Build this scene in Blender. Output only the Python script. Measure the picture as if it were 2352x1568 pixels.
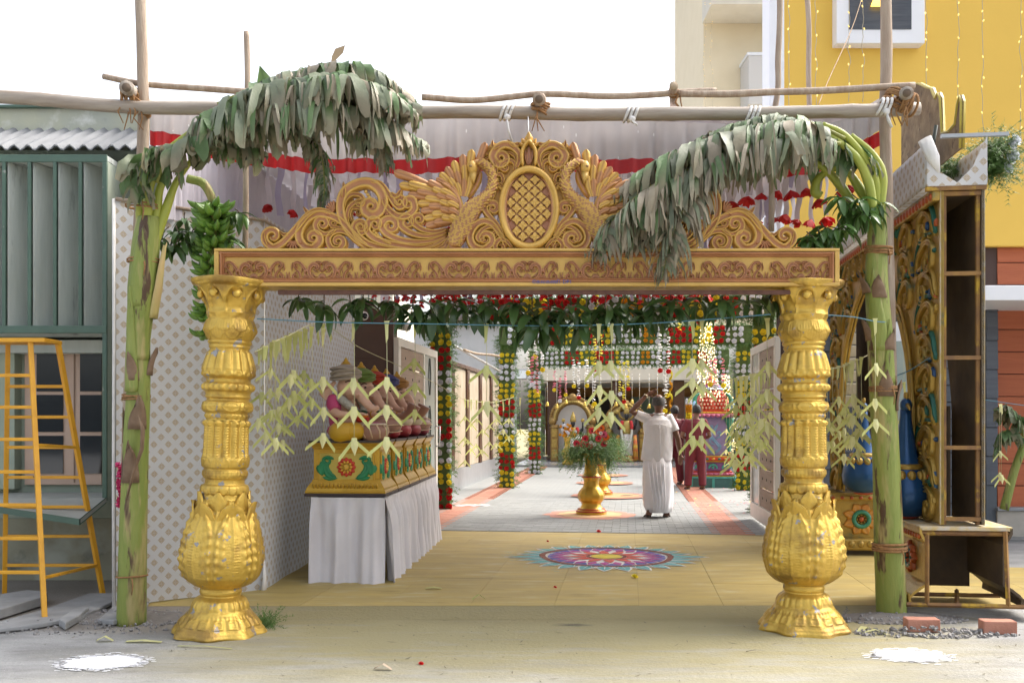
import bpy, bmesh, math, random
from mathutils import Vector, Matrix, noise as mnoise
PI = math.pi
rnd = random.Random(7)
scn = bpy.context.scene
COL = scn.collection
for o in list(bpy.data.objects):
 bpy.data.objects.remove(o)

# ------------------------------------------------------------------ camera, sky, sun, exposure
F, CX, HY, CH = 2200.0, 1176.0, 962.0, 1.4      # focal length / principal point in a 2352 px wide frame, eye height
cam_d = bpy.data.cameras.new('camera')
cam = bpy.data.objects.new('camera', cam_d); COL.objects.link(cam)
cam.location = (0, 0, CH); cam.rotation_euler = (PI/2, 0, 0)
cam_d.sensor_width = 36.0; cam_d.lens = 36.0*F/2352.0
cam_d.shift_y = (HY-784.0)/2352.0
cam_d.clip_start = 0.1; cam_d.clip_end = 600
scn.camera = cam

SUN_EL, SUN_AZ = math.radians(50), math.radians(62)   # azimuth from +Y towards +X
world = bpy.data.worlds.new('World'); scn.world = world; world.use_nodes = True
wn = world.node_tree
sky = wn.nodes.new('ShaderNodeTexSky'); sky.sky_type = 'NISHITA'; sky.sun_disc = False
sky.sun_elevation = SUN_EL; sky.sun_rotation = SUN_AZ
sky.air_density = 1.0; sky.dust_density = 7.0; sky.ozone_density = 1.0
bg = wn.nodes['Background']; bg.inputs['Strength'].default_value = 0.15
hs = wn.nodes.new('ShaderNodeHueSaturation'); hs.inputs['Saturation'].default_value = 0.45
wn.links.new(sky.outputs[0], hs.inputs['Color']); wn.links.new(hs.outputs[0], bg.inputs['Color'])
sun_d = bpy.data.lights.new('sun', 'SUN'); sun_d.energy = 0.5; sun_d.angle = math.radians(50)
sun_d.color = (1.0, 0.93, 0.82)
sun = bpy.data.objects.new('sun', sun_d); COL.objects.link(sun); sun.location = (6, 20, 20)
sd = Vector((math.sin(SUN_AZ)*math.cos(SUN_EL), math.cos(SUN_AZ)*math.cos(SUN_EL), math.sin(SUN_EL)))
sun.rotation_euler = sd.to_track_quat('Z', 'Y').to_euler()
vs = scn.view_settings
vs.view_transform = 'Standard'; vs.look = 'None'; vs.gamma = 1.0; vs.exposure = 1.75; vs.use_curve_mapping = False

# ------------------------------------------------------------------ measuring helpers
def P(x, y, Y):            # the point at depth Y (metres) seen at x, y of the photograph (2352 px wide)
 return Vector(((x-CX)/F*Y, Y, CH+(HY-y)/F*Y))
def G(x, y, z=0.0):        # the point of the level z seen at x, y
 Y = F*(CH-z)/(y-HY)
 return Vector(((x-CX)/F*Y, Y, z))
TH = math.radians(6.9)     # the courtyard is turned against the gate
def C(u, v, z=0.0):        # courtyard coordinates: u to the right, v inwards
 return Vector((u*math.cos(TH)+v*math.sin(TH), -u*math.sin(TH)+v*math.cos(TH), z))

def cat(pts, n=8, closed=False):      # Catmull-Rom through points
 pts = [Vector(p) for p in pts]
 N = len(pts); out = []
 segs = N if closed else N-1
 for i in range(segs):
  if closed: a, b, c, d = pts[(i-1) % N], pts[i], pts[(i+1) % N], pts[(i+2) % N]
  else:
   b, c = pts[i], pts[i+1]
   a = pts[i-1] if i > 0 else b*2-c
   d = pts[i+2] if i+2 < N else c*2-b
  for k in range(n):
   t = k/n
   out.append(0.5*((2*b)+(c-a)*t+(2*a-5*b+4*c-d)*t*t+(3*b-a-3*c+d)*t**3))
 if not closed: out.append(pts[-1])
 return out
def lerp(a, b, t): return a+(b-a)*t
def interp(tab, x):
 if x <= tab[0][0]: return tab[0][1]
 for (x0, y0), (x1, y1) in zip(tab, tab[1:]):
  if x <= x1: return y0+(y1-y0)*(x-x0)/(x1-x0)
 return tab[-1][1]
def sstep(a, b, x):
 t = max(0, min(1, (x-a)/(b-a))); return t*t*(3-2*t)

# ------------------------------------------------------------------ mesh builder
class MB:
 def __init__(s): s.v = []; s.f = []; s.c = None; s.uv = None
 def col(s, c, n=1):
  if s.c is None: s.c = [(1, 1, 1)]*(len(s.v)-n)
  while len(s.c) < len(s.v)-n: s.c.append((1, 1, 1))
  s.c.extend([c]*(len(s.v)-len(s.c)))
 def quad(s, a, b, c, d, col=None):
  i = len(s.v); s.v += [Vector(a), Vector(b), Vector(c), Vector(d)]; s.f.append((i, i+1, i+2, i+3))
  if col: s.col(col, 4)
 def poly(s, pts, col=None):
  i = len(s.v); s.v += [Vector(p) for p in pts]; s.f.append(tuple(range(i, i+len(pts))))
  if col: s.col(col, len(pts))
 def grid(s, rows, cu=False, cv=False):       # rows of points
  i = len(s.v); n = len(rows[0]); m = len(rows)
  for r in rows: s.v += [Vector(p) for p in r]
  for a in range(m if cv else m-1):
   for b in range(n if cu else n-1):
    a2, b2 = (a+1) % m, (b+1) % n
    s.f.append((i+a*n+b, i+a*n+b2, i+a2*n+b2, i+a2*n+b))
  return i
 def box(s, c, d, rz=0.0, M=None):
  c = Vector(c); i = len(s.v)
  R = M if M is not None else Matrix.Rotation(rz, 3, 'Z')
  for x, y, z in ((-1,-1,-1),(1,-1,-1),(1,1,-1),(-1,1,-1),(-1,-1,1),(1,-1,1),(1,1,1),(-1,1,1)):
   s.v.append(c+R @ Vector((x*d[0]/2, y*d[1]/2, z*d[2]/2)))
  s.f += [(i+a, i+b, i+cc, i+e) for a, b, cc, e in ((3,2,1,0),(4,5,6,7),(0,1,5,4),(1,2,6,5),(2,3,7,6),(3,0,4,7))]
 def bx(s, x0, x1, y0, y1, z0, z1): s.box(((x0+x1)/2, (y0+y1)/2, (z0+z1)/2), (abs(x1-x0), abs(y1-y0), abs(z1-z0)))
 def tube(s, path, r, n=8, cap=True, flat=1.0, up=None):
  path = [Vector(p) for p in path]; m = len(path)
  rr = r if hasattr(r, '__len__') else [r]*m
  if len(rr) != m: rr = [interp([(k/(len(rr)-1), q) for k, q in enumerate(rr)], j/(m-1)) for j in range(m)]
  rows = []; ref = Vector(up) if up is not None else None
  for j in range(m):
   t = (path[min(j+1, m-1)]-path[max(j-1, 0)])
   if t.length < 1e-9: t = Vector((0, 0, 1))
   t.normalize()
   if ref is None: ref = Vector((0, 0, 1)) if abs(t.z) < .9 else Vector((1, 0, 0))
   a = ref-t*ref.dot(t)
   if a.length < 1e-6: a = t.orthogonal()
   a.normalize(); b = t.cross(a)
   if up is None: ref = a
   rows.append([path[j]+(a*math.cos(2*PI*k/n)*flat+b*math.sin(2*PI*k/n))*rr[j] for k in range(n)])
  i = s.grid(rows, cu=True)
  if cap:
   s.f.append(tuple(range(i+n-1, i-1, -1))); s.f.append(tuple(range(i+(m-1)*n, i+m*n)))
 def lathe(s, prof, n=24, c=(0, 0, 0), fn=None, cap=True):     # prof: (r, z) from the bottom up
  c = Vector(c); rows = []
  for r, z in prof:
   row = []
   for k in range(n):
    th = 2*PI*k/n; q = fn(r, z, th) if fn else r
    row.append(c+Vector((q*math.cos(th), q*math.sin(th), z)))
   rows.append(row)
  i = s.grid(rows, cu=True); m = len(prof)
  if cap:
   s.f.append(tuple(range(i+n-1, i-1, -1))); s.f.append(tuple(range(i+(m-1)*n, i+m*n)))
 def ell(s, c, r, n=12, m=8, M=None):
  c = Vector(c); rows = []
  for j in range(1, m):
   p = PI*j/m-PI/2
   row = []
   for k in range(n):
    q = Vector((r[0]*math.cos(p)*math.cos(2*PI*k/n), r[1]*math.cos(p)*math.sin(2*PI*k/n), r[2]*math.sin(p)))
    row.append(c+(M @ q if M is not None else q))
   rows.append(row)
  i = s.grid(rows, cu=True)
  a = len(s.v); lo = Vector((0, 0, -r[2])); hi = Vector((0, 0, r[2]))
  s.v += [c+(M @ lo if M is not None else lo), c+(M @ hi if M is not None else hi)]
  for k in range(n):
   s.f.append((i+k, a, i+(k+1) % n)); t = i+(m-2)*n
   s.f.append((t+k, t+(k+1) % n, a+1))
 def prism(s, pts, d):            # outline (points) extruded along vector d
  pts = [Vector(p) for p in pts]; d = Vector(d); n = len(pts); i = len(s.v)
  s.v += pts+[p+d for p in pts]
  s.f.append(tuple(range(i, i+n))); s.f.append(tuple(range(i+2*n-1, i+n-1, -1)))
  for k in range(n): s.f.append((i+k, i+n+k, i+n+(k+1) % n, i+(k+1) % n))
 def mesh(s, name, mat=None, smooth=True, weld=False):
  if s.c is None and mat is not None and mat.get('attr'): s.c = [(1, 1, 1)]*len(s.v)
  me = bpy.data.meshes.new(name); me.from_pydata([tuple(v) for v in s.v], [], s.f)
  if s.c is not None:
   while len(s.c) < len(s.v): s.c.append((1, 1, 1))
   at = me.color_attributes.new('Col', 'FLOAT_COLOR', 'POINT')
   at.data.foreach_set('color', [q for c in s.c for q in (c[0], c[1], c[2], 1.0)])
  if s.uv is not None:
   ul = me.uv_layers.new(name='UVMap')
   ul.data.foreach_set('uv', [q for f in s.f for vi in f for q in s.uv[vi]])
  if mat is not None: me.materials.append(mat)
  if smooth: me.polygons.foreach_set('use_smooth', [True]*len(me.polygons))
  bm = bmesh.new(); bm.from_mesh(me)
  if weld: bmesh.ops.remove_doubles(bm, verts=bm.verts, dist=1e-5)
  bmesh.ops.recalc_face_normals(bm, faces=bm.faces)
  bm.to_mesh(me); bm.free()
  me.update()
  return me
 def build(s, name, mat, parent=None, smooth=True, bevel=0, loc=None, rot=None, angle=None, weld=False):
  return put(name, s.mesh(name, mat, smooth, weld), parent, bevel=bevel, loc=loc, rot=rot, angle=angle)

def put(name, me, parent=None, loc=None, rot=None, scale=None, bevel=0, angle=None):
 o = bpy.data.objects.new(name, me); COL.objects.link(o)
 if parent is not None: o.parent = parent
 if loc is not None: o.location = loc
 if rot is not None: o.rotation_euler = rot
 if scale is not None: o.scale = scale if hasattr(scale, '__len__') else (scale,)*3
 if bevel:
  b = o.modifiers.new('bevel', 'BEVEL'); b.width = bevel; b.segments = 2; b.limit_method = 'ANGLE'; b.angle_limit = math.radians(35)
 if angle is not None and me is not None and hasattr(me, 'set_sharp_from_angle'):
  me.set_sharp_from_angle(angle=math.radians(angle))
 return o
def tag(o, label=None, cat_=None, group=None, kind=None):
 if label: o['label'] = label
 if cat_: o['category'] = cat_
 if group: o['group'] = group
 if kind: o['kind'] = kind
 return o
def thing(name, label, cat_, loc=(0, 0, 0), rz=0.0, group=None, rot=None):
 o = bpy.data.objects.new(name, None); COL.objects.link(o)
 o.empty_display_size = 0.1
 o.location = loc; o.rotation_euler = rot if rot is not None else (0, 0, rz)
 return tag(o, label, cat_, group)
def wparent(o, p):      # keep world-space mesh coordinates under a parent that is not at the origin
 o.parent = p
 M = Matrix.LocRotScale(p.location, p.rotation_euler, p.scale)
 o.matrix_parent_inverse = M.inverted(); return o
def copy_tree(o, parent=None):
 c = o.copy(); COL.objects.link(c); c.parent = parent
 for ch in list(o.children): copy_tree(ch, c)
 return c

# ------------------------------------------------------------------ materials
MATS = {}
def mat(name, c1, c2=None, scale=6.0, rough=0.6, metal=0.0, bump=0.0, bscale=40.0, wear=None, wscale=9.0, wthr=0.62, wsoft=0.05,
  trans=0.0, attr=False, rndv=0.0, stretch=None, emit=0.0, spec=0.5, coord='Object', alpha=None, coat=0.0, wear2=None):
 if name in MATS: return MATS[name]
 m = bpy.data.materials.new(name); m.use_nodes = True; nt = m.node_tree; N = nt.nodes; L = nt.links
 b = N['Principled BSDF']; out = N['Material Output']
 tc = N.new('ShaderNodeTexCoord'); src = tc.outputs[coord]
 if stretch:
  mp = N.new('ShaderNodeMapping'); mp.inputs['Scale'].default_value = stretch
  L.new(src, mp.inputs['Vector']); src = mp.outputs[0]
 def noise(sc, det=5.0, rg=0.55):
  n = N.new('ShaderNodeTexNoise'); n.inputs['Scale'].default_value = sc; n.inputs['Detail'].default_value = det
  n.inputs['Roughness'].default_value = rg; L.new(src, n.inputs['Vector']); return n.outputs['Fac']
 def mix(fac, a, bb, mode='MIX'):
  x = N.new('ShaderNodeMix'); x.data_type = 'RGBA'; x.blend_type = mode
  if isinstance(fac, (int, float)): x.inputs[0].default_value = fac
  else: L.new(fac, x.inputs[0])
  for sock, val in ((x.inputs[6], a), (x.inputs[7], bb)):
   if isinstance(val, (tuple, list)): sock.default_value = (val[0], val[1], val[2], 1)
   else: L.new(val, sock)
  return x.outputs[2]
 def ramp(fac, lo, hi):
  r = N.new('ShaderNodeMapRange'); r.inputs['From Min'].default_value = lo; r.inputs['From Max'].default_value = hi
  L.new(fac, r.inputs['Value']); return r.outputs['Result']
 c = c1 if c2 is None else mix(ramp(noise(scale), .32, .68), c1, c2)
 if attr:
  m['attr'] = 1
  at = N.new('ShaderNodeAttribute'); at.attribute_name = 'Col'
  c = mix(1.0, c, at.outputs['Color'], 'MULTIPLY')
 if rndv:
  oi = N.new('ShaderNodeObjectInfo'); hv = N.new('ShaderNodeHueSaturation')
  mr = N.new('ShaderNodeMapRange'); mr.inputs['To Min'].default_value = 1-rndv; mr.inputs['To Max'].default_value = 1+rndv
  L.new(oi.outputs['Random'], mr.inputs['Value']); L.new(mr.outputs[0], hv.inputs['Value'])
  if isinstance(c, tuple): hv.inputs['Color'].default_value = (*c, 1)
  else: L.new(c, hv.inputs['Color'])
  c = hv.outputs[0]
 if wear:
  w = ramp(noise(wscale, 6, .62), wthr, wthr+wsoft); c = mix(w, c, wear)
 if wear2:
  w = ramp(noise(wear2[1], 4, .6), wear2[2], wear2[2]+wear2[3]); c = mix(w, c, wear2[0])
 if isinstance(c, tuple): b.inputs['Base Color'].default_value = (*c, 1)
 else: L.new(c, b.inputs['Base Color'])
 b.inputs['Roughness'].default_value = rough; b.inputs['Metallic'].default_value = metal
 b.inputs['Specular IOR Level'].default_value = spec
 if coat: b.inputs['Coat Weight'].default_value = coat; b.inputs['Coat Roughness'].default_value = .2
 if emit:
  if isinstance(c, tuple): b.inputs['Emission Color'].default_value = (*c, 1)
  b.inputs['Emission Strength'].default_value = emit
 if bump:
  bn = N.new('ShaderNodeBump'); bn.inputs['Strength'].default_value = min(1, bump); bn.inputs['Distance'].default_value = 0.01
  L.new(noise(bscale, 4), bn.inputs['Height']); L.new(bn.outputs[0], b.inputs['Normal'])
 if trans:
  tr = N.new('ShaderNodeBsdfTranslucent'); ms = N.new('ShaderNodeMixShader'); ms.inputs[0].default_value = trans
  if isinstance(c, tuple): tr.inputs['Color'].default_value = (*c, 1)
  else: L.new(c, tr.inputs['Color'])
  L.new(b.outputs[0], ms.inputs[1]); L.new(tr.outputs[0], ms.inputs[2]); L.new(ms.outputs[0], out.inputs['Surface'])
 if alpha is not None: b.inputs['Alpha'].default_value = alpha
 MATS[name] = m; return m

GOLD = mat('gold_paint', (.66,.44,.085), (.53,.335,.055), 7, rough=.38, metal=.58, bump=.45, bscale=40, wear=(.30,.29,.28), wscale=13, wthr=.62, wsoft=.012, wear2=((.33,.20,.045),5.5,.51,.16), spec=.6)
GOLDC = mat('carved_gold_paint', (.60,.385,.10), (.49,.30,.07), 5, rough=.45, metal=.15, bump=.2, bscale=60, attr=True, wear=(.24,.17,.11), wscale=14, wthr=.69, wsoft=.03)
WOODP = mat('weathered_pole_wood', (.42,.34,.26), (.29,.21,.15), 3, rough=.8, bump=.5, bscale=14, stretch=(9,9,1.2), rndv=.12, wear=(.26,.18,.12), wscale=2.2, wthr=.64, wsoft=.12)
BAMB = mat('weathered_bamboo', (.37,.32,.265), (.27,.22,.175), 5, rough=.6, bump=.3, bscale=20, stretch=(.8,6,6), wear=(.25,.18,.12), wscale=3, wthr=.56, wsoft=.12, rndv=.08)
ROPE = mat('coir_rope', (.36,.20,.08), (.24,.12,.05), 40, rough=.95, bump=.8, bscale=120)
# ================================================================== the setting: ground, slab, paving
def ground_mat():
 m = bpy.data.materials.new('road_concrete'); m.use_nodes = True; nt = m.node_tree; N = nt.nodes; L = nt.links
 b = N['Principled BSDF']; tc = N.new('ShaderNodeTexCoord'); ob = tc.outputs['Object']
 def noise(sc, det=6, st=None):
  v = ob
  if st:
   mp = N.new('ShaderNodeMapping'); mp.inputs['Scale'].default_value = st; L.new(ob, mp.inputs[0]); v = mp.outputs[0]
  n = N.new('ShaderNodeTexNoise'); n.inputs['Scale'].default_value = sc; n.inputs['Detail'].default_value = det; n.inputs['Roughness'].default_value = .62
  L.new(v, n.inputs['Vector']); return n.outputs['Fac']
 def math_(op, a, c=None, d=None):
  x = N.new('ShaderNodeMath'); x.operation = op
  for k, q in enumerate((a, c, d)):
   if q is None: continue
   if isinstance(q, (int, float)): x.inputs[k].default_value = q
   else: L.new(q, x.inputs[k])
  return x.outputs[0]
 def rng(f, a, c, lo=0, hi=1):
  r = N.new('ShaderNodeMapRange'); r.interpolation_type = 'SMOOTHSTEP'
  for k, q in (('From Min', a), ('From Max', c), ('To Min', lo), ('To Max', hi)): r.inputs[k].default_value = q
  L.new(f, r.inputs['Value']); return r.outputs[0]
 def mix(f, a, c, mode='MIX'):
  x = N.new('ShaderNodeMix'); x.data_type = 'RGBA'; x.blend_type = mode
  if isinstance(f, (int, float)): x.inputs[0].default_value = f
  else: L.new(f, x.inputs[0])
  for s_, q in ((x.inputs[6], a), (x.inputs[7], c)):
   if isinstance(q, tuple): s_.default_value = (*q, 1)
   else: L.new(q, s_)
  return x.outputs[2]
 sp = N.new('ShaderNodeSeparateXYZ'); L.new(ob, sp.inputs[0])
 base = mix(rng(noise(1.1, 8, (1, 2.6, 1)), .36, .66), (.325,.325,.32), (.215,.215,.21))
 base = mix(rng(noise(55, 3), .55, .75), base, (.235,.23,.22))
 base = mix(rng(noise(90, 2), .62, .72), base, (.47,.465,.45))
 base = mix(rng(noise(4.5, 8, (.7, 2.2, 1)), .56, .70, 0, .75), base, (.175,.172,.165))
 wob = math_('MULTIPLY_ADD', noise(.9, 6, (.8, 1.8, 1)), 2.2, -1.1)
 ax = math_('ABSOLUTE', math_('SUBTRACT', sp.outputs[0], .35))
 inx = rng(math_('ADD', ax, wob), 3.3, 1.2)
 streak = rng(noise(2.2, 7, (.7, 4.5, 1)), .30, .62, .45, 1)
 near = rng(math_('ADD', sp.outputs[1], math_('MULTIPLY', wob, .35)), 4.9, 6.6, .42, 1)
 st = math_('MULTIPLY', math_('MULTIPLY', inx, streak), near)
 col = mix(math_('MINIMUM', math_('MULTIPLY', st, 1.35), .85), base, (.30,.26,.115))
 wet = math_('MULTIPLY', rng(math_('ADD', sp.outputs[1], math_('MULTIPLY', wob, .22)), 6.45, 6.75), rng(math_('ADD', ax, wob), 3.4, 2.2))
 col = mix(math_('MULTIPLY', wet, .7), col, (.235,.20,.095))
 # sooty smudge
 sx = math_('SUBTRACT', sp.outputs[0], .42); sy = math_('MULTIPLY', math_('SUBTRACT', sp.outputs[1], 6.52), 2.4)
 dd = math_('SQRT', math_('ADD', math_('MULTIPLY', sx, sx), math_('MULTIPLY', sy, sy)))
 sm = rng(math_('ADD', dd, math_('MULTIPLY', noise(14, 6, (.6, 2, 1)), .26)), .30, .12)
 col = mix(math_('MULTIPLY', sm, .85), col, (.05,.05,.045))
 # bare earth by the kerb at the left
 ex = rng(math_('ADD', sp.outputs[0], math_('MULTIPLY', wob, .5)), -1.75, -2.3); ey = rng(math_('ADD', sp.outputs[1], math_('MULTIPLY', wob, .25)), 6.2, 6.4)
 col = mix(math_('MULTIPLY', math_('MULTIPLY', ex, ey), .8), col, (.23,.20,.165))
 L.new(col, b.inputs['Base Color']); b.inputs['Roughness'].default_value = .82
 bn = N.new('ShaderNodeBump'); bn.inputs['Strength'].default_value = .6; bn.inputs['Distance'].default_value = .015
 L.new(math_('ADD', noise(38, 5), math_('MULTIPLY', noise(5, 4), .8)), bn.inputs['Height']); L.new(bn.outputs[0], b.inputs['Normal'])
 return m
gm = MB(); n = 60
gm.grid([[(-60+120*i/n, -20+150*j/n, 0) for i in range(n+1)] for j in range(n+1)])
ROADM = ground_mat()
tag(gm.build('ground', ROADM, smooth=False), 'grey concrete road in front of the gate with yellow stains', kind='structure')

SLABM = mat('turmeric_washed_slab', (.45,.335,.10), (.35,.265,.095), 1.6, rough=.62, bump=.25, bscale=30, stretch=(.8, 3.2, 1), wear=(.46,.40,.22), wscale=2.6, wthr=.55, wsoft=.16, wear2=((.30,.22,.06), 3.2, .58, .2), rndv=.05)
MORT = mat('slab_joint_mortar', (.25,.20,.09), rough=.9)
front_ = lambda x: 7.043+.006*x
sl = thing('entrance_slab', 'yellow washed concrete slab under the gate', None, (0, 0, 0)); sl['kind'] = 'structure'
del_keys = [k for k in ('category',) if k in sl]
mb = MB()
mb.prism([(-2.75, 7.06, .002), (4.15, 7.10, .002), C(3.6, 11.585, .002), C(-3.6, 11.585, .002)], (0, 0, .022))
mb.build('slab_bed', MORT, sl, smooth=False)
mb = MB(); mb.grid([[(x, front_(x)-d, z) for x in [-2.9+.35*i for i in range(21)]] for d, z in ((0, .0285), (.10, .020), (.30, .004), (.34, .001))]); mb.build('apron', ROADM, sl)
us = [.08+.62*k for k in range(-6, 7)]; vs_ = [0, 8.15, 9.35, 10.5, 11.59]
front = lambda x: 7.045+.006*x
for i in range(len(us)-1):
 for j in range(4):
  g = .0012; u0, u1, v0, v1 = us[i]+g, us[i+1]-g, vs_[j]+g, vs_[j+1]-g
  if j == 0:
   def hit(u):          # where the joint meets the front edge
    v = 7.0
    for _ in range(20):
     p = C(u, v); v += (front(p.x)-p.y)
    return v
   a, b_ = C(u0, hit(u0)), C(u1, hit(u1))
  else: a, b_ = C(u0, v0), C(u1, v0)
  c_, d_ = C(u1, v1), C(u0, v1)
  if max(p.x for p in (a, b_, c_, d_)) < -2.9 or min(p.x for p in (a, b_)) > 4.2: continue
  q = MB(); q.prism([Vector((p.x, p.y, .004)) for p in (a, b_, c_, d_)], (0, 0, .026+rnd.uniform(-.0012, .0012)))
  q.build('slab', SLABM, sl, smooth=False)

# courtyard paving
PAV = mat('grey_paver', (.26,.268,.258), (.215,.222,.215), 9, rough=.7, rndv=.13, bump=.2, wear=(.34,.34,.32), wscale=1.3, wthr=.60, wsoft=.2)
PAVR = mat('terracotta_paver', (.44,.19,.125), (.37,.155,.10), 9, rough=.7, rndv=.12, bump=.2, wear=(.46,.30,.24), wscale=2.0, wthr=.60, wsoft=.2)
PAVO = mat('ochre_paver', (.50,.32,.15), (.45,.27,.12), 9, rough=.7, rndv=.08)
def brickmat(name, c1, c2, cm, su, sv):
 m = bpy.data.materials.new(name); m.use_nodes = True; N = m.node_tree.nodes; L = m.node_tree.links; b = N['Principled BSDF']
 tc = N.new('ShaderNodeTexCoord'); br = N.new('ShaderNodeTexBrick')
 br.inputs['Color1'].default_value = (*c1, 1); br.inputs['Color2'].default_value = (*c2, 1); br.inputs['Mortar'].default_value = (*cm, 1)
 br.inputs['Scale'].default_value = 1.0; br.inputs['Mortar Size'].default_value = .006; br.inputs['Brick Width'].default_value = su; br.inputs['Row Height'].default_value = sv
 L.new(tc.outputs['Object'], br.inputs['Vector']); L.new(br.outputs['Color'], b.inputs['Base Color']); b.inputs['Roughness'].default_value = .65
 return m
cy = thing('courtyard_paving', 'grey interlocking pavers with terracotta borders in the courtyard', None, (0, 0, 0), -TH); cy['kind'] = 'structure'
mb = MB(); mb.bx(-3.3, 6.5, 11.6, 27.5, -.05, .018)
mb.build('paving_bed', brickmat('paver_field', (.255,.263,.252), (.225,.232,.225), (.19,.19,.185), .2, .1), cy, smooth=False)
def paver_mb():
 q = MB(); q.bx(-.098, .098, -.048, .048, 0, .022); return q
pm_g = paver_mb().mesh('paver', PAV, False); pm_r = paver_mb().mesh('paver', PAVR, False)
def strip(u): return -2.74 <= u <= -2.33 or 1.02 <= u <= 1.42
cnt = 0; rest_g, rest_r = MB(), MB()
for j in range(160):
 v = 11.65+.1*j; off = (0, .1)[j % 2]
 for i in range(-16, 33):
  u = i*.2+off
  if u < -3.2 or u > (4.2 if v < 14 else 6): continue
  if j < 9 and cnt < 300:
   put('paver', pm_r if strip(u) else pm_g, cy, (u, v, .012+rnd.uniform(-.001, .001))); cnt += 1
  elif j < 46 or strip(u):
   (rest_r if strip(u) else rest_g).bx(u-.098, u+.098, v-.048, v+.048, .014, .034+rnd.uniform(-.001, .001))
for q, m_ in ((rest_g, PAV), (rest_r, PAVR)):
 tag(q.build('pavers_beyond', m_, cy, smooth=False), kind='stuff')
def motif(u, v, r):
 for rad, m_, z in ((r, PAVR, .037), (r*.72, PAVO, .041)):
  q = MB(); n = 40; pts = []
  for k in range(n):
   a = 2*PI*k/n; x, y = rad*math.cos(a), rad*math.sin(a)
   pts.append((round((u+x)/.1)*.1+.02*math.sin(9*a), round((v+y)/.05)*.05, z))
  q.poly(pts); q.build('paving_motif', m_, cy, smooth=False)
for px, py, r in ((1355, 1187, .64), (1400, 1142, .68), (1390, 1112, .62), (1385, 1094, .6)):
 g = G(px, py); motif(g.x*math.cos(TH)-g.y*math.sin(TH), g.x*math.sin(TH)+g.y*math.cos(TH), r)
GRAN = mat('polished_granite', (.20,.21,.22), (.30,.31,.32), 40, rough=.2)
mb = MB(); mb.bx(-3.3, 6.5, 27.5, 34, -.05, .08)
o = mb.build('porch_floor', GRAN, None, smooth=False, rot=(0, 0, -TH)); tag(o, 'polished grey granite porch floor before the shrines', kind='structure')

# ================================================================== courtyard boundary wall (left)
CREAM = mat('cream_paint', (.72,.67,.56), (.66,.61,.50), 2, rough=.6)
BEIGE = mat('polished_beige_stone', (.58,.50,.39), (.50,.42,.31), 3, rough=.22, wear=(.64,.58,.48), wscale=2, wthr=.55, wsoft=.2)
BROWN = mat('brown_granite', (.12,.06,.04), (.08,.04,.03), 30, rough=.22)
GREYP = mat('grey_plinth_stone', (.30,.31,.32), (.24,.25,.26), 8, rough=.35)
bw = thing('courtyard_wall', 'beige panelled boundary wall with brown pilasters on left of courtyard', 'wall', C(-3.35, 12.2), -TH)
def lw(name, m_, x0, x1, y0, y1, z0, z1, bev=.006, par=None):
 q = MB(); q.bx(x0, x1, y0, y1, z0, z1); return q.build(name, m_, par or bw, smooth=False, bevel=bev)
lw('wall_core', CREAM, -.25, 0, 0, 15.3, 0, 2.42)
lw('plinth', GREYP, 0, .06, 0, 15.3, 0, .42)
lw('coping', BROWN, -.3, .08, 0, 15.3, 2.42, 2.5)
for k in range(9):
 v = .4+k*1.72
 lw('pilaster', BROWN, 0, .07, v, v+.28, .42, 2.42)
 if k < 8: lw('stone_panel', BEIGE, 0, .03, v+.29, v+1.71, .43, 2.40)

# ================================================================== brown gate column and the two gate leaves
GATEB = mat('brown_tile_cladding', (.115,.062,.045), (.085,.045,.033), 3, rough=.3)
WHITE = mat('white_enamel', (.82,.81,.77), rough=.35)
gp = thing('gate_column', 'dark brown square gate column carrying security cameras', 'column', (-1.70, 11.75, 0))
q = MB(); q.bx(-.27, .27, -.2, .2, 0, 2.74); q.build('shaft', GATEB, gp, smooth=False, bevel=.008)
q = MB(); q.bx(-.29, .29, -.22, .22, 2.743, 2.80); q.build('cap', GATEB, gp, smooth=False, bevel=.008)
for k in range(4):
 q = MB(); q.bx(-.272, .272, -.204, -.2005, .15+.66*k, .153+.66*k); q.build('tile_joint', BROWN, gp, smooth=False)
def camera_unit(loc, aim, label):
 t = thing('security_camera', label, 'camera', loc)
 d = Vector(aim).normalized(); M = d.to_track_quat('Y', 'Z').to_matrix()
 q = MB(); q.tube([d*-.10, d*-.04, d*.06, d*.1], [.035, .05, .055, .05], 14); q.build('housing', WHITE, t)
 q = MB(); q.tube([d*.101, d*.108], [.036, .034], 14); q.build('lens', mat('black_glass', (.01,.01,.012), rough=.08), t)
 q = MB(); q.tube([d*-.04, d*-.04+Vector((0, .05, .05)), Vector((0, .12, .05))-d*.02], .014, 8); q.build('bracket', WHITE, t)
 return t
camera_unit((-1.80, 11.42, 2.63), (.55, -.8, -.1), 'white bullet security camera on the front of brown column')
camera_unit((-1.36, 11.85, 2.55), (.9, -.25, -.15), 'white bullet security camera on the side of brown column')
GPAN = mat('gate_wood_panel', (.36,.26,.185), (.29,.20,.14), 2, rough=.55, stretch=(1, 1.2, 14), bump=.2, bscale=10, rndv=.05)
FROST = mat('frosted_glass', (.50,.53,.50), (.44,.47,.45), 2, rough=.15, spec=.6)
GFRM = mat('gate_cream_frame', (.76,.73,.66), (.70,.67,.60), 3, rough=.4)
IRON = mat('dark_iron', (.05,.06,.045), rough=.5)
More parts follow.
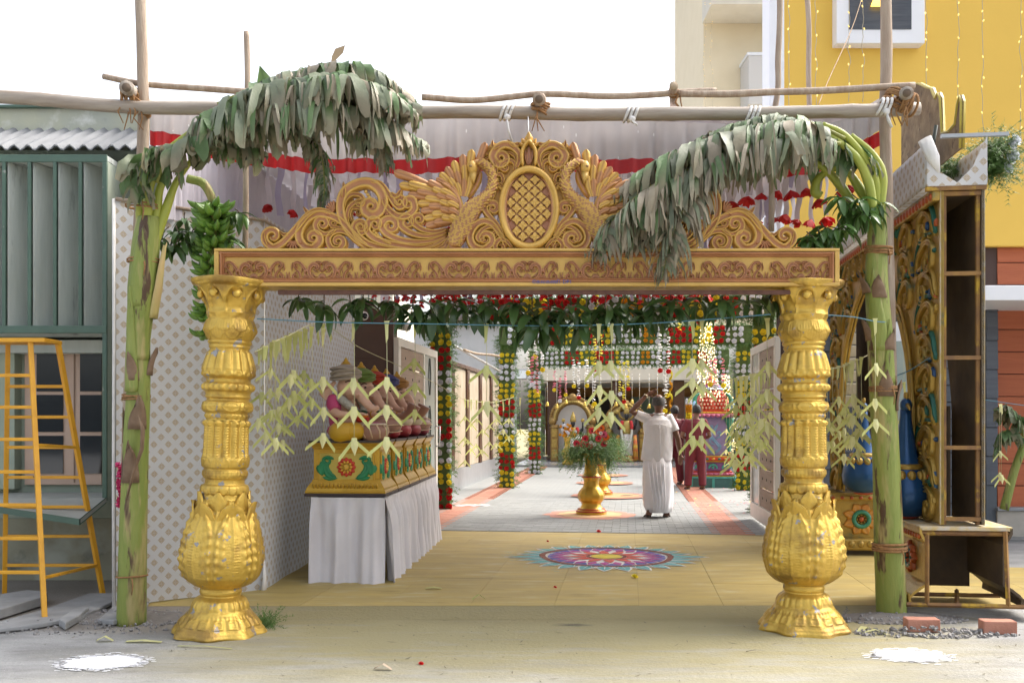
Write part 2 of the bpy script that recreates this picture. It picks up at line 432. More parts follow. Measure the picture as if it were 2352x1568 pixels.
def gate_leaf(hinge, far, label, sgn):
 d = (far-hinge); Ln = d.length; rz = math.atan2(d.y, d.x)
 t = thing('gate_leaf', label, 'gate', hinge, rz, 'open gate leaves of the courtyard')
 H = 2.36; z0 = .08
 def part(nm, m_, a0, a1, y0, y1, b0, b1, bev=.004):
  q = MB(); q.bx(a0, a1, y0, y1, b0, b1); return q.build(nm, m_, t, smooth=False, bevel=bev)
 part('stile', GFRM, 0, .12, -.03, .03, z0, H); part('stile', GFRM, Ln-.1, Ln, -.03, .03, z0, H)
 split = Ln*.60
 part('stile', GFRM, split, split+.08, -.03, .03, z0+.201, H-.101)
 part('rail', GFRM, .121, Ln-.101, -.03, .03, z0, z0+.2); part('rail', GFRM, .121, Ln-.101, -.03, .03, H-.1, H)
 n = 8; h = (H-.1-z0-.2)/n
 for k in range(n):
  a = z0+.2+k*h
  p = part('wood_panel', GPAN, .125, split-.005, -.022, .022, a+.012, a+h-.012)
  for sx in (.2, .5, .8):
   for sy in (-1, 1):
    q = MB(); q.ell((.125+(split-.13)*sx, sy*.024, a+h*.5), (.012, .006, .018), 6, 4); q.build('stud', IRON, p)
 part('glass_pane', FROST, split+.081, Ln-.101, -.008, .008, z0+.2, H-.1)
 for k in range(3):
  q = MB(); a = z0+.35+k*.65; x = split+.08+(Ln-.18-split)/2
  for s in (-1, 1):
   pts = [(x+s*(.02+.06*math.sin(u*PI)), y_, a+.5*u) for u in [i/12 for i in range(13)] for y_ in (-.016,)]
   q.tube(pts, .006, 5)
  q.tube([(x, -.016, a), (x+.05, -.016, a+.25), (x-.03, -.016, a+.5)], .006, 5)
  q.build('grille_scroll', IRON, t)
  part('dark_inset', IRON, split+.1, split+.2, -.012, .012, a+.52, a+.62)
 q = MB(); q.tube([(Ln-.16, -.03*sgn, 1.02), (Ln-.16, -.09*sgn, 1.02), (Ln-.16, -.09*sgn, 1.3), (Ln-.16, -.03*sgn, 1.3)], .012, 8)
 q.build('handle', mat('brushed_steel', (.6,.6,.6), rough=.25, metal=.9), t)
gate_leaf(Vector((-1.36, 11.25, 0)), Vector((-1.085, 13.6, 0)), 'open gate leaf with wood panels beside the elephant statues', 1)
gate_leaf(Vector((3.08, 11.1, 0)), Vector((3.29, 13.1, 0)), 'open gate leaf with wood panels behind right golden pillar', -1)

# ================================================================== buildings behind the courtyard
CONC = mat('bare_concrete', (.52,.53,.54), (.42,.43,.44), 1.2, rough=.9, bump=.3, bscale=8, wear=(.34,.35,.36), wscale=1.6, wthr=.58, wsoft=.2)
DARK = mat('dark_interior', (.035,.03,.028), rough=.6)
GLASSD = mat('dark_window_glass', (.03,.035,.04), rough=.06, spec=.8)
b = thing('concrete_building', 'bare grey concrete house wall behind the courtyard wall', 'building', (-4, 31, 0))
q = MB(); q.bx(-5, 4.15, 0, 6, 0, 4.45); q.build('wall', CONC, b, smooth=False)
q = MB(); q.bx(-5, 4.3, -.25, 6, 4.455, 4.62); q.build('roof_slab', CONC, b, smooth=False, bevel=.02)
for k in range(5):
 q = MB(); q.tube([(3.9-.35*k, .1, 4.6), (3.9-.35*k+.02, .1, 5.4)], .02, 6); q.build('rebar', IRON, b)
b = thing('cream_house', 'cream house wall with railing behind brown gate column', 'building', (-3.2, 18.5, 0))
q = MB(); q.bx(-4, .9, 0, 4, 0, 3.9); q.build('wall', CREAM, b, smooth=False)
for k in range(8):
 q = MB(); q.tube([(-.4+.14*k, -.06, 3.0), (-.4+.14*k, -.06, 3.9)], .012, 6); q.build('railing_bar', IRON, b)

ORANGEW = mat('ochre_hall_wall', (.42,.21,.05), (.34,.16,.04), 2, rough=.6)
bk = thing('shrine_hall', 'hall at the back with cream fascia over the golden shrines', 'building', C(2.2, 31, 0), -TH)
def bp(nm, m_, x0, x1, y0, y1, z0, z1, bev=.01):
 q = MB(); q.bx(x0, x1, y0, y1, z0, z1); return q.build(nm, m_, bk, smooth=False, bevel=bev)
bp('fascia', CREAM, -5.2, 1.0, -.6, .1, 2.62, 3.02)
bp('upper_wall', mat('white_wall_paint', (.78,.77,.73), (.72,.71,.67), 2, rough=.7), -5.2, 9, .11, .4, 3.0, 4.3)
bp('ceiling', CREAM, -5.2, 1.0, .11, 5, 2.55, 2.60)
bp('back_wall', ORANGEW, -5.2, 1.0, 4.0, 4.2, .08, 2.54)
bp('side_wall', mat('hall_grey_wall', (.33,.35,.37), rough=.5), -5.4, -5.21, .11, 4, .08, 2.6)
for x in (-4.6, -2.55, -.6):
 bp('column', BROWN, x-.17, x+.17, -.3, .05, .085, 2.615)
for x, w, m_ in ((-3.5, 1.3, DARK), (-1.6, 1.0, mat('hall_green_panel', (.18,.26,.20), rough=.5)), (.2, .9, mat('grey_curtain', (.42,.41,.40), (.32,.31,.30), 6, rough=.8, stretch=(9, 1, .3)))):
 bp('back_panel', m_, x-w/2, x+w/2, 3.9, 3.99, .3, 2.2)
SHUT = mat('shutter_grey', (.13,.145,.165), (.11,.12,.14), 3, rough=.4, metal=.3)
sh = thing('roller_shutter', 'dark grey roller shutter beside the shrine hall', 'shutter', C(3.75, 30.2, .08), -TH)
for k in range(26):
 q = MB(); q.box((0, 0, .06+k*.118), (1.05, .03, .112), M=Matrix.Rotation(.16, 3, 'X')); q.build('slat', SHUT, sh, smooth=False)
for s in (-1, 1):
 q = MB(); q.bx(s*.56-.04, s*.56+.04, -.06, .06, 0, 3.15); q.build('guide_rail', mat('grey_steel', (.4,.41,.42), rough=.4, metal=.6), sh, smooth=False)
b = thing('side_block', 'cream block with dark slatted window behind the small painted shrine', 'building', C(5.6, 26.5, 0), -TH)
q = MB(); q.bx(-1.2, 5, 0, 6, 0, 4.6); q.build('wall', CREAM, b, smooth=False)
for (x, z0, z1) in ((-.55, 2.05, 3.0), (-.55, .25, 1.8), (.55, .25, 3.0)):
 w = MB(); w.bx(x-.32, x+.32, -.05, -.01, z0, z1); wo = w.build('window', GFRM, b, smooth=False)
 for k in range(2):
  for r_ in range(3):
   h = (z1-z0-.12)/3
   w = MB(); w.bx(x-.28+.29*k, x-.01+.29*k, -.06, -.051, z0+.05+r_*h, z0+.01+(r_+1)*h); w.build('pane', mat('brown_window_pane', (.09,.05,.04), rough=.15), wo, smooth=False)
q = MB(); q.bx(-1.0, .3, -1.0, -.01, 1.95, 2.2); q.build('sunshade', WHITE, b, smooth=False)
q = MB(); q.bx(-.9, 1.2, -.04, .0, 3.4, 3.9); q.build('band', mat('brown_paint', (.25,.15,.10), rough=.6), b, smooth=False)
# ================================================================== the gate: two golden pillars
PROF = [(1059.5,140),(1062,146),(1072,145),(1079,141),(1085.5,136),(1092,124),(1105,115),(1118,108),(1144,97),(1170,89),(1181,88),(1187.5,91),(1194,86),(1205,81),(1213.5,82),(1226.5,86),(1248,93),(1261,92),(1274,86),(1285,80),
 (1289.5,78),(1294,82),(1300,81),(1305.5,76),(1308,74),(1312.5,77),(1317.7,76),(1323,72),(1326,72),(1335,78),(1370,89),(1400,97),(1417.5,99),(1424,97),(1430.5,88),(1435.7,82),(1448,82),(1452,90),(1458.7,97),(1469.5,98),(1478,95),(1483.4,86),(1489,83),
 (1497.7,82),(1501,85),(1506,84),(1510.7,78),(1517,78),(1524,88),(1539,94),(1554,91),(1563,84),(1567,80),(1573.6,83),(1582,80),(1589,76),(1597.5,82),(1604,83),(1617,79),(1717,81),(1734,86),(1740.6,88),(1757,87),(1768,84),(1776,78),
 (1779,78),(1784,83),(1798,84),(1809.5,80),(1814,74),(1818.7,73),(1830,73),(1834,76),(1838.4,82),(1846,86),(1857.7,87),(1867,86),(1871,83),(1894,86),(1926.5,95),(1949.5,108),(1995,127),(2041,139),(2087,147),(2110,149),(2133,147),
 (2156,142),(2179,134),(2197,122),(2213,104),(2221,88),(2225,76),(2229.4,75),(2236,78),(2245.5,78),(2252,74),(2256,75),(2261.5,84),(2270.7,95),(2289,103),(2305,107),(2310,113),(2316.6,117),(2323.5,119),(2335,128),(2358,146),(2376,160),(2388,170),(2399,172)]
KP = 1.726e-3; YB = 2399.0
def bump_(a, b, y):
 if y <= a or y >= b: return 0.0
 return math.sin(PI*(y-a)/(b-a))
def pdisp(y, th):
 d = 0.0
 if y < 1092: d += 7*math.cos(4*th)*sstep(1092, 1080, y)+(1.6*math.sin(40*th) if 1078 < y < 1088 else 0)
 if 1092 <= y < 1186:
  t = (y-1092)/94
  d += 13*max(0, math.cos(4*th))**3*math.sin(PI*min(1, t*1.5))*(t < .67)
  x = ((th/(PI/4)) % 1)-.5
  arch = .46*math.sqrt(max(0, 1-(1-t)**2))+.03
  d += 5.0*math.exp(-((abs(x)-arch)/.045)**2)
  d -= 5.5*(abs(x) < arch-.04)*sstep(.05, .3, t)*sstep(1, .8, t)
 if 1187 <= y < 1216:
  x = abs(((th/(PI/5)) % 1)-.5)*2; d += 5*sstep(.9, .2, x)*bump_(1187, 1216, y)
 if 1213 <= y < 1287:
  t = (y-1213)/74.
  for off, yb in ((0, 1.0), (.5, .62)):
   x = abs((((th/(PI/5))+off) % 1)-.5)*2
   e = 1.0*math.sqrt(max(0, 1-(max(0, t-(yb-.5))/.5)**2)) if t > yb-.5 else .98
   d += (3.2 if off else 2.2)*sstep(e+.05, e-.06, x)
   d += 3.0*math.exp(-((x-e)/.07)**2)*(t < yb)
   if x < e-.15: d += 1.1*math.cos(x*18)*bump_(.1, yb, t)
 if 1326 <= y < 1430:
  t = (y-1326)/104; x = ((th/(PI/8)) % 1)-.5
  d += 5.5*math.sqrt(max(0, 1-(2*x)**2))-3.5
  d += (2.4 if abs(x) < .24 and .08 < t < .72 else 0)*(1 if (int(th/(PI/8)) % 2) else 1)
  d += 4*bump_(.78, 1.0, t)*math.cos(16*th)
 if 1452 <= y < 1484: d += (3.2*math.cos(24*th)+1.5*math.cos(12*th))*bump_(1452, 1484, y)
 if 1517 <= y < 1566:
  x = ((th/(PI/4)) % 1)-.5; yy = (y-1541)/22; rr = math.hypot(x*2.1, yy)
  d += 3.4*math.exp(-((rr-.82)/.12)**2)+1.6*math.sin(x*60+yy*5)*(rr < .65)
 if 1567 <= y < 1589: d += 1.8*math.cos(28*th)*bump_(1567, 1589, y)
 if 1592 <= y < 1732:
  x = ((th/(2*PI/14)) % 1)-.5
  d += -5.5*math.cos(2*PI*x)*-1*.8
  if abs(abs(x)-.16) < .08: d += 1.8*math.sin((y+(18 if x > 0 else -18)*x)*.62)
  d += 4.5*math.exp(-((y-1604)/7)**2)*sstep(.3, .1, abs(x))
  d -= 2.5*sstep(.32, .5, abs(x))
 if 1732 <= y < 1770:
  x = abs(((th/(PI/8)) % 1)-.5)*2; t = (y-1732)/38
  e = math.sqrt(max(0, 1-(1-t)**2)); d += 2.8*math.exp(-((x-e)/.13)**2)+1.5*math.exp(-((x-e*.5)/.12)**2)
 if 1779 <= y < 1812: d += 1.3*math.sin(36*th)*bump_(1779, 1812, y)
 if 1838 <= y < 1880:
  x = abs(((th/(PI/8)) % 1)-.5)*2; t = (y-1838)/36
  e = math.sqrt(max(0, 1-min(1, t)**2)); d += 4.2*sstep(e+.06, e-.08, x)*(t < 1)
 if 1890 <= y < 2224:
  t = (2224-y)/334.
  u = ((th/(PI/3)) % 1)*2-1                       # main leaf centred at u=0
  e = .93*(1-sstep(.55, 1.02, t)**1.2*.8)
  a = abs(u)
  d += 5.5*sstep(e+.04, e-.08, a)*sstep(0, .15, t)
  d += 6.5*math.exp(-((a-e+.10)/.085)**2)*(1+.5*math.sin(t*62))*sstep(.02, .2, t)
  d += 4.0*math.exp(-((a-e*.60)/.10)**2)*(1+.45*math.sin(t*62+1.5))*sstep(.1, .35, t)
  d += 4.5*math.exp(-(u/.045)**2)*sstep(1, .85, t)
  if a < e*.45 and .12 < t < .62:
   q = max(math.sin((u*10+t*20)*PI*.8)**8, math.sin((u*10-t*20)*PI*.8)**8); d -= 1.7*q*sstep(.12, .2, t)*sstep(.62, .5, t)
  a2 = 1-a
  d += 4.0*math.exp(-(a2/.05)**2)*sstep(0, .2, t)
 if 2256 <= y < 2308:
  x = ((th/(PI/12)) % 1)-.5; d += (6.5*math.sqrt(max(0, 1-(2*x)**2))-4)*bump_(2256, 2312, y)+3*math.cos(8*th)*bump_(2270, 2312, y)
 if y >= 2308:
  t = (y-2308)/91.; x = ((th/(PI/4)) % 1)-.5
  d += t*14*math.cos(8*th)*.75
  if .18 < t < .66:
   bx_ = abs(abs(x)-.23); d += 3.4*(bx_ < .15)*(abs(t-.42) < .17)-2.8*(bx_ < .09)*(abs(t-.42) < .10)+2*(bx_ < .04)*(abs(t-.42) < .05)
  d += 3.5*abs(math.sin(16*th))*bump_(.05, .72, t)+2.0*math.sin(48*th)*bump_(.08, .3, t)-(7*max(0, math.sin(3*th+1))*sstep(.93, 1, t))+2.2*math.exp(-((t-.74)/.05)**2)
 return d
PSEC = [('capital', 1059.5, 1289.5), ('upper_drum', 1289.5, 1448), ('ring_band', 1448, 1592), ('fluted_shaft', 1592, 1776), ('collar', 1776, 1892), ('lotus_bulb', 1892, 2225), ('neck', 2225, 2256), ('base', 2256, 2399)]
NT = 176
PMESH = {}
for nm, a, b_ in PSEC:
 mb = MB(); st = 2.3 if nm in ('capital', 'lotus_bulb', 'base') else 2.0
 k = max(3, int((b_-a)/st)); ys = [b_-(b_-a)*i/k for i in range(k+1)]
 rows = []
 for y in ys:
  r = interp(PROF, y); row = []
  for j in range(NT):
   th = 2*PI*j/NT
   q = (r+pdisp(min(max(y, a+.01), b_-.01), th))*KP
   row.append((q*math.cos(th), q*math.sin(th), (YB-y)*KP))
  rows.append(row)
 i = mb.grid(rows, cu=True)
 if nm == 'capital': mb.f.append(tuple(range(i+k*NT, i+(k+1)*NT)))
 PMESH[nm] = mb.mesh(nm, GOLD)
def leaf_tip(th, r0, z0, h, w, flare):
 mb = MB(); rows = []
 for s in (0, 1):
  for i in range(9):
   t = i/8; row = []
   ww = w*math.sqrt(max(.02, 1-t**2.2))*(1+.06*math.sin(t*20))
   for j in range(9):
    x = (j/8*2-1)
    rr = r0+flare*t**1.6-(.05*x*x*(1-t*.5))*w*4-(.012 if s else 0)+.006*math.exp(-(x/.15)**2)
    row.append((rr, x*ww, z0+h*t-.02*x*x*h))
   rows.append(row) if s == 0 else rows.append(row)
 A, B = rows[:9], rows[9:]
 mb.grid(A); mb.grid(B)
 for edge in ([r[0] for r in A], [r[-1] for r in A]): pass
 mb.grid([[r[0] for r in A], [r[0] for r in B]]); mb.grid([[r[-1] for r in A], [r[-1] for r in B]]); mb.grid([A[-1], B[-1]])
 return mb
LT1 = leaf_tip(0, .188, .70, .165, .098, .022).mesh('leaf_tip', GOLD); LT2 = leaf_tip(0, .165, .74, .19, .068, .006).mesh('leaf_tip', GOLD)
VOL = MB(); VOL.ell((0, 0, 0), (.022, .028, .028), 12, 8); VOL.tube([(0, .0+.03*math.cos(a)*(1-a/9), .03*math.sin(a)*(1-a/9)) for a in [k*.5 for k in range(16)]], .009, 6); VOLM = VOL.mesh('volute', GOLD)
def pillar(x, Y, tilt, spin, label):
 t = thing('golden_pillar', label, 'pillar', (x, Y, 0), group='golden pillars of the gate', rot=(Matrix.Rotation(tilt, 3, 'Y') @ Matrix.Rotation(spin, 3, 'Z')).to_euler())
 parts = {}
 for nm, _, _ in PSEC: parts[nm] = put(nm, PMESH[nm], t)
 for k in range(6):
  a = PI/6+PI/3*k
  put('leaf_tip', LT1, parts['lotus_bulb'], rot=(0, 0, a))
  put('leaf_tip', LT2, parts['lotus_bulb'], rot=(0, 0, a+PI/6))
 for k in range(8):
  a = PI/8+PI/4*k
  put('volute', VOLM, parts['capital'], loc=(.196*math.cos(a), .196*math.sin(a), 2.205), rot=(0, 0, a))
 return t
pl = pillar(-1.925, 6.3, math.radians(2.1), -PI/2+.05, 'golden lotus pillar beside the banana bunch, left of the entrance')
pr = pillar(1.955, 6.42, 0.0, -PI/2-.08+PI/3, 'golden lotus pillar beside the painted arch, right of the entrance')

# ================================================================== beam with carved motifs
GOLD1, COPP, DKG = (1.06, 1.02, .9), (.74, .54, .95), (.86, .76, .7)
BEAMY, KB = 6.2, 6.2/F                         # metres per photo pixel on the beam's plane
def B2(x, y, dy=0.0):
 p = P(x, y, BEAMY); return Vector((p.x-bm_o.x, dy, p.z-bm_o.z))
bm_o = P(1209, 655, BEAMY)
beam = thing('carved_beam', 'golden beam with a row of nine carved scroll motifs across the gate', 'beam', bm_o)
x0, x1, zt = B2(491, 655).x, B2(1929, 655).x, B2(0, 575).z
q = MB(); q.bx(x0+.02, x1-.02, .035, .22, .005, zt-.005); q.build('core', GOLDC, beam, smooth=False)
q = MB(); q.bx(x0, x1, 0, .25, zt-.004, zt+.014); q.build('top_edge', GOLDC, beam, smooth=False, bevel=.004)
q = MB(); q.bx(x0, x1, 0, .25, -.004, .018); q.build('bottom_edge', GOLDC, beam, smooth=False, bevel=.004)
for xx in (x0, x1-.03):
 q = MB(); q.bx(xx, xx+.03, .002, .248, .0185, zt-.0045); q.build('end_edge', GOLDC, beam, smooth=False, bevel=.004)
def rail(pts, nm):
 q = MB(); prof = [(0, .03), (.004, .008), (.012, .004), (.02, .018), (.028, .012), (.034, .034)]
 for (a, b_) in pts:
  rows = [[Vector((x, d, b_[0]+b_[1]*o)) for x in (x0+.031, x1-.031)] for o, d in prof]
  i = q.grid(rows); q.col(COPP, len(q.v)-i)
 q.build(nm, GOLDC, beam, smooth=False)
rail([(0, (zt-.005, -1))], 'top_moulding'); rail([(0, (.0185, 1))], 'bottom_moulding')
q = MB()
for xx, s in ((x0+.031, 1), (x1-.031, -1)):
 prof = [(0, .03), (.004, .008), (.012, .004), (.02, .018), (.028, .012), (.034, .034)]
 i = q.grid([[Vector((xx+s*o, d-.0005, z)) for z in (.02, zt-.006)] for o, d in prof]); q.col(COPP, len(q.v)-i)
q.build('end_moulding', GOLDC, beam, smooth=False)
q = MB(); q.bx(x0+.4, x1-.05, .06, .10, -.05, -.022); q.build('steel_angle', mat('rusty_steel', (.16,.08,.06), (.10,.05,.04), 20, rough=.8), beam, smooth=False)

def spiral(p, c, turns, n=22, r_end=.12):     # points from p spiralling into c; sign of turns sets the sense
 p, c = Vector(p[:2]).to_3d(), Vector(c[:2]).to_3d(); d = p-c; r0 = d.length; a0 = math.atan2(d.y, d.x)
 return [(c.x+r0*(1-(1-r_end)*(k/n))*math.cos(a0+turns*2*PI*k/n), c.y+r0*(1-(1-r_end)*(k/n))*math.sin(a0+turns*2*PI*k/n)) for k in range(1, n+1)]
def turn_sense(pts, c):
 a, b_ = Vector(pts[-2][:2]), Vector(pts[-1][:2]); cc = Vector(c[:2])
 return 1 if (b_-a).cross(cc-b_) > 0 else -1
OFF = (-1, -.86, -.62, -.3, 0, .3, .62, .86, 1); HGT = (0, .72, 1.0, .62, .5, .62, 1.0, .72, 0)
def stroke(mb, pts, w, h, tr, back=.0, cols=(GOLD1, COPP), base=0.0, prof=None, sp=None, turns=1.15, n=7, smooth_w=True):
 """a raised band with two gold ridges and a copper valley; tr maps picture x, y to local x, z"""
 if sp is not None: ts = turn_sense(pts, sp)
 path = [(v.x, v.y) for v in cat([(p[0], p[1], 0) for p in pts], n)]
 L1 = len(path)
 if sp is not None: path += spiral(path[-1], sp, ts*turns)
 m = len(path); hg = prof or HGT
 ww = w if hasattr(w, '__len__') else (w, w)
 rows = []; cs = []
 loc = [Vector(tr(*p)) for p in path]          # local (x, z)
 for j in range(m):
  t = (loc[min(j+1, m-1)]-loc[max(j-1, 0)]);
  if t.length < 1e-9: t = Vector((1, 0))
  t.normalize(); nn = Vector((-t.y, t.x))
  f = j/(m-1); wj = interp([(k/(len(ww)-1), q_) for k, q_ in enumerate(ww)], f)
  if sp is not None and j > L1: wj *= 1-.45*((j-L1)/(m-L1))
  fade = min(1, (j+.6)/2.5, (m-1-j+.6)/2.5)
  row = [Vector((loc[j].x, back, loc[j].y))+Vector((nn.x, 0, nn.y))*wj*OFF[0]*fade]
  cs.append(DKG)
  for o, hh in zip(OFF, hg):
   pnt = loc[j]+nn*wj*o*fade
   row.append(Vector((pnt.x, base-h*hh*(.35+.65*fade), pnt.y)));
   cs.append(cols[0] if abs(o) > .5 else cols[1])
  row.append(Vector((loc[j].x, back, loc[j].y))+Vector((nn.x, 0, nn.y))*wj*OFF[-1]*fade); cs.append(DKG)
  rows.append(row)
 i = mb.grid(rows)
 k = len(rows[0]); mb.f.append(tuple(range(i, i+k))); mb.f.append(tuple(range(i+(m-1)*k, i+m*k)))
 if mb.c is None: mb.c = [GOLD1]*i
 while len(mb.c) < i: mb.c.append(GOLD1)
 mb.c.extend(cs)
DOME = (0, .45, .78, .95, 1, .95, .78, .45, 0)
LEAFP = (0, .55, .85, .9, .55, .9, .85, .55, 0)

KM = 5.28e-4
def tm(x, y): return ((x-545)*KM, (330-y)*KM)
def tmm(x, y): return ((545-x)*KM, (330-y)*KM)
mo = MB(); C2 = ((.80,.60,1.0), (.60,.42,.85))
for tr in (tm, tmm):
 stroke(mo, [(345,215),(300,140),(245,88),(190,90),(172,120)], (21*KM, 13*KM), .019, tr, cols=C2, sp=(200,130), turns=.8)
 stroke(mo, [(185,165),(225,195),(255,245),(250,295),(210,305),(170,290)], (10*KM, 28*KM, 14*KM), .019, tr, cols=C2, sp=(190,258), turns=.8)
 stroke(mo, [(490,312),(420,280),(375,215),(385,145),(430,108),(475,120)], (20*KM, 31*KM, 17*KM), .021, tr, cols=C2, sp=(465,150), turns=.7)
 stroke(mo, [(480,318),(420,285),(360,258),(312,262),(305,290)], (17*KM, 20*KM, 13*KM), .018, tr, cols=C2, sp=(322,298), turns=.6)
 stroke(mo, [(545,200),(515,170),(512,120),(545,85)], (11*KM, 17*KM, 8*KM), .019, tr, cols=C2)
 stroke(mo, [(545,110),(520,85),(470,82),(455,105)], (11*KM, 17*KM, 8*KM), .019, tr, cols=C2)
 stroke(mo, [(350,205),(330,170)], (36*KM, 28*KM), .021, tr, cols=C2, prof=DOME)
for tr in (tm, tmm):
 for e, w in (([(300,175),(322,235),(312,300)], 14), ([(410,205),(440,245),(480,262)], 15), ([(262,110),(282,160),(270,215)], 10), ([(205,200),(180,215),(165,240)], 9), ([(420,160),(455,195),(500,205)], 12), ([(350,250),(335,290),(350,320)], 12), ([(155,80),(140,150),(150,190)], 9), ([(130,310),(105,260),(112,200)], 12)):
  stroke(mo, e, (4*KM, w*KM, 3*KM), .015, tr, cols=C2, prof=LEAFP)
for k in range(9):
 a = PI*(k+.5)/9
 stroke(mo, [(545+20*math.cos(a), 300-20*math.sin(a)), (545+66*math.cos(a), 300-85*math.sin(a))], (7*KM, 15*KM, 10*KM), .016, tm, cols=C2, prof=LEAFP)
i0 = len(mo.v); mo.ell((0, -.004, 22*KM), (28*KM, .016, 24*KM), 10, 6); mo.col((.6,.42,.9), len(mo.v)-i0)
MOT = mo.mesh('scroll_motif', GOLDC)
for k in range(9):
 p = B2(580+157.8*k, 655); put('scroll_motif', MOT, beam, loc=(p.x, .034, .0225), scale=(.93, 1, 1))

# ================================================================== crest with two swans
KC = .28647/F*BEAMY
cr_o = P(588+2189*.28647, 294+985*.28647, BEAMY)
crest = thing('carved_crest', 'pierced golden crest with two swans around an oval medallion on the beam', 'ornament', (cr_o.x, BEAMY+.07, cr_o.z+.01))
tl = lambda x, y: ((x-2189)*KC, (985-y)*KC)
def strokes(name, lst, h=.034, parent=None, cols=(GOLD1, COPP), back=.045, prof=None):
 q = MB()
 for e in lst:
  pts, w = e[0], e[1]; sp = e[2] if len(e) > 2 else None; tn = e[3] if len(e) > 3 else 1.2
  stroke(q, pts, [x*KC for x in w], h*(1+rnd.uniform(-.12, .12)), tl, back=back, cols=cols, sp=sp, turns=tn, prof=prof)
 me = q.mesh(name, GOLDC)
 a = put(name, me, parent or crest); b_ = put(name, me, parent or crest, scale=(-1, 1, 1)); return a, b_
def plate(name, polys, y0, y1, col=DKG):
 q = MB()
 for pts in polys:
  i = len(q.v); q.prism([Vector((tl(*p)[0], y0, tl(*p)[1])) for p in pts], (0, y1-y0, 0)); q.col(col, len(q.v)-i)
 me = q.mesh(name, GOLDC, False)
 put(name, me, crest); put(name, me, crest, scale=(-1, 1, 1))
# backing of the middle and of the scroll fields
plate('backing_plate', [[(2189,70),(2130,120),(2080,125),(2010,100),(1960,125),(1895,95),(1860,130),(1850,190),(1830,250),(1880,310),(1915,400),(1925,500),(1890,600),(1940,690),(1960,760),(1990,860),(2040,935),(2080,985),(2189,985)],
      [(1730,975),(1715,880),(1760,770),(1860,760),(1930,800),(1990,880),(2010,985)]], .012, .05)
plate('backing_plate', [[(860,975),(760,880),(690,760),(670,640),(700,530),(760,480),(760,560),(740,640),(770,740),(800,830),(900,930),(1050,985)],
      [(500,960),(380,950),(335,870),(360,760),(430,700),(520,690),(620,740),(600,820),(520,830),(470,860),(520,920)],
      [(210,985),(100,960),(70,910),(80,860),(140,880),(230,900),(300,850),(330,985)],
      [(780,860),(800,780),(880,760),(960,880),(1100,930),(1300,950),(1480,930),(1500,985),(900,985)]], .016, .05)
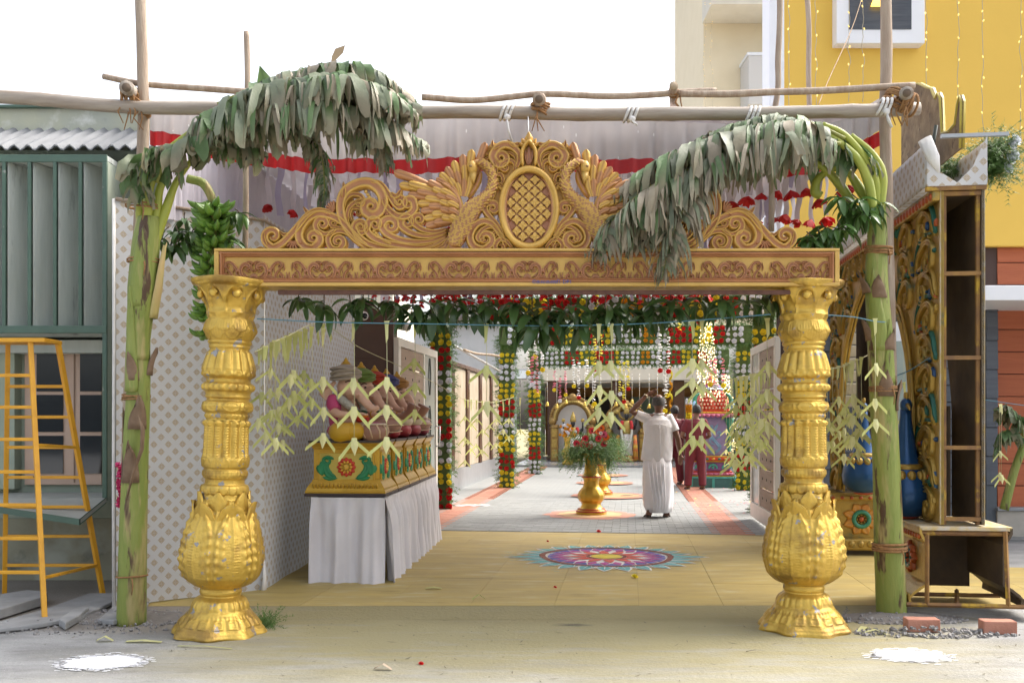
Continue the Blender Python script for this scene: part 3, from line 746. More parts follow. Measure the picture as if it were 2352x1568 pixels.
for nm, lst in (
 ('scroll', [([(900,972),(770,870),(690,750),(665,620),(700,510),(790,448),(890,432),(970,480),(1012,570),(990,660),(925,700),(868,672)], (30,44,46,44,34), (915,630), 1.1)]),
 ('scroll', [([(900,420),(990,440),(1050,520),(1090,585),(1135,632),(1175,620)], (16,26,34,26), (1143,590), 1.2),
    ([(1005,560),(1050,640),(1120,700),(1200,705),(1262,650),(1255,585)], (20,34,38,28), (1218,605), 1.1)]),
 ('scroll', [([(880,965),(770,850),(660,740),(540,690),(440,700),(355,780),(330,870),(370,945),(440,965),(490,925)], (26,36,40,40,30), (448,885), 1.1)]),
 ('scroll', [([(620,690),(500,655),(410,690),(330,780),(260,860),(190,930),(120,960),(70,925)], (16,30,36,36,30), (118,868), 1.1),
    ([(420,690),(390,665),(362,625)], (22,18,4)), ([(250,850),(205,855),(172,822)], (20,16,4)), ([(690,560),(695,500),(688,425)], (24,20,5)), ([(70,960),(45,890),(45,828)], (20,22,4)), ([(60,985),(20,965),(-30,985)], (18,16,4)), ([(1060,520),(1120,545),(1160,488)], (24,24,14))]),
 ('scroll', [([(760,830),(720,740),(730,650),(775,600),(835,575)], (14,22,24,18), (818,600), 1.0), ([(760,760),(740,690),(760,640),(800,640)], (10,16,14), (808,675), 1.0), ([(700,640),(705,580),(760,530),(830,540),(850,590)], (12,20,22,16), (815,590), .9),
    ([(850,740),(790,760),(775,810),(810,840)], (18,24,20), (838,795), 1.0)]),
 ('scroll', [([(760,870),(690,830),(610,835),(565,890),(590,960),(650,975),(688,935)], (18,26,30,28,22), (645,912), 1.1), ([(640,800),(560,850),(490,830),(465,780),(480,740)], (16,28,30,24), (520,770), 1.0), ([(730,830),(660,800),(600,790),(580,760)], (10,18,16), (610,765), 1.0)]),
 ('tail_scroll', [([(1540,805),(1430,832),(1330,815),(1262,768)], (14,26,30,26), (1300,735), 1.1), ([(1540,830),(1390,868),(1260,850),(1165,795),(1150,745)], (14,28,32,30,26), (1205,757), 1.1),
    ([(1540,855),(1370,910),(1190,905),(1060,860),(1000,795),(1015,745)], (14,30,36,36,28), (1070,785), 1.1), ([(1530,885),(1350,955),(1160,945),(970,900),(885,830),(892,765)], (14,30,34,34,26), (945,775), 1.1)]),
 ('tail_scroll', [([(1525,915),(1360,978),(1120,982),(920,940),(810,870),(775,800)], (14,28,34,32,24), (832,795), 1.0)]),
 ('side_scroll', [([(2010,960),(1960,860),(1890,770),(1810,748),(1738,800),(1712,880),(1745,950),(1820,975),(1880,935)], (20,32,36,34,24), (1838,890), 1.15), ([(1990,900),(1945,790),(1870,705),(1832,645),(1852,605),(1905,598)], (16,28,30,24), (1898,640), 1.0),
    ([(1985,900),(1930,815),(1870,790),(1810,820),(1775,870)], (10,20,22,18), (1803,880), 1.0), ([(2000,930),(1965,870),(1925,835)], (10,16,14), (1918,858), 1.0), ([(2060,975),(2010,910),(1955,895),(1920,930)], (14,24,24,20), (1960,955), 1.0)]),
 ('top_scroll', [([(2085,330),(2115,230),(2075,160),(2000,128),(1930,160),(1895,225),(1925,285)], (20,34,38,36,28), (1962,235), 1.2), ([(2070,350),(2075,290),(2045,255),(1998,265)], (12,20,22,16), (2000,310), 1.0), ([(2085,300),(2080,230),(2030,195),(1985,200)], (6,14,14,4)),
    ([(1960,460),(1980,420),(1965,375),(1930,370)], (10,20,20,12), (1930,400), .8), ([(1985,500),(1960,450),(1930,470),(1915,520)], (8,16,14,6)), ([(1880,580),(1900,540),(1920,500)], (16,18,5)), ([(1860,600),(1885,555),(1910,520)], (10,12,4))]),
 ('top_scroll', [([(2120,120),(2060,130),(2015,85)], (20,22,5)), ([(1960,130),(1900,150),(1895,85)], (18,24,5)), ([(1890,230),(1850,240),(1820,260)], (12,14,4)), ([(1890,200),(1860,200),(1835,215)], (12,14,4)), ([(1900,165),(1880,160),(1850,185)], (12,14,4)), ([(1905,260),(1925,330),(1915,380)], (10,18,6)), ([(1890,320),(1905,360),(1925,345)], (10,12,5))])):
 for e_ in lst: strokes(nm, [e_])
# beads and shells
for (a, b_, n_) in (((935, 825), (1065, 925), 9), ((870, 505), (945, 590), 6), ((1935, 420), (1965, 480), 5)):
 for k in range(n_):
  t = k/(n_-1); x, y = lerp(a[0], b_[0], t), lerp(a[1], b_[1], t)+14*math.sin(PI*t)
  lx, lz = tl(x, y); q = MB(); q.ell((lx, -.012, lz), (15*KC, .014, 15*KC), 8, 6)
  me = q.mesh('bead', GOLDC); put('bead', me, crest); put('bead', me, crest, scale=(-1, 1, 1))
def shell(cx, cy, r, a0, a1, n=7):
 q = MB()
 for k in range(n):
  a = lerp(a0, a1, k/(n-1))
  stroke(q, [(cx, cy), (cx+r*math.cos(a)*.6, cy-r*math.sin(a)*.6), (cx+r*math.cos(a), cy-r*math.sin(a))], [6*KC, r*.14*KC, r*.13*KC], .032, tl, back=.03, cols=((.8,.6,1.2), COPP), prof=DOME)
 me = q.mesh('shell', GOLDC); put('shell', me, crest); put('shell', me, crest, scale=(-1, 1, 1))
shell(620, 660, 85, PI*.55, PI*1.15); shell(1050, 650, 60, -PI*.85, -PI*.15); shell(285, 905, 75, -PI*.9, -PI*.1)

# swans
def feather(tip, root, w, copper):
 q = MB(); t, r = Vector(tip), Vector(root); d = (t-r).normalized(); nn = Vector((-d.y, d.x)); Ln = (t-r).length
 c_ = (.84,.64,1.05) if copper else GOLD1; cg = (.62,.46,.9) if copper else (.8,.66,.9)
 rows = []; back = []
 for i in range(13):
  u = 1-(1-i/12)**1.6
  ww = w*(.72+.28*min(1, u/.5)); cut = (Ln*(1-u))/w
  if cut < 1: ww *= math.sqrt(max(.0, 1-(1-cut)**2))
  p = r.lerp(t, u)+nn*7*math.sin(PI*u); row = []
  for j in range(9):
   x = j/4-1; hh = (1-abs(x)**3.2)*(.014+.010*u)-.006*math.exp(-(x/.16)**2)+.0016*math.sin(u*38+abs(x)*5)
   pt = p+nn*x*ww; lx, lz = tl(pt.x, pt.y); row.append((lx, -hh-.006*u, lz))
  rows.append(row); q_ = [(row[0][0], .02, row[0][2]), (row[-1][0], .02, row[-1][2])]; back.append(q_)
 q.grid([[b[0]]+row+[b[1]] for b, row in zip(back, rows)])
 q.c = [x for row in rows for x in [DKG]+[c_, c_, c_, c_, cg, c_, c_, c_, c_]+[DKG]]
 return q
wings = []
rootA = [(1420,470),(1470,520),(1500,570),(1530,610),(1540,650),(1550,700),(1555,750)]
tipA = [(1098,345),(1140,450),(1212,530),(1290,600),(1312,665),(1340,725),(1352,785)]
rows1 = [(zip(tipA, rootA), 34, 0), (zip([(1215,440),(1285,505),(1350,560),(1380,625),(1405,690),(1420,760)], [(1500,530),(1530,560),(1560,600),(1570,640),(1575,690),(1570,745)]), 32, -.012),
         (zip([(1375,430),(1410,485),(1445,535),(1470,590),(1475,650),(1485,720)], [(1570,540),(1590,570),(1600,600),(1605,640),(1600,690),(1590,740)]), 30, -.024),
         (zip([(1480,500),(1520,550),(1535,600),(1540,655),(1545,715)], [(1610,570),(1620,600),(1625,640),(1620,690),(1610,740)]), 27, -.034)]
rows2 = [(zip([(1838,108),(1728,165),(1655,205),(1580,255),(1522,305),(1470,355),(1440,400)], [(1700,470),(1670,470),(1650,470),(1630,475),(1610,480),(1590,485),(1570,490)]), 34, .004),
         (zip([(1760,260),(1668,295),(1605,345),(1545,400),(1505,440)], [(1690,520),(1665,520),(1640,520),(1620,525),(1600,530)]), 30, -.008),
         (zip([(1720,380),(1665,410),(1605,440),(1560,470)], [(1680,550),(1655,550),(1635,550),(1615,550)]), 27, -.018)]
neck = [(1735,300),(1770,275),(1830,290),(1885,350),(1898,440),(1868,520),(1800,590),(1730,650),(1675,730),(1630,820),(1590,900),(1565,965)]
nw = [24,30,34,38,40,42,52,78,92,86,66,40]
npath = cat([(x, y, 0) for x, y in neck], 6); nwid = [interp([(k/(len(nw)-1), v) for k, v in enumerate(nw)], j/(len(npath)-1)) for j in range(len(npath))]
def make_swan():
 sw = put('swan', None, crest); sw.empty_display_size = .05
 q = MB(); stroke(q, neck, [w*KC for w in nw], .06, tl, back=.04, cols=((.9,.75,1), (.9,.75,1)), prof=DOME, n=6)
 q.build('body', GOLDC, sw)
 q = MB(); cnt = 0
 for j in range(8, len(npath)-4):                      # overlapping scales of the plumage
  p = npath[j]; t = (npath[j+1]-npath[j-1]).normalized(); nn = Vector((-t.y, t.x, 0)); w = nwid[j]
  k = max(3, int(w*2/17));
  for s in range(k):
   u = (s+.5*(j % 2)+.25)/k*2-1
   if abs(u) > .93: continue
   c2 = p+nn*w*u; lx, lz = tl(c2.x, c2.y); hy = -.06*math.sqrt(1-u*u)*.98
   rs = 10.5*KC; i = len(q.v); dn = Vector((t.x, -t.y)).normalized(); pn = Vector((-dn.y, dn.x)); pts = []
   for a in range(9):
    ang = -PI/2*1.2+PI*1.2*a/8
    e = dn*math.cos(ang)*rs*1.25+pn*math.sin(ang)*rs
    pts.append(Vector((lx+e.x, hy-.009*(math.cos(ang) > -.2)-.002, lz+e.y)))
   pts.append(Vector((lx-dn.x*rs, hy+.002, lz-dn.y*rs)))
   ctr = Vector((lx, hy-.011, lz)); q.v.append(ctr); q.v += pts
   for a in range(len(pts)): q.f.append((i, i+1+a, i+1+(a+1) % len(pts)))
   cc = GOLD1 if (cnt+j) % 3 else COPP; q.col(cc, len(q.v)-i); cnt += 1
 tag(q.build('plumage_scales', GOLDC, sw), kind='stuff')
 q = MB(); lx, lz = tl(1735, 318)
 q.ell((lx, -.03, lz), (40*KC, .045, 56*KC), 14, 10); i = len(q.v); q.col(GOLD1, i)
 q.build('head', GOLDC, sw)
 q = MB(); b0, b1 = tl(1738, 365), tl(1745, 448)
 q.tube([(b0[0], -.035, b0[1]), ((b0[0]+b1[0])/2-.003, -.045, (b0[1]+b1[1])/2), (b1[0], -.035, b1[1])], [.026, .019, .004], 10); q.build('beak', GOLDC, sw)
 q = MB(); e = tl(1722, 318); q.ell((e[0], -.073, e[1]), (.011, .006, .008), 8, 6); q.col((.45,.4,.6), len(q.v)); q.build('eye', GOLDC, sw)
 for rows in (rows2, rows1):
  for prs, w, dy in rows:
   for k, (a, b_) in enumerate(prs):
    f = feather(a, b_, w, (k+int(-dy*100)) % 2 == 0); f.build('feather', GOLDC, sw, loc=(0, dy, 0))
 # shoulder edge of the wing, and the foot
 q = MB(); stroke(q, [(1470,430),(1560,490),(1620,570),(1640,660),(1625,760)], [16*KC, 24*KC, 26*KC, 22*KC], .05, tl, back=.02, prof=DOME)
 stroke(q, [(1590,900),(1560,960),(1640,975),(1720,978)], [40*KC, 30*KC, 16*KC, 8*KC], .045, tl, back=.03, prof=DOME)
 stroke(q, [(1700,560),(1780,420),(1800,330)], [16*KC, 22*KC, 14*KC], .02, tl, back=.03, prof=DOME)
 q.build('wing_edge', GOLDC, sw)
 for e in ([(1540,880),(1500,940),(1440,978)], [(1540,900),(1520,950),(1490,978)], [(1530,870),(1440,935),(1330,978)], [(1550,920),(1545,955),(1535,980)]):
  q = MB(); stroke(q, e, [16*KC, 22*KC, 10*KC], .03, tl, back=.03, prof=LEAFP); q.build('tail_plume', GOLDC, sw)
 return sw
rows1 = [(list(p), w, d) for p, w, d in rows1]; rows2 = [(list(p), w, d) for p, w, d in rows2]
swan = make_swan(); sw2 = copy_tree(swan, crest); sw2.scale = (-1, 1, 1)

# medallion
oc = (2189, 642); q = MB(); rows = []; cs = []
for k in range(72):
 a = 2*PI*k/72; row = []
 for f, hh in ((1.0, .02), (1.0, -.03), (.965, -.05), (.91, -.056), (.86, -.046), (.82, -.03), (.79, -.034), (.765, -.03), (.75, .0)):
  rx, ry = 247*f if f > .8 else 247*f*(178/247/.75), 342*f if f > .8 else 342*f*(290/342/.75)
  if f <= .8: rx, ry = 178*f/.75, 290*f/.75
  lx, lz = tl(oc[0]+rx*math.cos(a), oc[1]+ry*math.sin(a)); row.append((lx, hh, max(lz, .002)))
 rows.append(row); cs += [GOLD1]*6+[COPP, COPP, COPP]
q.grid(rows, cv=True); q.c = cs; med = q.build('medallion', GOLDC, crest)
q = MB(); q.poly([Vector((tl(oc[0]+185*math.cos(2*PI*k/60), 0)[0], -.004, tl(0, oc[1]+300*math.sin(2*PI*k/60))[1])) for k in range(60)], col=(.66,.45,.9)); q.build('ground_plate', GOLDC, med, smooth=False)
q = MB()
def ros():
 r = MB()
 for k in range(4):
  a = PI/2*k; d = Vector((math.cos(a), math.sin(a))); n_ = Vector((-d.y, d.x)); i = len(r.v)
  for (u, w_, h) in ((0, .0, .010), (.45, .42, .014), (.45, 0, .009), (.45, -.42, .014), (1.0, 0, .004), (.8, .2, .011), (.8, -.2, .011)):
   p = d*u+n_*w_; r.v.append(Vector((p.x*.034, -h*1.4, p.y*.034)))
  r.f += [(i, i+1, i+2), (i, i+2, i+3), (i+1, i+5, i+2), (i+2, i+5, i+4), (i+2, i+4, i+6), (i+2, i+6, i+3)]
 r.ell((0, -.012, 0), (.007, .006, .007), 6, 4); r.col(GOLD1, len(r.v)); return r.mesh('rosette', GOLDC)
RM = ros(); sx, sz = 98, 92
for r_ in range(-7, 8):
 for k in range(-3, 4):
  x, y = oc[0]+(k+.5*(r_ % 2))*sx, oc[1]+r_*sz/2
  if ((x-oc[0])/162)**2+((y-oc[1])/272)**2 < 1: put('rosette', RM, med, loc=(tl(x, y)[0], -.006, tl(x, y)[1]), scale=(.98, 1, .98))
q = MB()
for k in range(-9, 10):
 for s in (-1, 1):
  pts = []
  for j in range(41):
   u = -1+j/20; x = oc[0]+u*180; y = oc[1]+s*(u*180)*(sz/sx)+(k+.5)*sz*1.0
   if ((x-oc[0])/176)**2+((y-oc[1])/286)**2 < 1: pts.append(Vector((tl(x, y)[0], -.006, tl(x, y)[1])))
  if len(pts) > 2:
   i = len(q.v); q.tube([pts[0], pts[-1]], .0035, 4); q.col(COPP, len(q.v)-i)
q.build('lattice', GOLDC, med)
# finial niche over the medallion
def ctr(name, lst, prof=None, h=.04):
 q = MB()
 for pts, w in lst: stroke(q, pts, [x*KC for x in w], h, tl, back=.03, prof=prof)
 return q.build(name, GOLDC, crest)
q = MB()
stroke(q, [(2140,310),(2132,220),(2145,155),(2189,105),(2233,155),(2246,220),(2238,310)], [14*KC, 20*KC, 18*KC, 18*KC, 18*KC, 20*KC, 14*KC], .05, tl, back=.02, cols=(GOLD1, GOLD1), prof=DOME); q.build('niche_frame', GOLDC, crest)
for e, w in (([(2189,300),(2189,210),(2189,135)], (12, 22, 6)), ([(2185,300),(2165,230),(2160,160)], (8, 14, 4)), ([(2193,300),(2213,230),(2218,160)], (8, 14, 4))):
 q = MB(); stroke(q, e, [x*KC for x in w], .03, tl, back=.015, cols=((.75,.55,1.0), (.6,.42,.9)), prof=LEAFP); q.build('palmette_leaf', GOLDC, crest)
for e, w in (([(2189,120),(2189,70),(2189,22)], (20, 36, 5)), ([(2170,120),(2148,105),(2128,78)], (12, 24, 4)), ([(2208,120),(2230,105),(2250,78)], (12, 24, 4)), ([(2160,140),(2130,130),(2108,112)], (10, 18, 4)), ([(2218,140),(2248,130),(2270,112)], (10, 18, 4))):
 q = MB(); stroke(q, e, [x*KC for x in w], .045, tl, back=.03, cols=(GOLD1, DKG), prof=DOME); q.build('finial_leaf', GOLDC, crest)

# handwriting in blue and black ink
def writing(txt, loc, size, rot, m_, parent, nm='handwriting'):
 c = bpy.data.curves.new(nm, 'FONT'); c.body = txt; c.size = size; c.align_x = 'CENTER'; c.extrude = .0004; c.materials.append(m_)
 o = bpy.data.objects.new(nm, c); COL.objects.link(o); o.location = loc; o.rotation_euler = rot; o.parent = parent; return o
p = B2(1268, 649)
writing('\u00a9\u0b95\u0bb2\u0b95\u0ba3\u0bbf. DP1', (p.x, -.0025, p.z-.006), .034, (PI/2, 0, 0), mat('blue_ink', (.06,.09,.30), rough=.5), beam)
# ================================================================== pole frame
def pole(name, pts, r, label, group, m_=None, node=0.0, wob=.006, n=10, hollow=False):
 pts = [Vector(p) for p in pts]; path = cat(pts, 10) if len(pts) > 2 else [pts[0].lerp(pts[1], k/16) for k in range(17)]
 sd_ = rnd.random()*50; o0 = path[0].copy()
 fine = []; rr = []
 tot = sum((b-a).length for a, b in zip(path, path[1:])); acc = 0
 seq = []
 for a, b in zip(path, path[1:]):
  L_ = (b-a).length; k = max(1, int(L_/.05))
  for i in range(k): seq.append((a.lerp(b, i/k), acc+L_*i/k))
  acc += L_
 seq.append((path[-1], acc))
 for p, s in seq:
  w = Vector((mnoise.noise((s*1.3, sd_, 0)), mnoise.noise((s*1.3, sd_, 9)), mnoise.noise((s*1.3, sd_, 19))))*wob*2
  fine.append(p+w-o0)
  q = r[0]+(r[1]-r[0])*s/acc if hasattr(r, '__len__') else r
  q *= 1+.06*mnoise.noise((s*3, sd_, 4))
  if node:
   d = abs((s+sd_) % node-node/2)-node/2
   q *= 1+.10*math.exp(-((d)/.018)**2)-.05*math.exp(-((d+.03)/.015)**2)
  rr.append(q)
 t = thing(name, label, 'pole', o0, group=group)
 mb = MB(); mb.tube(fine, rr, n); mb.build('shaft', m_ or WOODP, t)
 for idx in (0, -1):
  d = (fine[idx]-fine[1 if idx == 0 else -2]).normalized()
  mb = MB(); e = fine[idx]+d*.0015
  if hollow:
   mb.tube([e, e-d*.0], rr[idx]*.6, n) if False else None
   mb.tube([e-d*.001, e+d*.001], [rr[idx]*.62]*2, n); mb.build('hollow_end', mat('pole_hollow', (.14,.10,.07), rough=.9), t)
  else:
   mb.tube([e-d*.001, e+d*.001], [rr[idx]*.93]*2, n); mb.build('cut_end', mat('pole_cut', (.50,.40,.28), (.40,.30,.2), 20, rough=.8), t)
 return t
GP = 'poles of the canopy frame'
pole('bamboo_pole', [P(321,-40,6.75), P(327,150,6.75), P(331,300,6.75), P(318,560,6.75), P(296,1000,6.78), G(296,1415)], (.038,.05), 'tall upright pole standing behind the left banana stem', GP)
pole('wooden_pole', [P(567,75,7.0), P(569,200,7.0), P(566,400,7.0), P(565,580,7.0)], .022, 'thin upright pole rising through the left banana leaves', GP)
pole('wooden_pole', [P(1789,-30,7.1), P(1786,120,7.1), P(1790,200,7.1), P(1779,300,7.1), P(1776,530,7.1)], .022, 'crooked upright pole rising through the right banana leaves', GP, wob=.014)
pole('wooden_pole', [P(1850,-30,8.0), P(1857,120,8.0), P(1863,245,8.0)], .022, 'thin crooked pole crossing the edge of the yellow wall', GP, wob=.014)
pole('bamboo_pole', [P(2034,-40,6.85), P(2036,150,6.85), P(2033,300,6.85), P(2040,560,6.85), P(2043,760,6.85), P(2050,1100,6.9), G(2052,1410)], (.04,.05), 'thick upright pole standing behind the right banana stem', GP)
BMX = pole('bamboo_pole', [P(-60,222,6.62), P(320,245,6.62), P(650,252,6.62), P(980,258,6.62), P(1300,260,6.62), P(1600,262,6.62), P(1850,258,6.62), P(2110,248,6.62)], .046, 'long bamboo pole lying level above the pleated cloth', GP, m_=BAMB, node=.62, n=14)
pole('wooden_pole', [P(237,176,6.8), P(330,192,6.8), P(480,203,6.8), P(640,212,6.8), P(800,225,6.8)], (.021,.026), 'thin brown pole sloping behind the left banana leaves', GP, wob=.01)
pole('wooden_pole', [P(970,224,6.78), P(1080,232,6.78), P(1230,217,6.78), P(1400,218,6.78), P(1540,221,6.78), P(1640,216,6.78)], .024, 'crooked brown pole above the crest finial', GP, wob=.02)
pole('wooden_pole', [P(1560,214,6.75), P(1680,217,6.75), P(1800,212,6.75), P(1950,205,6.75), P(2100,196,6.75)], .025, 'whitewashed thin pole in front of the yellow wall', GP)
pole('bamboo_pole', [P(290,200,6.45), P(318,222,7.2), P(360,250,9.0)], .048, 'hollow bamboo end poking out at the top left corner', GP, m_=BAMB, hollow=True)
pole('bamboo_pole', [P(1238,228,6.48), P(1240,240,7.4), P(1242,300,10.5)], .044, 'dark bamboo end poking out above the crest', GP, hollow=True)
pole('bamboo_pole', [P(2083,214,6.45), P(2066,226,7.3), P(2045,260,10.0)], .046, 'pale bamboo end poking out at the top right corner', GP, m_=BAMB, hollow=True)
pole('wooden_pole', [P(1547,196,6.6), P(1548,215,6.9), P(1549,320,9.5)], .030, 'small blunt pole end above the right part of the canopy', GP)
def lashing(c, axis, r, n, wid, label):
 t = thing('rope_lashing', label, 'rope', c, group='rope lashings on the poles')
 ax = Vector(axis).normalized(); a = ax.orthogonal().normalized(); b_ = ax.cross(a)
 for k in range(n):
  off = (k-(n-1)/2)*wid; tiltv = rnd.uniform(-.35, .35); q = MB(); rr = r*rnd.uniform(.95, 1.1)
  q.tube([ax*(off+tiltv*r*math.cos(x))+a*rr*math.cos(x)+b_*rr*math.sin(x) for x in [2*PI*i/20 for i in range(21)]], .009, 6, cap=False)
  q.build('rope_turn', ROPE, t)
 for k in range(3):
  q = MB(); s = Vector((rnd.uniform(-.05, .05), -r, -r*.6)); q.tube([s, s+Vector((rnd.uniform(-.03, .03), -.02, -.06)), s+Vector((rnd.uniform(-.05, .05), -.01, -.14))], [.006, .005, .003], 5); q.build('loose_end', ROPE, t)
lashing(P(300,232,6.66), (1, 0, .1), .066, 6, .017, 'brown rope lashing at the top left corner of the frame'); lashing(P(322,246,6.68), (.5, 0, 1), .078, 5, .018, 'brown rope lashing around the left upright pole')
lashing(P(1240,250,6.62), (.25, 0, 1), .06, 5, .018, 'brown rope lashing above the crest'); lashing(P(2055,235,6.66), (.6, 0, .8), .08, 7, .018, 'brown rope lashing at the top right corner of the frame'); lashing(P(2080,238,6.6), (1, 0, -.3), .07, 6, .017, 'brown rope lashing around the right bamboo end')
lashing(P(1548,215,6.78), (.2, 0, 1), .034, 3, .014, 'small brown rope lashing on the thin upper pole')
WCLOTH = mat('white_cotton', (.74,.72,.69), (.62,.6,.57), 8, rough=.9, bump=.3)
def knot(x, y, Y, ln, label):
 t = thing('cloth_tie', label, 'cloth', P(x, y, Y), group='white cloth ties on the bamboo')
 q = MB()
 for k in range(3):
  q.tube([Vector((.05*(k-1)*.6+.02*math.sin(a), -.053*math.cos(a), .053*math.sin(a))) for a in [2*PI*i/16 for i in range(17)]], .010, 6, cap=False)
 q.ell((.0, -.05, -.05), (.024, .02, .022), 8, 6)
 q.build('knot', WCLOTH, t)
 q = MB(); q.tube([(0, -.05, -.06), (.01, -.055, -.06-ln*.5), (.035, -.05, -.06-ln)], [.012, .02, .017], 6, flat=.4); q.build('loose_tail', WCLOTH, t)
knot(1165, 258, 6.62, .16, 'white cloth strip knotted round the bamboo left of the finial'); knot(1450, 262, 6.62, .03, 'small white cloth tie on the bamboo right of the finial'); knot(1728, 264, 6.62, .05, 'frayed white tie on the bamboo above the right banana leaf'); knot(2030, 245, 6.6, .10, 'white cloth strip tied at the top right corner')
q = MB(); q.tube([P(1213,268,6.55), P(1214,305,6.3)], .0035, 5)
tag(q.build('string', WCLOTH), 'white string holding up the tip of the crest', 'string')

# ================================================================== canopy: pleated valance, ceiling cloth, ribbon rows
def dotted_cloth(name, c1, c2, dot):
 m = mat(name, c1, c2, 3, rough=.75, trans=.25); N = m.node_tree.nodes; L = m.node_tree.links
 b = N['Principled BSDF']; uv = N.new('ShaderNodeTexCoord'); vo = N.new('ShaderNodeTexVoronoi'); vo.inputs['Scale'].default_value = 15; vo.inputs['Randomness'].default_value = .45
 L.new(uv.outputs['UV'], vo.inputs['Vector']); mr = N.new('ShaderNodeMapRange'); mr.inputs['From Min'].default_value = .10; mr.inputs['From Max'].default_value = .07; L.new(vo.outputs['Distance'], mr.inputs['Value'])
 mx = N.new('ShaderNodeMix'); mx.data_type = 'RGBA'; mx.inputs[7].default_value = (*dot, 1)
 src = b.inputs['Base Color'].links[0].from_socket; L.new(mr.outputs[0], mx.inputs[0]); L.new(src, mx.inputs[6]); L.new(mx.outputs[2], b.inputs['Base Color']); return m
VAL = dotted_cloth('sequinned_cloth', (.60,.56,.55), (.50,.46,.45), (.95,.95,.93))
REDC = mat('red_satin', (.52,.02,.02), (.42,.012,.015), 4, rough=.5, trans=.2)
def pleat(s, d=1.0): return .018*math.sin(s*46+1.5*math.sin(s*5))+.010*math.sin(s*91+2*math.sin(s*7.3))
def valance(pts_top, pts_bot, band_h, label, nm='valance'):
 """cloth between two rows of picture points (x, y, depth)"""
 t = thing(nm, label, 'cloth', P(*pts_top[0]), group='pleated canopy valances')
 top = cat([P(*p) for p in pts_top], 60); bot = cat([P(*p) for p in pts_bot], 60); o0 = t.location.copy()
 q = MB(); q.uv = []; s = 0; rows = [[] for _ in range(9)]; rb = [[] for _ in range(4)]
 for k in range(len(top)):
  if k: s += (bot[k]-bot[k-1]).length
  d = Vector((0, 1, 0))
  for j in range(9):
   f = j/8; p = top[k].lerp(bot[k], f)+d*pleat(s)*(.35+.65*f); rows[j].append(p-o0)
  for j in range(4):
   f = j/3; p = bot[k]+Vector((0, -.004, .0+.008*math.sin(s*9)-band_h*f))+d*pleat(s)*(1+.25*f); rb[j].append(p-o0)
 q.grid(rows)
 ss = [0]
 for k in range(1, len(top)): ss.append(ss[-1]+(bot[k]-bot[k-1]).length*1.3)
 h = (top[0]-bot[0]).length
 q.uv = [(ss[k], h*(1-j/8)) for j in range(9) for k in range(len(top))]
 q.build('cloth', VAL, t); q = MB(); q.grid(rb); q.build('red_band', REDC, t)
valance([(345,262,7.0), (700,266,7.08), (1200,270,7.1), (1700,285,7.08), (1900,285,7.05), (2028,222,6.95)],
  [(345,300,7.0), (420,352,7.05), (700,362,7.08), (1200,364,7.1), (1500,373,7.1), (1900,370,7.05), (2022,310,6.95)][:1]+[(700,362,7.08), (1200,362,7.1), (1700,370,7.08), (1900,360,7.05), (2020,300,6.95)], .105, 'grey pleated sequinned cloth with red hem below the bamboo pole')
CEIL = mat('lilac_canopy_cloth', (.56,.53,.58), (.47,.44,.50), 3, rough=.9, trans=.12)
t = thing('canopy_ceiling', 'lilac pleated cloth ceiling of the canopy behind the crest', 'canopy', C(-3.4, 7.3, 3.7))
o0 = t.location; q = MB(); rows = []
for j in range(60):
 v = 7.25+j*.12; row = []
 for i in range(140):
  f_ = i/139; u = (-2.65-v*math.sin(TH))/math.cos(TH)*(1-f_)+(2.78-v*math.sin(TH))/math.cos(TH)*f_
  row.append(C(u, v, 3.655-.04*(v-7.25)/7+.025*math.sin(u*38+math.sin(v*3))-.04*abs(math.sin((v-7.25)*PI/1.6)))-o0)
 rows.append(row)
q.grid(rows); q.build('cloth', CEIL, t)
q = MB(); q.grid([[Vector((lerp(-2.62, -2.36, min(1, k/30))+.42*max(0, (k-30)/90)+.02*math.sin(k*1.9), lerp(7.1, 7.6, k/30) if k < 30 else lerp(7.6, 11.4, (k-30)/90), lerp(2.9, 3.64, j/6)))-o0 for k in range(121)] for j in range(7)]); q.build('side_drape', CEIL, t)
def uvrect(q, a, b, c_, d_): pass
# ribbons
RIB = mat('pale_ribbon', (.66,.62,.64), (.56,.52,.56), 2, rough=.6, trans=.3, rndv=.15)
RIBV = mat('lilac_ribbon', (.44,.40,.52), (.36,.33,.46), 2, rough=.6, trans=.3, rndv=.15)
def ribbon_mesh(w, h, seed, m_):
 r = random.Random(seed); q = MB(); q.grid([[(x*w/2+.012*math.sin(j*1.3+seed), .012*math.sin(j*.9+seed*2+x), -h*j/6) for x in (-1, 0, 1)] for j in range(7)]); return q.mesh('ribbon', m_)
RIBM = [ribbon_mesh(.045, .50, s, RIB if s % 3 else RIBV) for s in range(6)]
REDF = mat('red_paper_flower', (.60,.015,.015), (.45,.008,.01), 10, rough=.6, trans=.25, rndv=.15)
def flower_mesh(seed):
 r = random.Random(seed); q = MB()
 for k in range(7):
  a = 2*PI*k/7+r.uniform(-.2, .2); d = Vector((math.cos(a), math.sin(a), 0)); n_ = Vector((-d.y, d.x, 0)); e = r.uniform(.035, .055)
  q.grid([[n_*(w*.0)+Vector((0, 0, 0)) for w in (-1, 0, 1)], [d*e*.6+n_*w*.026+Vector((0, 0, -.02-.008*abs(w))) for w in (-1, 0, 1)], [d*e*1.1+n_*w*.022+Vector((0, 0, -.055+r.uniform(-.012, .012))) for w in (-1, 0, 1)]])
 return q.mesh('paper_flower', REDF)
FLM = [flower_mesh(s) for s in range(5)]
names = ['nearest', 'second', 'third', 'fourth', 'fifth', 'sixth', 'farthest']
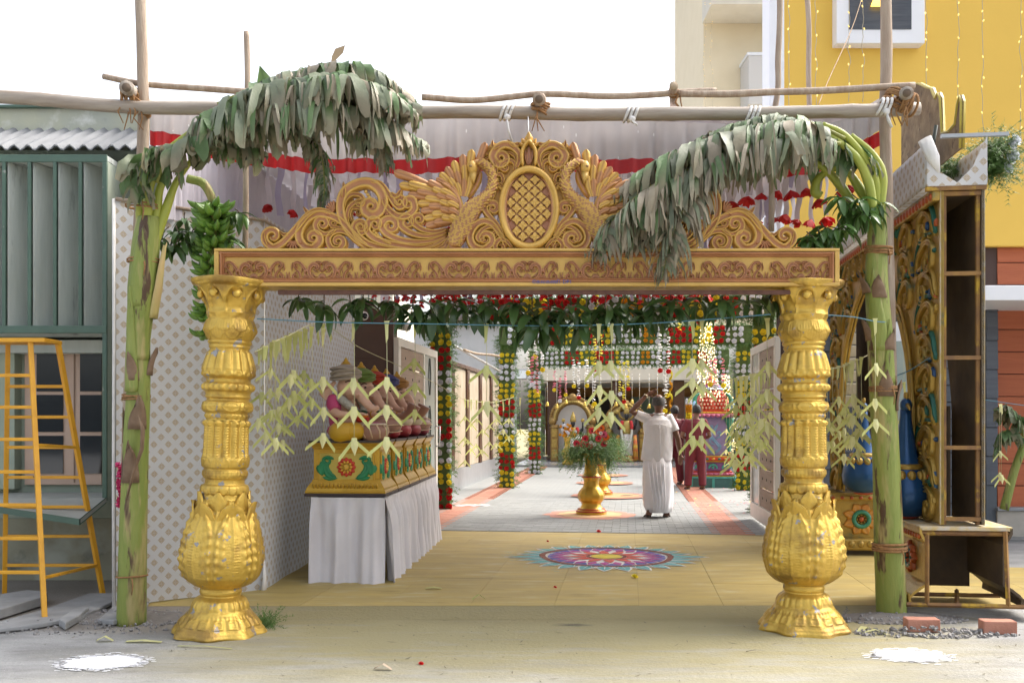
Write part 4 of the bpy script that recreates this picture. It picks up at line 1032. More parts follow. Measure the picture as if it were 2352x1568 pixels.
for j in range(7):
 v = 7.75+j*.98; t = thing('ribbon_row', '%s row of hanging ribbons with red paper flowers under the canopy' % names[j], 'garland', C(min(-2.75, (-2.1-v*math.sin(TH))/math.cos(TH)), v, 3.62-.04*(v-7.25)/7), -TH, 'rows of ribbons under the canopy')
 n_ = 44 if j < 4 else 40
 for i in range(n_):
  u = .06+i*4.95/n_+rnd.uniform(-.03, .03); L_ = rnd.uniform(.75, 1.05)
  rb = put('ribbon', rnd.choice(RIBM), t, (u, rnd.uniform(-.05, .05), 0), (0, rnd.uniform(-.03, .03), rnd.uniform(-.7, .7)), (rnd.uniform(.8, 1.3), 1, L_))
  for _ in range(1 if j < 4 else 3):
   if rnd.random() < .85: put('paper_flower', rnd.choice(FLM), t, (u, rnd.uniform(-.04, .04), -.5*L_+rnd.uniform(-.02, .03)+_*.045), (rnd.uniform(-.4, .4), rnd.uniform(-.4, .4), rnd.uniform(0, 6)), rnd.uniform(.9, 1.35))

# ================================================================== banana plants
BST = mat('banana_stem', (.25,.28,.07), (.17,.225,.045), 2.2, rough=.5, stretch=(7, 7, 1.1), bump=.6, bscale=9, wear=(.085,.05,.03), wscale=1.7, wthr=.565, wsoft=.05, wear2=((.40,.33,.14), 1.1, .53, .12), spec=.35)
BPET = mat('banana_petiole', (.36,.38,.06), (.27,.33,.05), 4, rough=.4, wear=(.18,.12,.05), wscale=8, wthr=.70, wsoft=.05)
BLEAF = mat('banana_leaf', (1,1,1), (.86,.86,.86), 12, rough=.5, attr=True, trans=.32, bump=.25, bscale=60)
DRY = mat('dry_banana_sheath', (.25,.17,.11), (.16,.10,.06), 10, rough=.9, trans=.1)
def leafcol(fresh, r):
 dry = r.random()
 if dry > fresh+.45: c = Vector((.36,.305,.21))
 elif dry > fresh: c = Vector((.23,.265,.165))
 else: c = Vector((.115,.195,.07))
 return c*r.uniform(.75, 1.25)
def banana_leaf(parent, o0, mid, L, wd, fresh, seed, side=(-1, 1), taper=True, face=-1.0, rib=.014):
 r = random.Random(seed); path = cat([P(*m) for m in mid], 14); N_ = len(path)
 lens = [0]
 for a, b in zip(path, path[1:]): lens.append(lens[-1]+(b-a).length)
 tot = lens[-1]
 q = MB(); q.tube([p-o0 for p in path], [rib, rib*.8, rib*.5, .004], 8);
 q.c = [tuple(Vector((.36,.37,.09))*(1-.3*k/len(q.v))) for k in range(len(q.v))]
 lf = q.build('leaf', BLEAF, parent)      # midrib is the leaf's spine; the torn blade is its sub-part
 b = MB()
 for sd_ in side:
  s = tot*.10
  while s < tot*.995:
   pk = r.random(); w = wd*.66*(r.uniform(.25, .6) if pk < .45 else r.uniform(.7, 1.35) if pk < .82 else r.uniform(1.5, 2.3)); f = s/tot
   k = max(0, min(N_-2, next((i for i in range(N_-1) if lens[i+1] >= s), N_-2)))
   p = path[k].lerp(path[k+1], (s-lens[k])/max(1e-6, lens[k+1]-lens[k])); tg = (path[k+1]-path[k]).normalized()
   prof = min(1, .35+f*3.0)*min(1, (1-f)*2.6+.32)
   ln = L*prof*r.uniform(.6, 1.2)*(1 if r.random() > .2 else .5)
   out = Vector((0, face*sd_*-1, 0)); out = (out-tg*out.dot(tg)).normalized();
   if tg.z < -.75 or tg.z > .8: out = Vector((-sd_*.8, -.6, 0))
   d = (out*r.uniform(.7, 1.1)+Vector((0, 0, r.uniform(.15, .6)))+tg*r.uniform(.1, .55)).normalized()
   cur = p.copy(); rows = []; cs = []; tw = r.gauss(0, .28); n_ = 8; c0 = leafcol(fresh*(1-.35*f), r)
   drybase = r.uniform(.55, 1.3); sway = Vector((r.gauss(0, .24), r.uniform(-.15, .2), 0))
   for j in range(n_):
    u = j/(n_-1); st = ln/(n_-1)
    ww = w*.5*(.9+.2*math.sin(PI*u))*(1 if u < .9 else r.uniform(.8, 1.02))
    ax = (tg*math.cos(tw*u*2.4)+d.cross(tg)*math.sin(tw*u*2.4)); ax.normalize()
    cr = d.cross(ax).normalized()*.16*ww*math.sin(u*9+seed)
    rows.append([cur-ax*ww-o0, cur+cr*1.8-o0, cur+ax*ww*(1+.1*math.sin(j*3+seed))-o0])
    dry_ = sstep(drybase-.35, drybase+.1, u); cc = c0.lerp(Vector((.31,.255,.17)), dry_*.8)
    cs += [tuple(cc*.93), tuple(cc), tuple(cc*.97)]
    d = (d+(Vector((0, 0, -1))+sway*.5)*(.50 if j else .30)).normalized(); cur = cur+d*st
   rows[-1] = [x+Vector((0, 0, r.uniform(-.04, .06))) for x in rows[-1]]; rows[-2] = [x+Vector((0, r.uniform(-.01, .01), r.uniform(-.02, .02))) for x in rows[-2]]
   i = b.grid(rows)
   if b.c is None: b.c = []
   b.c += cs
   s += w*r.uniform(.26, .46)
 b.build('torn_blade', BLEAF, lf)
 return lf
def stem(parent, o0, pts, seed):
 path = cat([P(p[0], p[1], p[2]) for p in pts], 10); rr = [interp([(k/(len(pts)-1), p[3]/2/F*p[2]) for k, p in enumerate(pts)], j/(len(path)-1)) for j in range(len(path))]
 q = MB(); m = len(path); rows = []
 for j in range(m):
  row = []
  for k in range(28):
   a = 2*PI*k/28; rj = rr[j]*(1+.035*math.sin(3*a+j*.07+seed)+.03*mnoise.noise((math.cos(a)*2, math.sin(a)*2, j*.05+seed)))
   row.append(path[j]-o0+Vector((math.cos(a)*rj, math.sin(a)*rj*.95, 0)))
  rows.append(row)
 i = q.grid(rows, cu=True); q.f.append(tuple(range(i, i+28))); q.f.append(tuple(range(i+(m-1)*28, i+m*28)))
 q.build('stem', BST, parent); return path, rr
def sheath(parent, o0, path, rr, j0, j1, a0, half, m_=None, lift=.006, curl=0.0, seed=0):
 q = MB(); rows = []
 for j in range(j0, j1+1):
  t = (j-j0)/(j1-j0); hw = half*(1-t**1.8)+.02; row = []
  for k in range(9):
   a = a0+hw*(k/4-1); r_ = rr[j]*1.03+lift*(1-abs(k/4-1)**2)+curl*t*t*.5
   row.append(path[j]-o0+Vector((math.cos(a)*r_, math.sin(a)*r_, curl*.3*math.sin(k+seed)*t)))
  rows.append(row)
 q.grid(rows); o = q.build('sheath', m_ or BST, parent)
 s = o.modifiers.new('thick', 'SOLIDIFY'); s.thickness = .006; return o
def rope_ring(c, r, turns, label, grp='ropes round the banana stems', rad=.006):
 t = thing('tie_rope', label, 'rope', c, group=grp)
 for k in range(turns):
  q = MB(); tl_ = rnd.uniform(-.12, .12); z = (k-(turns-1)/2)*.014
  q.tube([Vector((r*1.03*math.cos(a), r*1.03*math.sin(a), z+tl_*r*math.cos(a+1))) for a in [2*PI*i/28 for i in range(29)]], rad, 6, cap=False); q.build('rope_turn', ROPE, t)
 q = MB(); q.tube([(r*.4, -r, 0), (r*.5, -r*1.1, -.05), (r*.42, -r*1.1, -.11)], [.006, .005, .003], 5); q.build('loose_end', ROPE, t)

# left plant
bl_o = G(303, 1433)
bl = thing('banana_plant', 'banana plant with torn leaves tied to the left upright pole', 'plant', bl_o, group='banana plants flanking the gate')
pth, prr = stem(bl, bl_o, [(301,1437,6.55,66), (305,1250,6.5,62), (311,1050,6.48,57), (318,900,6.46,52), (320,780,6.45,50), (328,660,6.42,66), (335,560,6.4,62), (342,500,6.4,54)], 1)
sheath(bl, bl_o, pth, prr, 36, 58, -PI/2+.5, .9, seed=1); sheath(bl, bl_o, pth, prr, 30, 50, -PI/2-.5, .8, seed=2); sheath(bl, bl_o, pth, prr, 46, 66, -PI/2+.1, .9, seed=3); sheath(bl, bl_o, pth, prr, 44, 60, .1, .6, mat('pale_sheath', (.50,.36,.17), (.40,.36,.12), 6, rough=.6), .02, .04, 4)
for j0, a0, cl in ((32, -PI/2-.3, .06), (33, .2, .07), (24, -PI/2+.4, .09), (22, 2.8, .07), (17, -PI/2, .08)):
 sheath(bl, bl_o, pth, prr, j0, j0+5, a0, .7, DRY, .012, cl, j0)
q = MB(); q.tube([P(x, y, 6.32)-bl_o for x, y in ((318, 955), (328, 985), (326, 1030), (305, 1090), (290, 1150))], [.004, .03, .026, .02, .008], 8, flat=.35); q.build('dry_leaf', DRY, bl)
for a in ([(330,560,6.4),(322,480,6.38),(330,420,6.36),(380,350,6.33),(440,300,6.3)], [(340,555,6.38),(340,470,6.35),(352,410,6.33),(410,340,6.3),(470,275,6.28)], [(350,560,6.4),(360,480,6.4),(372,420,6.38),(420,350,6.36),(500,290,6.3)], [(355,560,6.42),(385,470,6.42),(410,410,6.42),(470,330,6.4)]):
 q = MB(); q.tube([p-bl_o for p in cat([P(*z) for z in a], 8)], [.030, .033, .026, .02, .015], 10); q.build('petiole', BPET, bl)
LG = [([(400,345,6.3),(470,270,6.28),(600,208,6.3),(760,178,6.32),(880,205,6.34),(968,250,6.36)], .40, .062, .55), ([(440,315,6.26),(520,270,6.24),(640,245,6.22),(760,240,6.22),(870,268,6.26),(985,335,6.3)], .36, .055, .5),
      ([(500,240,6.4),(640,178,6.42),(770,152,6.42),(860,165,6.42),(950,225,6.42)], .30, .06, .45), ([(420,330,6.34),(500,300,6.36),(600,290,6.38),(690,300,6.4),(735,350,6.4),(745,430,6.4),(738,495,6.4)], .17, .04, .45),
      ([(360,420,6.3),(390,350,6.26),(440,315,6.24),(500,320,6.24)], .24, .085, .98), ([(760,262,6.3),(840,290,6.3),(880,330,6.3),(890,395,6.3)], .15, .055, .25), ([(345,470,6.3),(322,400,6.28),(345,350,6.26),(385,335,6.25)], .20, .075, 1.0), ([(470,330,6.45),(540,330,6.45),(600,345,6.45)], .20, .06, .6), ([(640,215,6.24),(720,190,6.22),(800,180,6.22),(900,220,6.24),(960,262,6.25)], .34, .06, .4)]
for i, (m, L_, w_, fr) in enumerate(LG): banana_leaf(bl, bl_o, m, L_, w_, fr, 100+i)
q = MB(); q.grid([[P(596,150,6.4)-bl_o, P(598,152,6.39)-bl_o, P(600,155,6.4)-bl_o], [P(590,190,6.4)-bl_o, P(610,188,6.36)-bl_o, P(625,182,6.4)-bl_o], [P(585,225,6.4)-bl_o, P(615,225,6.36)-bl_o, P(640,215,6.4)-bl_o]]); q.c = [(.13,.21,.06)]*9; q.build('leaf_tip', BLEAF, bl)
q = MB(); q.grid([[P(790,105,6.4)-bl_o, P(793,104,6.39)-bl_o], [P(770,112,6.4)-bl_o, P(788,122,6.38)-bl_o], [P(762,130,6.4)-bl_o, P(772,138,6.38)-bl_o], [P(758,160,6.4)-bl_o, P(762,162,6.38)-bl_o]]); q.c = [(.34,.25,.15)]*8; q.build('leaf_tip', BLEAF, bl)
rope_ring(P(327,475,6.38), .10, 2, 'thin tan cord round the leaf stalks of left banana plant'); rope_ring(P(330,600,6.42), .10, 2, 'thin tan cord round the swollen top of left banana stem'); rope_ring(P(313,912,6.47), .086, 3, 'tan cord round the middle of left banana stem'); rope_ring(P(303,1322,6.52), .098, 1, 'single tan cord low on left banana stem')
# right plant
br_o = G(2047, 1413)
br = thing('banana_plant', 'banana plant with drooping leaves tied to the right upright pole', 'plant', br_o, group='banana plants flanking the gate')
pth, prr = stem(br, br_o, [(2049,1416,6.8,68), (2043,1250,6.75,66), (2036,1050,6.7,60), (2026,880,6.66,56), (2020,760,6.62,56), (2012,640,6.58,50), (2014,540,6.56,44), (2012,450,6.52,40)], 5)
sheath(br, br_o, pth, prr, 30, 42, -PI/2+.5, .6, seed=11); sheath(br, br_o, pth, prr, 36, 52, -PI/2-.6, .9, seed=12)
for j0, a0, cl in ((28, -PI/2, .03), (27, .3, .05), (36, -PI/2+.6, .04), (38, PI, .05), (46, -PI/2-.2, .05), (47, PI, .06), (26, 0, .09)):
 sheath(br, br_o, pth, prr, j0, j0+4, a0, .75, DRY, .010, cl, j0)
for a in ([(2014,470,6.5),(2010,420,6.48),(1990,370,6.45),(1940,310,6.42),(1890,285,6.4)], [(2005,480,6.46),(1995,420,6.44),(1965,360,6.42),(1900,310,6.4),(1840,290,6.38)], [(2022,480,6.5),(2026,400,6.48),(2000,350,6.46),(1955,310,6.44)], [(1885,450,6.6),(1872,440,6.6),(1880,410,6.6),(1910,390,6.6),(1950,380,6.6)], [(1960,470,6.62),(1925,420,6.6),(1890,385,6.58),(1850,360,6.56)], [(1990,460,6.58),(1960,410,6.56),(1930,370,6.54)]):
 q = MB(); q.tube([p-br_o for p in cat([P(*z) for z in a], 8)], [.030, .034, .028, .022, .016], 10); q.build('petiole', BPET, br)
RG = [([(1940,318,6.4),(1860,284,6.36),(1760,288,6.34),(1640,315,6.32),(1520,365,6.3),(1405,440,6.28)], .40, .06, .45), ([(1960,340,6.44),(1850,305,6.42),(1740,310,6.4),(1640,345,6.38),(1560,400,6.36)], .42, .058, .6),
      ([(1930,330,6.36),(1800,315,6.3),(1660,355,6.26),(1540,415,6.22),(1450,490,6.2),(1385,565,6.18)], .34, .05, .2), ([(1700,340,6.3),(1620,400,6.22),(1575,470,6.16),(1540,550,6.12),(1520,640,6.12)], .26, .045, .1),
      ([(1900,295,6.5),(1780,270,6.5),(1680,290,6.5),(1600,320,6.5)], .26, .06, .8), ([(1985,400,6.5),(1940,330,6.5),(1890,310,6.5),(1820,320,6.5)], .26, .07, .95), ([(1560,400,6.2),(1480,440,6.16),(1405,510,6.14),(1370,590,6.14)], .26, .04, .1), ([(1640,370,6.28),(1570,420,6.24),(1500,490,6.2),(1450,570,6.2)], .30, .05, .3)]
for i, (m, L_, w_, fr) in enumerate(RG): banana_leaf(br, br_o, m, L_, w_, fr, 200+i)
rope_ring(P(2043,1255,6.75), .108, 4, 'thick brown rope round the foot of right banana stem', rad=.009); rope_ring(P(2028,893,6.66), .088, 3, 'thin brown cord round the middle of right banana stem'); rope_ring(P(2018,575,6.58), .085, 4, 'brown rope round the top of right banana stem', rad=.008)

# bunch of green bananas
BAN = mat('green_banana', (.16,.30,.045), (.11,.23,.035), 6, rough=.4, rndv=.18, wear=(.03,.025,.015), wscale=14, wthr=.72, wsoft=.04)
def banana_mesh():
 q = MB(); pts = [(0, 0, 0), (.02, 0, .0), (.05, 0, -.010), (.085, 0, -.004), (.115, 0, .022), (.13, 0, .046), (.136, 0, .06)]
 q.tube(cat(pts, 3), [.007, .011, .022, .026, .025, .018, .008, .004], 7); return q.mesh('banana', BAN)
BNM = banana_mesh()
bb_o = P(478, 470, 6.75)
bb = thing('banana_bunch', 'hanging bunch of green bananas behind the left golden pillar', 'bananas', bb_o)
ax = cat([P(430,410,6.7), P(470,425,6.72), P(492,480,6.75), P(488,560,6.75), P(480,670,6.75), P(474,780,6.75)], 10)
q = MB(); q.tube([p-bb_o for p in ax], [.03, .032, .028, .022, .016, .01], 8); q.build('stalk', BST, bb)
rb = random.Random(4)
for k in range(13):
 f = .36+k*.05; p = ax[int(f*(len(ax)-1))]-bb_o
 for i in range(12):
  a = 2*PI*i/12+k*.5; M = Matrix.Rotation(a, 4, 'Z') @ Matrix.Rotation(rb.uniform(.1, .75), 4, 'Y')
  s = lerp(1.0, .66, k/12)*rb.uniform(.9, 1.1)
  e = M.to_euler(); put('banana', BNM, bb, p+Vector((math.cos(a)*.02, math.sin(a)*.02, rb.uniform(-.02, .02))), e, s)

# ================================================================== mango leaf sprigs
MANGO = mat('mango_leaf', (.055,.105,.03), (.038,.078,.02), 9, rough=.32, trans=.18, rndv=.35, spec=.5)
MGL = mat('fresh_mango_leaf', (.09,.175,.04), (.06,.13,.03), 9, rough=.35, trans=.2, rndv=.3)
TWIG = mat('leaf_twig', (.10,.07,.045), rough=.8)
def mleaf(seed, m_):
 r = random.Random(seed); q = MB(); rows = []; d = Vector((1, 0, .25)).normalized(); cur = Vector((0, 0, 0)); L_ = .18; n_ = 8; dr = r.uniform(.18, .38)
 for j in range(n_):
  u = j/(n_-1); w = .023*math.sin(PI*(u*.92+.04))**.8*(1 if u < .98 else .1)+.0015
  rows.append([cur+Vector((0, -w, w*.45)), cur+Vector((0, -w*.5, w*.12)), cur, cur+Vector((0, w*.5, w*.12)), cur+Vector((0, w, w*.45))])
  d = (d+Vector((.0, r.uniform(-.1, .1), -dr))).normalized(); cur = cur+d*L_/(n_-1)
 q.grid(rows); return q.mesh('leaf', m_)
MLD = [mleaf(s, MANGO) for s in range(6)]; MLF = [mleaf(s+20, MGL) for s in range(6)]
def sprig(p, drop, n_, sc, label, grp, meshes=MLD, lean=None, r=None, par=None):
 r = r or rnd
 t = par or thing('mango_sprig', label, 'leaves', p, group=grp)
 d = Vector(lean or (r.uniform(-.15, .15), r.uniform(-.1, .1), -1)).normalized(); o0 = Vector(p)-t.location
 q = MB(); q.tube([o0, o0+d*drop*.5+Vector((r.uniform(-.015, .015), 0, 0)), o0+d*drop], [.005, .004, .003], 5); q.build('twig', TWIG, t)
 for k in range(n_):
  f = r.uniform(.5, 1.0); a = k*2.4+r.uniform(-.3, .3); pit = r.uniform(-.45, .6)
  put('leaf', r.choice(meshes), t, o0+d*drop*f, (r.uniform(-.4, .4), pit, a), sc*r.uniform(.8, 1.2))
 return t
order = 'garland of mango leaves under the beam'
xs = [(690,.05,7,.8), (745,.10,8,.95), (800,.09,8,.9), (838,.07,8,.85), (905,.10,9,.95), (950,.13,10,1.0), (992,.16,11,1.05), (1040,.08,8,.9), (1085,.12,9,1.0), (1130,.10,9,.95), (1180,.15,12,1.1), (1222,.22,14,1.2), (1262,.18,13,1.15), (1310,.12,10,1.0), (1352,.27,11,1.15), (1395,.15,12,1.1), (1440,.15,12,1.1), (1490,.14,12,1.1), (1540,.12,10,1.05), (1610,.07,9,.95), (1660,.09,9,.95), (1720,.06,8,.9), (1760,.05,7,.85)]
q = MB(); q.tube([P(x, 664+6*math.sin((x-640)/1120*PI), 6.46) for x in range(640, 1781, 38)], .004, 5); tag(q.build('string', TWIG), 'thin string carrying the mango leaves under the beam', 'string')
ORD = ['leftmost']+[w+' from left' for w in 'second third fourth fifth sixth seventh eighth ninth tenth eleventh twelfth thirteenth fourteenth fifteenth sixteenth seventeenth eighteenth nineteenth twentieth twenty-first twenty-second twenty-third'.split()]
for i, (x, dr, n_, sc) in enumerate(xs):
 lab = {0: 'mango sprig nearest the left golden pillar', len(xs)-1: 'mango sprig nearest the right golden pillar', 11: 'dense mango sprig below the oval medallion', 14: 'lowest hanging mango sprig with pointed leaves right of the medallion'}.get(i, 'dark mango sprig, %s in the row under the beam' % ORD[i])
 sprig(P(x, 664, 6.46+rnd.uniform(-.06, .08)), dr+.05, int(n_*1.3), sc*1.12, lab, order, r=random.Random(300+i))
def bunch(centers, n_, sc, label, seed, Y, tie, meshes):
 r = random.Random(seed); o_ = P(centers[0][0], centers[0][1]-10, Y); t = thing('leaf_bunch', label, 'leaves', o_, group='leaf bunches tied to the posts')
 for cx_, cy_, k in centers:
  for i in range(k):
   sprig(P(cx_+r.uniform(-28, 28), cy_+r.uniform(-25, 18), Y+r.uniform(-.12, .10)), r.uniform(.05, .12), n_, sc, '', '', meshes, (r.uniform(-.8, .8), r.uniform(-.5, .3), -.6), r, t)
bunch([(1960,480,4), (1900,510,5), (1870,545,3), (1985,465,3), (1930,465,3), (1860,520,2)], 8, .85, 'bunch of fresh mango leaves hanging beside right banana stem', 61, 6.45, None, MLF)
bunch([(400,505,2), (395,540,2), (425,525,2), (500,540,2), (470,520,3), (520,500,2), (535,555,2), (375,545,2)], 7, .8, 'bunch of mango leaves hanging above the green bananas', 62, 6.75, None, MLD+MLF)
# ================================================================== patterned fabric screen at the left
def motif_cloth(name, white, gold, p=.11, half=.27):
 m = bpy.data.materials.new(name); m.use_nodes = True; N = m.node_tree.nodes; L = m.node_tree.links; b = N['Principled BSDF']
 uv = N.new('ShaderNodeTexCoord'); sp = N.new('ShaderNodeSeparateXYZ'); L.new(uv.outputs['UV'], sp.inputs[0])
 def mt(op, a, c=None, d=None):
  x = N.new('ShaderNodeMath'); x.operation = op
  for k, q in enumerate((a, c, d)):
   if q is None: continue
   if isinstance(q, (int, float)): x.inputs[k].default_value = q
   else: L.new(q, x.inputs[k])
  return x.outputs[0]
 a = mt('DIVIDE', mt('ADD', sp.outputs[0], sp.outputs[1]), p); c = mt('DIVIDE', mt('SUBTRACT', sp.outputs[0], sp.outputs[1]), p)
 fa = mt('ABSOLUTE', mt('SUBTRACT', mt('FRACT', a), .5)); fc = mt('ABSOLUTE', mt('SUBTRACT', mt('FRACT', c), .5))
 mx = mt('MAXIMUM', fa, fc); rr = mt('SQRT', mt('ADD', mt('MULTIPLY', fa, fa), mt('MULTIPLY', fc, fc)))
 body = mt('LESS_THAN', mt('ADD', mx, mt('MULTIPLY', mt('SINE', mt('MULTIPLY', rr, 70)), .018)), half)
 lines = mt('GREATER_THAN', mt('SINE', mt('MULTIPLY', mx, 62)), -.35); cross = mt('GREATER_THAN', mt('ABSOLUTE', mt('SUBTRACT', fa, fc)), .025)
 fac = mt('MULTIPLY', mt('MULTIPLY', body, mt('ADD', mt('MULTIPLY', lines, .55), .45)), mt('ADD', mt('MULTIPLY', cross, .4), .6))
 x = N.new('ShaderNodeMix'); x.data_type = 'RGBA'; x.inputs[6].default_value = (*white, 1); x.inputs[7].default_value = (*gold, 1); L.new(fac, x.inputs[0]); L.new(x.outputs[2], b.inputs['Base Color'])
 b.inputs['Roughness'].default_value = .55; ob = uv.outputs['Object']
 n = N.new('ShaderNodeTexNoise'); n.inputs['Scale'].default_value = 2.5; L.new(ob, n.inputs['Vector']); bp = N.new('ShaderNodeBump'); bp.inputs['Strength'].default_value = .5; bp.inputs['Distance'].default_value = .03; L.new(n.outputs['Fac'], bp.inputs['Height']); L.new(bp.outputs[0], b.inputs['Normal'])
 tr = N.new('ShaderNodeBsdfTranslucent'); L.new(x.outputs[2], tr.inputs['Color']); ms = N.new('ShaderNodeMixShader'); ms.inputs[0].default_value = .25
 L.new(b.outputs[0], ms.inputs[1]); L.new(tr.outputs[0], ms.inputs[2]); L.new(ms.outputs[0], N['Material Output'].inputs['Surface'])
 return m
MOTC = motif_cloth('gold_motif_cloth', (.60,.60,.605), (.43,.33,.20), half=.25)
def panel(name, a, b, z0, z1, par, o0, m_, folds=(), n=40, mz=30, lift=None):
 """upright cloth from ground point a to b, slightly slack, with pressed horizontal creases"""
 q = MB(); q.uv = []; rows = []; d = (b-a); Ln = d.length; nn = Vector((d.y, -d.x, 0)).normalized()
 for j in range(mz+1):
  f = j/mz; row = []
  for i in range(n+1):
   u = i/n; zb = z0+(lift(u) if lift else 0); z = zb+(z1-zb)*f
   s = .012*mnoise.noise((u*Ln*1.6, z*1.2, 3.3))+.005*math.sin(u*Ln*7+z)
   for fz in folds: s += .012*math.exp(-((z-fz)/.02)**2)
   p = a+d*u+nn*s; row.append(Vector((p.x, p.y, z))-o0); q.uv.append((u*Ln, z))
  rows.append(row)
 q.grid(rows); return q.build(name, m_, par)
A_, B_, E_ = G(266, 1404), G(607, 1361), Vector((-1.86, 11.25, 0))
fs = thing('fabric_screen', 'white cloth screen with gold diamond motifs behind the left pillar', 'screen', B_)
panel('front_panel', A_, B_, .015, 3.0, fs, B_, MOTC, (1.98, 1.02), lift=lambda u: .01+.015*math.sin(u*5))
panel('side_panel', B_, E_, .02, 3.05, fs, B_, MOTC, (), 60)
q = MB(); q.tube([A_+Vector((-.015, 0, .02)), A_+Vector((-.02, .01, 1)), A_+Vector((-.012, 0, 2)), A_+Vector((-.015, 0, 3.0))], .013, 8); q.v = [v-B_ for v in q.v]; q.build('hem', WCLOTH, fs)
q = MB(); q.tube([B_+Vector((.0, -.02, .0)), B_+Vector((.01, -.03, .12)), B_+Vector((0, -.012, .35))], [.045, .03, .006], 8, flat=.5); q.v = [v-B_ for v in q.v]; q.build('gathered_corner', WCLOTH, fs)
q = MB(); q.tube([A_+Vector((0, 0, 3.0)), B_+Vector((0, 0, 3.0)), E_+Vector((0, 0, 3.05))], .014, 6); q.v = [v-B_ for v in q.v]; q.build('top_rail', WOODP, fs)

# ================================================================== neighbouring green house
HGRN = mat('house_pale_green_plaster', (.36,.41,.33), (.28,.33,.27), 2.5, rough=.9, bump=.4, bscale=12, wear=(.12,.12,.10), wscale=2.2, wthr=.60, wsoft=.14, wear2=((.42,.45,.34), 1.3, .52, .2))
HFIN = mat('louvre_plaster', (.54,.57,.53), (.44,.48,.44), 3, rough=.85, bump=.3, bscale=10, stretch=(3, 3, .5), wear=(.05,.055,.05), wscale=1.8, wthr=.58, wsoft=.12)
HTRM = mat('green_trim_paint', (.085,.15,.11), (.07,.12,.09), 6, rough=.55, wear=(.30,.32,.28), wscale=9, wthr=.68, wsoft=.06)
HWAL = mat('old_yellow_plaster', (.50,.50,.36), (.40,.42,.36), 2.0, rough=.95, bump=.4, bscale=12, wear=(.62,.63,.58), wscale=2.8, wthr=.55, wsoft=.12, wear2=((.20,.20,.17), 2.0, .66, .12))
LOWW = mat('stained_lower_wall', (.34,.33,.24), (.25,.24,.175), 2.2, rough=.95, bump=.5, bscale=14, wear=(.10,.10,.08), wscale=2.4, wthr=.60, wsoft=.14, wear2=((.40,.41,.34), 1.6, .55, .15))
WPNK = mat('window_pink_beige', (.55,.40,.31), (.48,.34,.26), 3, rough=.6)
CORR = mat('corrugated_asbestos', (.22,.225,.23), (.16,.165,.17), 3, rough=.9, stretch=(6, 1, 1), bump=.2)
FY, WY = 7.72, 8.32                                # front of the window box, face of the wall
hs_o = Vector((-5.0, WY, 0))
hs = thing('green_house', 'old pale green house with louvred window box at the left edge', 'building', hs_o)
def hp(nm, m_, x0, x1, y0, y1, z0, z1, bev=.004, par=None):
 q = MB(); q.bx(x0-hs_o.x, x1-hs_o.x, y0-hs_o.y, y1-hs_o.y, z0, z1); return q.build(nm, m_, par or hs, smooth=False, bevel=bev)
def zz(y, Y): return CH+(HY-y)/F*Y
def xx(x, Y): return (x-CX)/F*Y
hp('lower_wall', LOWW, -9, -2.35, WY, WY+.3, 0, zz(1190, WY)); hp('wall', HGRN, -9, -2.35, WY, WY+.3, zz(1190, WY)+.001, zz(345, WY))
hp('parapet', HWAL, -9, -2.0, WY+.25, WY+.5, zz(344, WY), zz(247, WY+.25)); hp('parapet_cap', HTRM, -9, -2.0, WY+.2, WY+.55, zz(246, WY+.2), zz(240, WY+.2))
# corrugated awning
q = MB(); rows = [[], []]; rows2 = [[], []]
for i in range(260):
 x = -9+6.6*i/259; dz = .022*math.sin(x*2*PI/.115)
 for r_, (yy, zb) in enumerate(((WY+.3, zz(292, WY+.25)), (WY-.42, zz(337, WY-.42)))):
  rows[r_].append((x-hs_o.x, yy-hs_o.y, zb+dz)); rows2[r_].append((x-hs_o.x, yy-hs_o.y, zb+dz-.012))
q.grid(rows); q.grid(rows2); q.grid([rows[1], rows2[1]]); q.build('corrugated_awning', CORR, hs)
# window box: frame, fins, lower bay
xr = xx(245, FY); xl = -6.2; zt_, zb_ = zz(355, FY), zz(765, FY); th = .11
hp('box_roof', HTRM, xl, xr, FY, FY+.02, zt_-.06, zt_); hp('box_roof_slab', HFIN, xl, xr-.001, FY+.021, WY, zt_-.05, zt_-.003)
hp('box_sill', HTRM, xl, xr, FY-.01, FY+.02, zb_, zb_+.06); hp('box_floor', HFIN, xl, xr-.001, FY+.021, WY, zb_+.004, zb_+.05)
hp('box_side_edge', HTRM, xr-.035, xr+.001, FY-.004, FY+.02, .74, zt_-.061); hp('box_side', HGRN, xr-.03, xr, FY+.021, WY, .72, zt_-.052)
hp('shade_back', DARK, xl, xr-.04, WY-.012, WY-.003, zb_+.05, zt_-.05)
for k in range(9):
 xc = xr-.205*(k)-.01
 if k:
  e = hp('fin_edge', HTRM, xc-.014, xc+.014, FY-.002, FY+.02, zb_+.061, zt_-.061)
 q = MB(); rows = []
 for j in range(9):
  z = lerp(zb_+.055, zt_-.055, j/8)
  rows.append([(xc-hs_o.x-.205+.02+.17*i/11, FY+.022+.30*math.sin(PI*(i/11)**1.5)**.8-hs_o.y, z) for i in range(12)])
 q.grid(rows); q.build('fin', HFIN, hs)
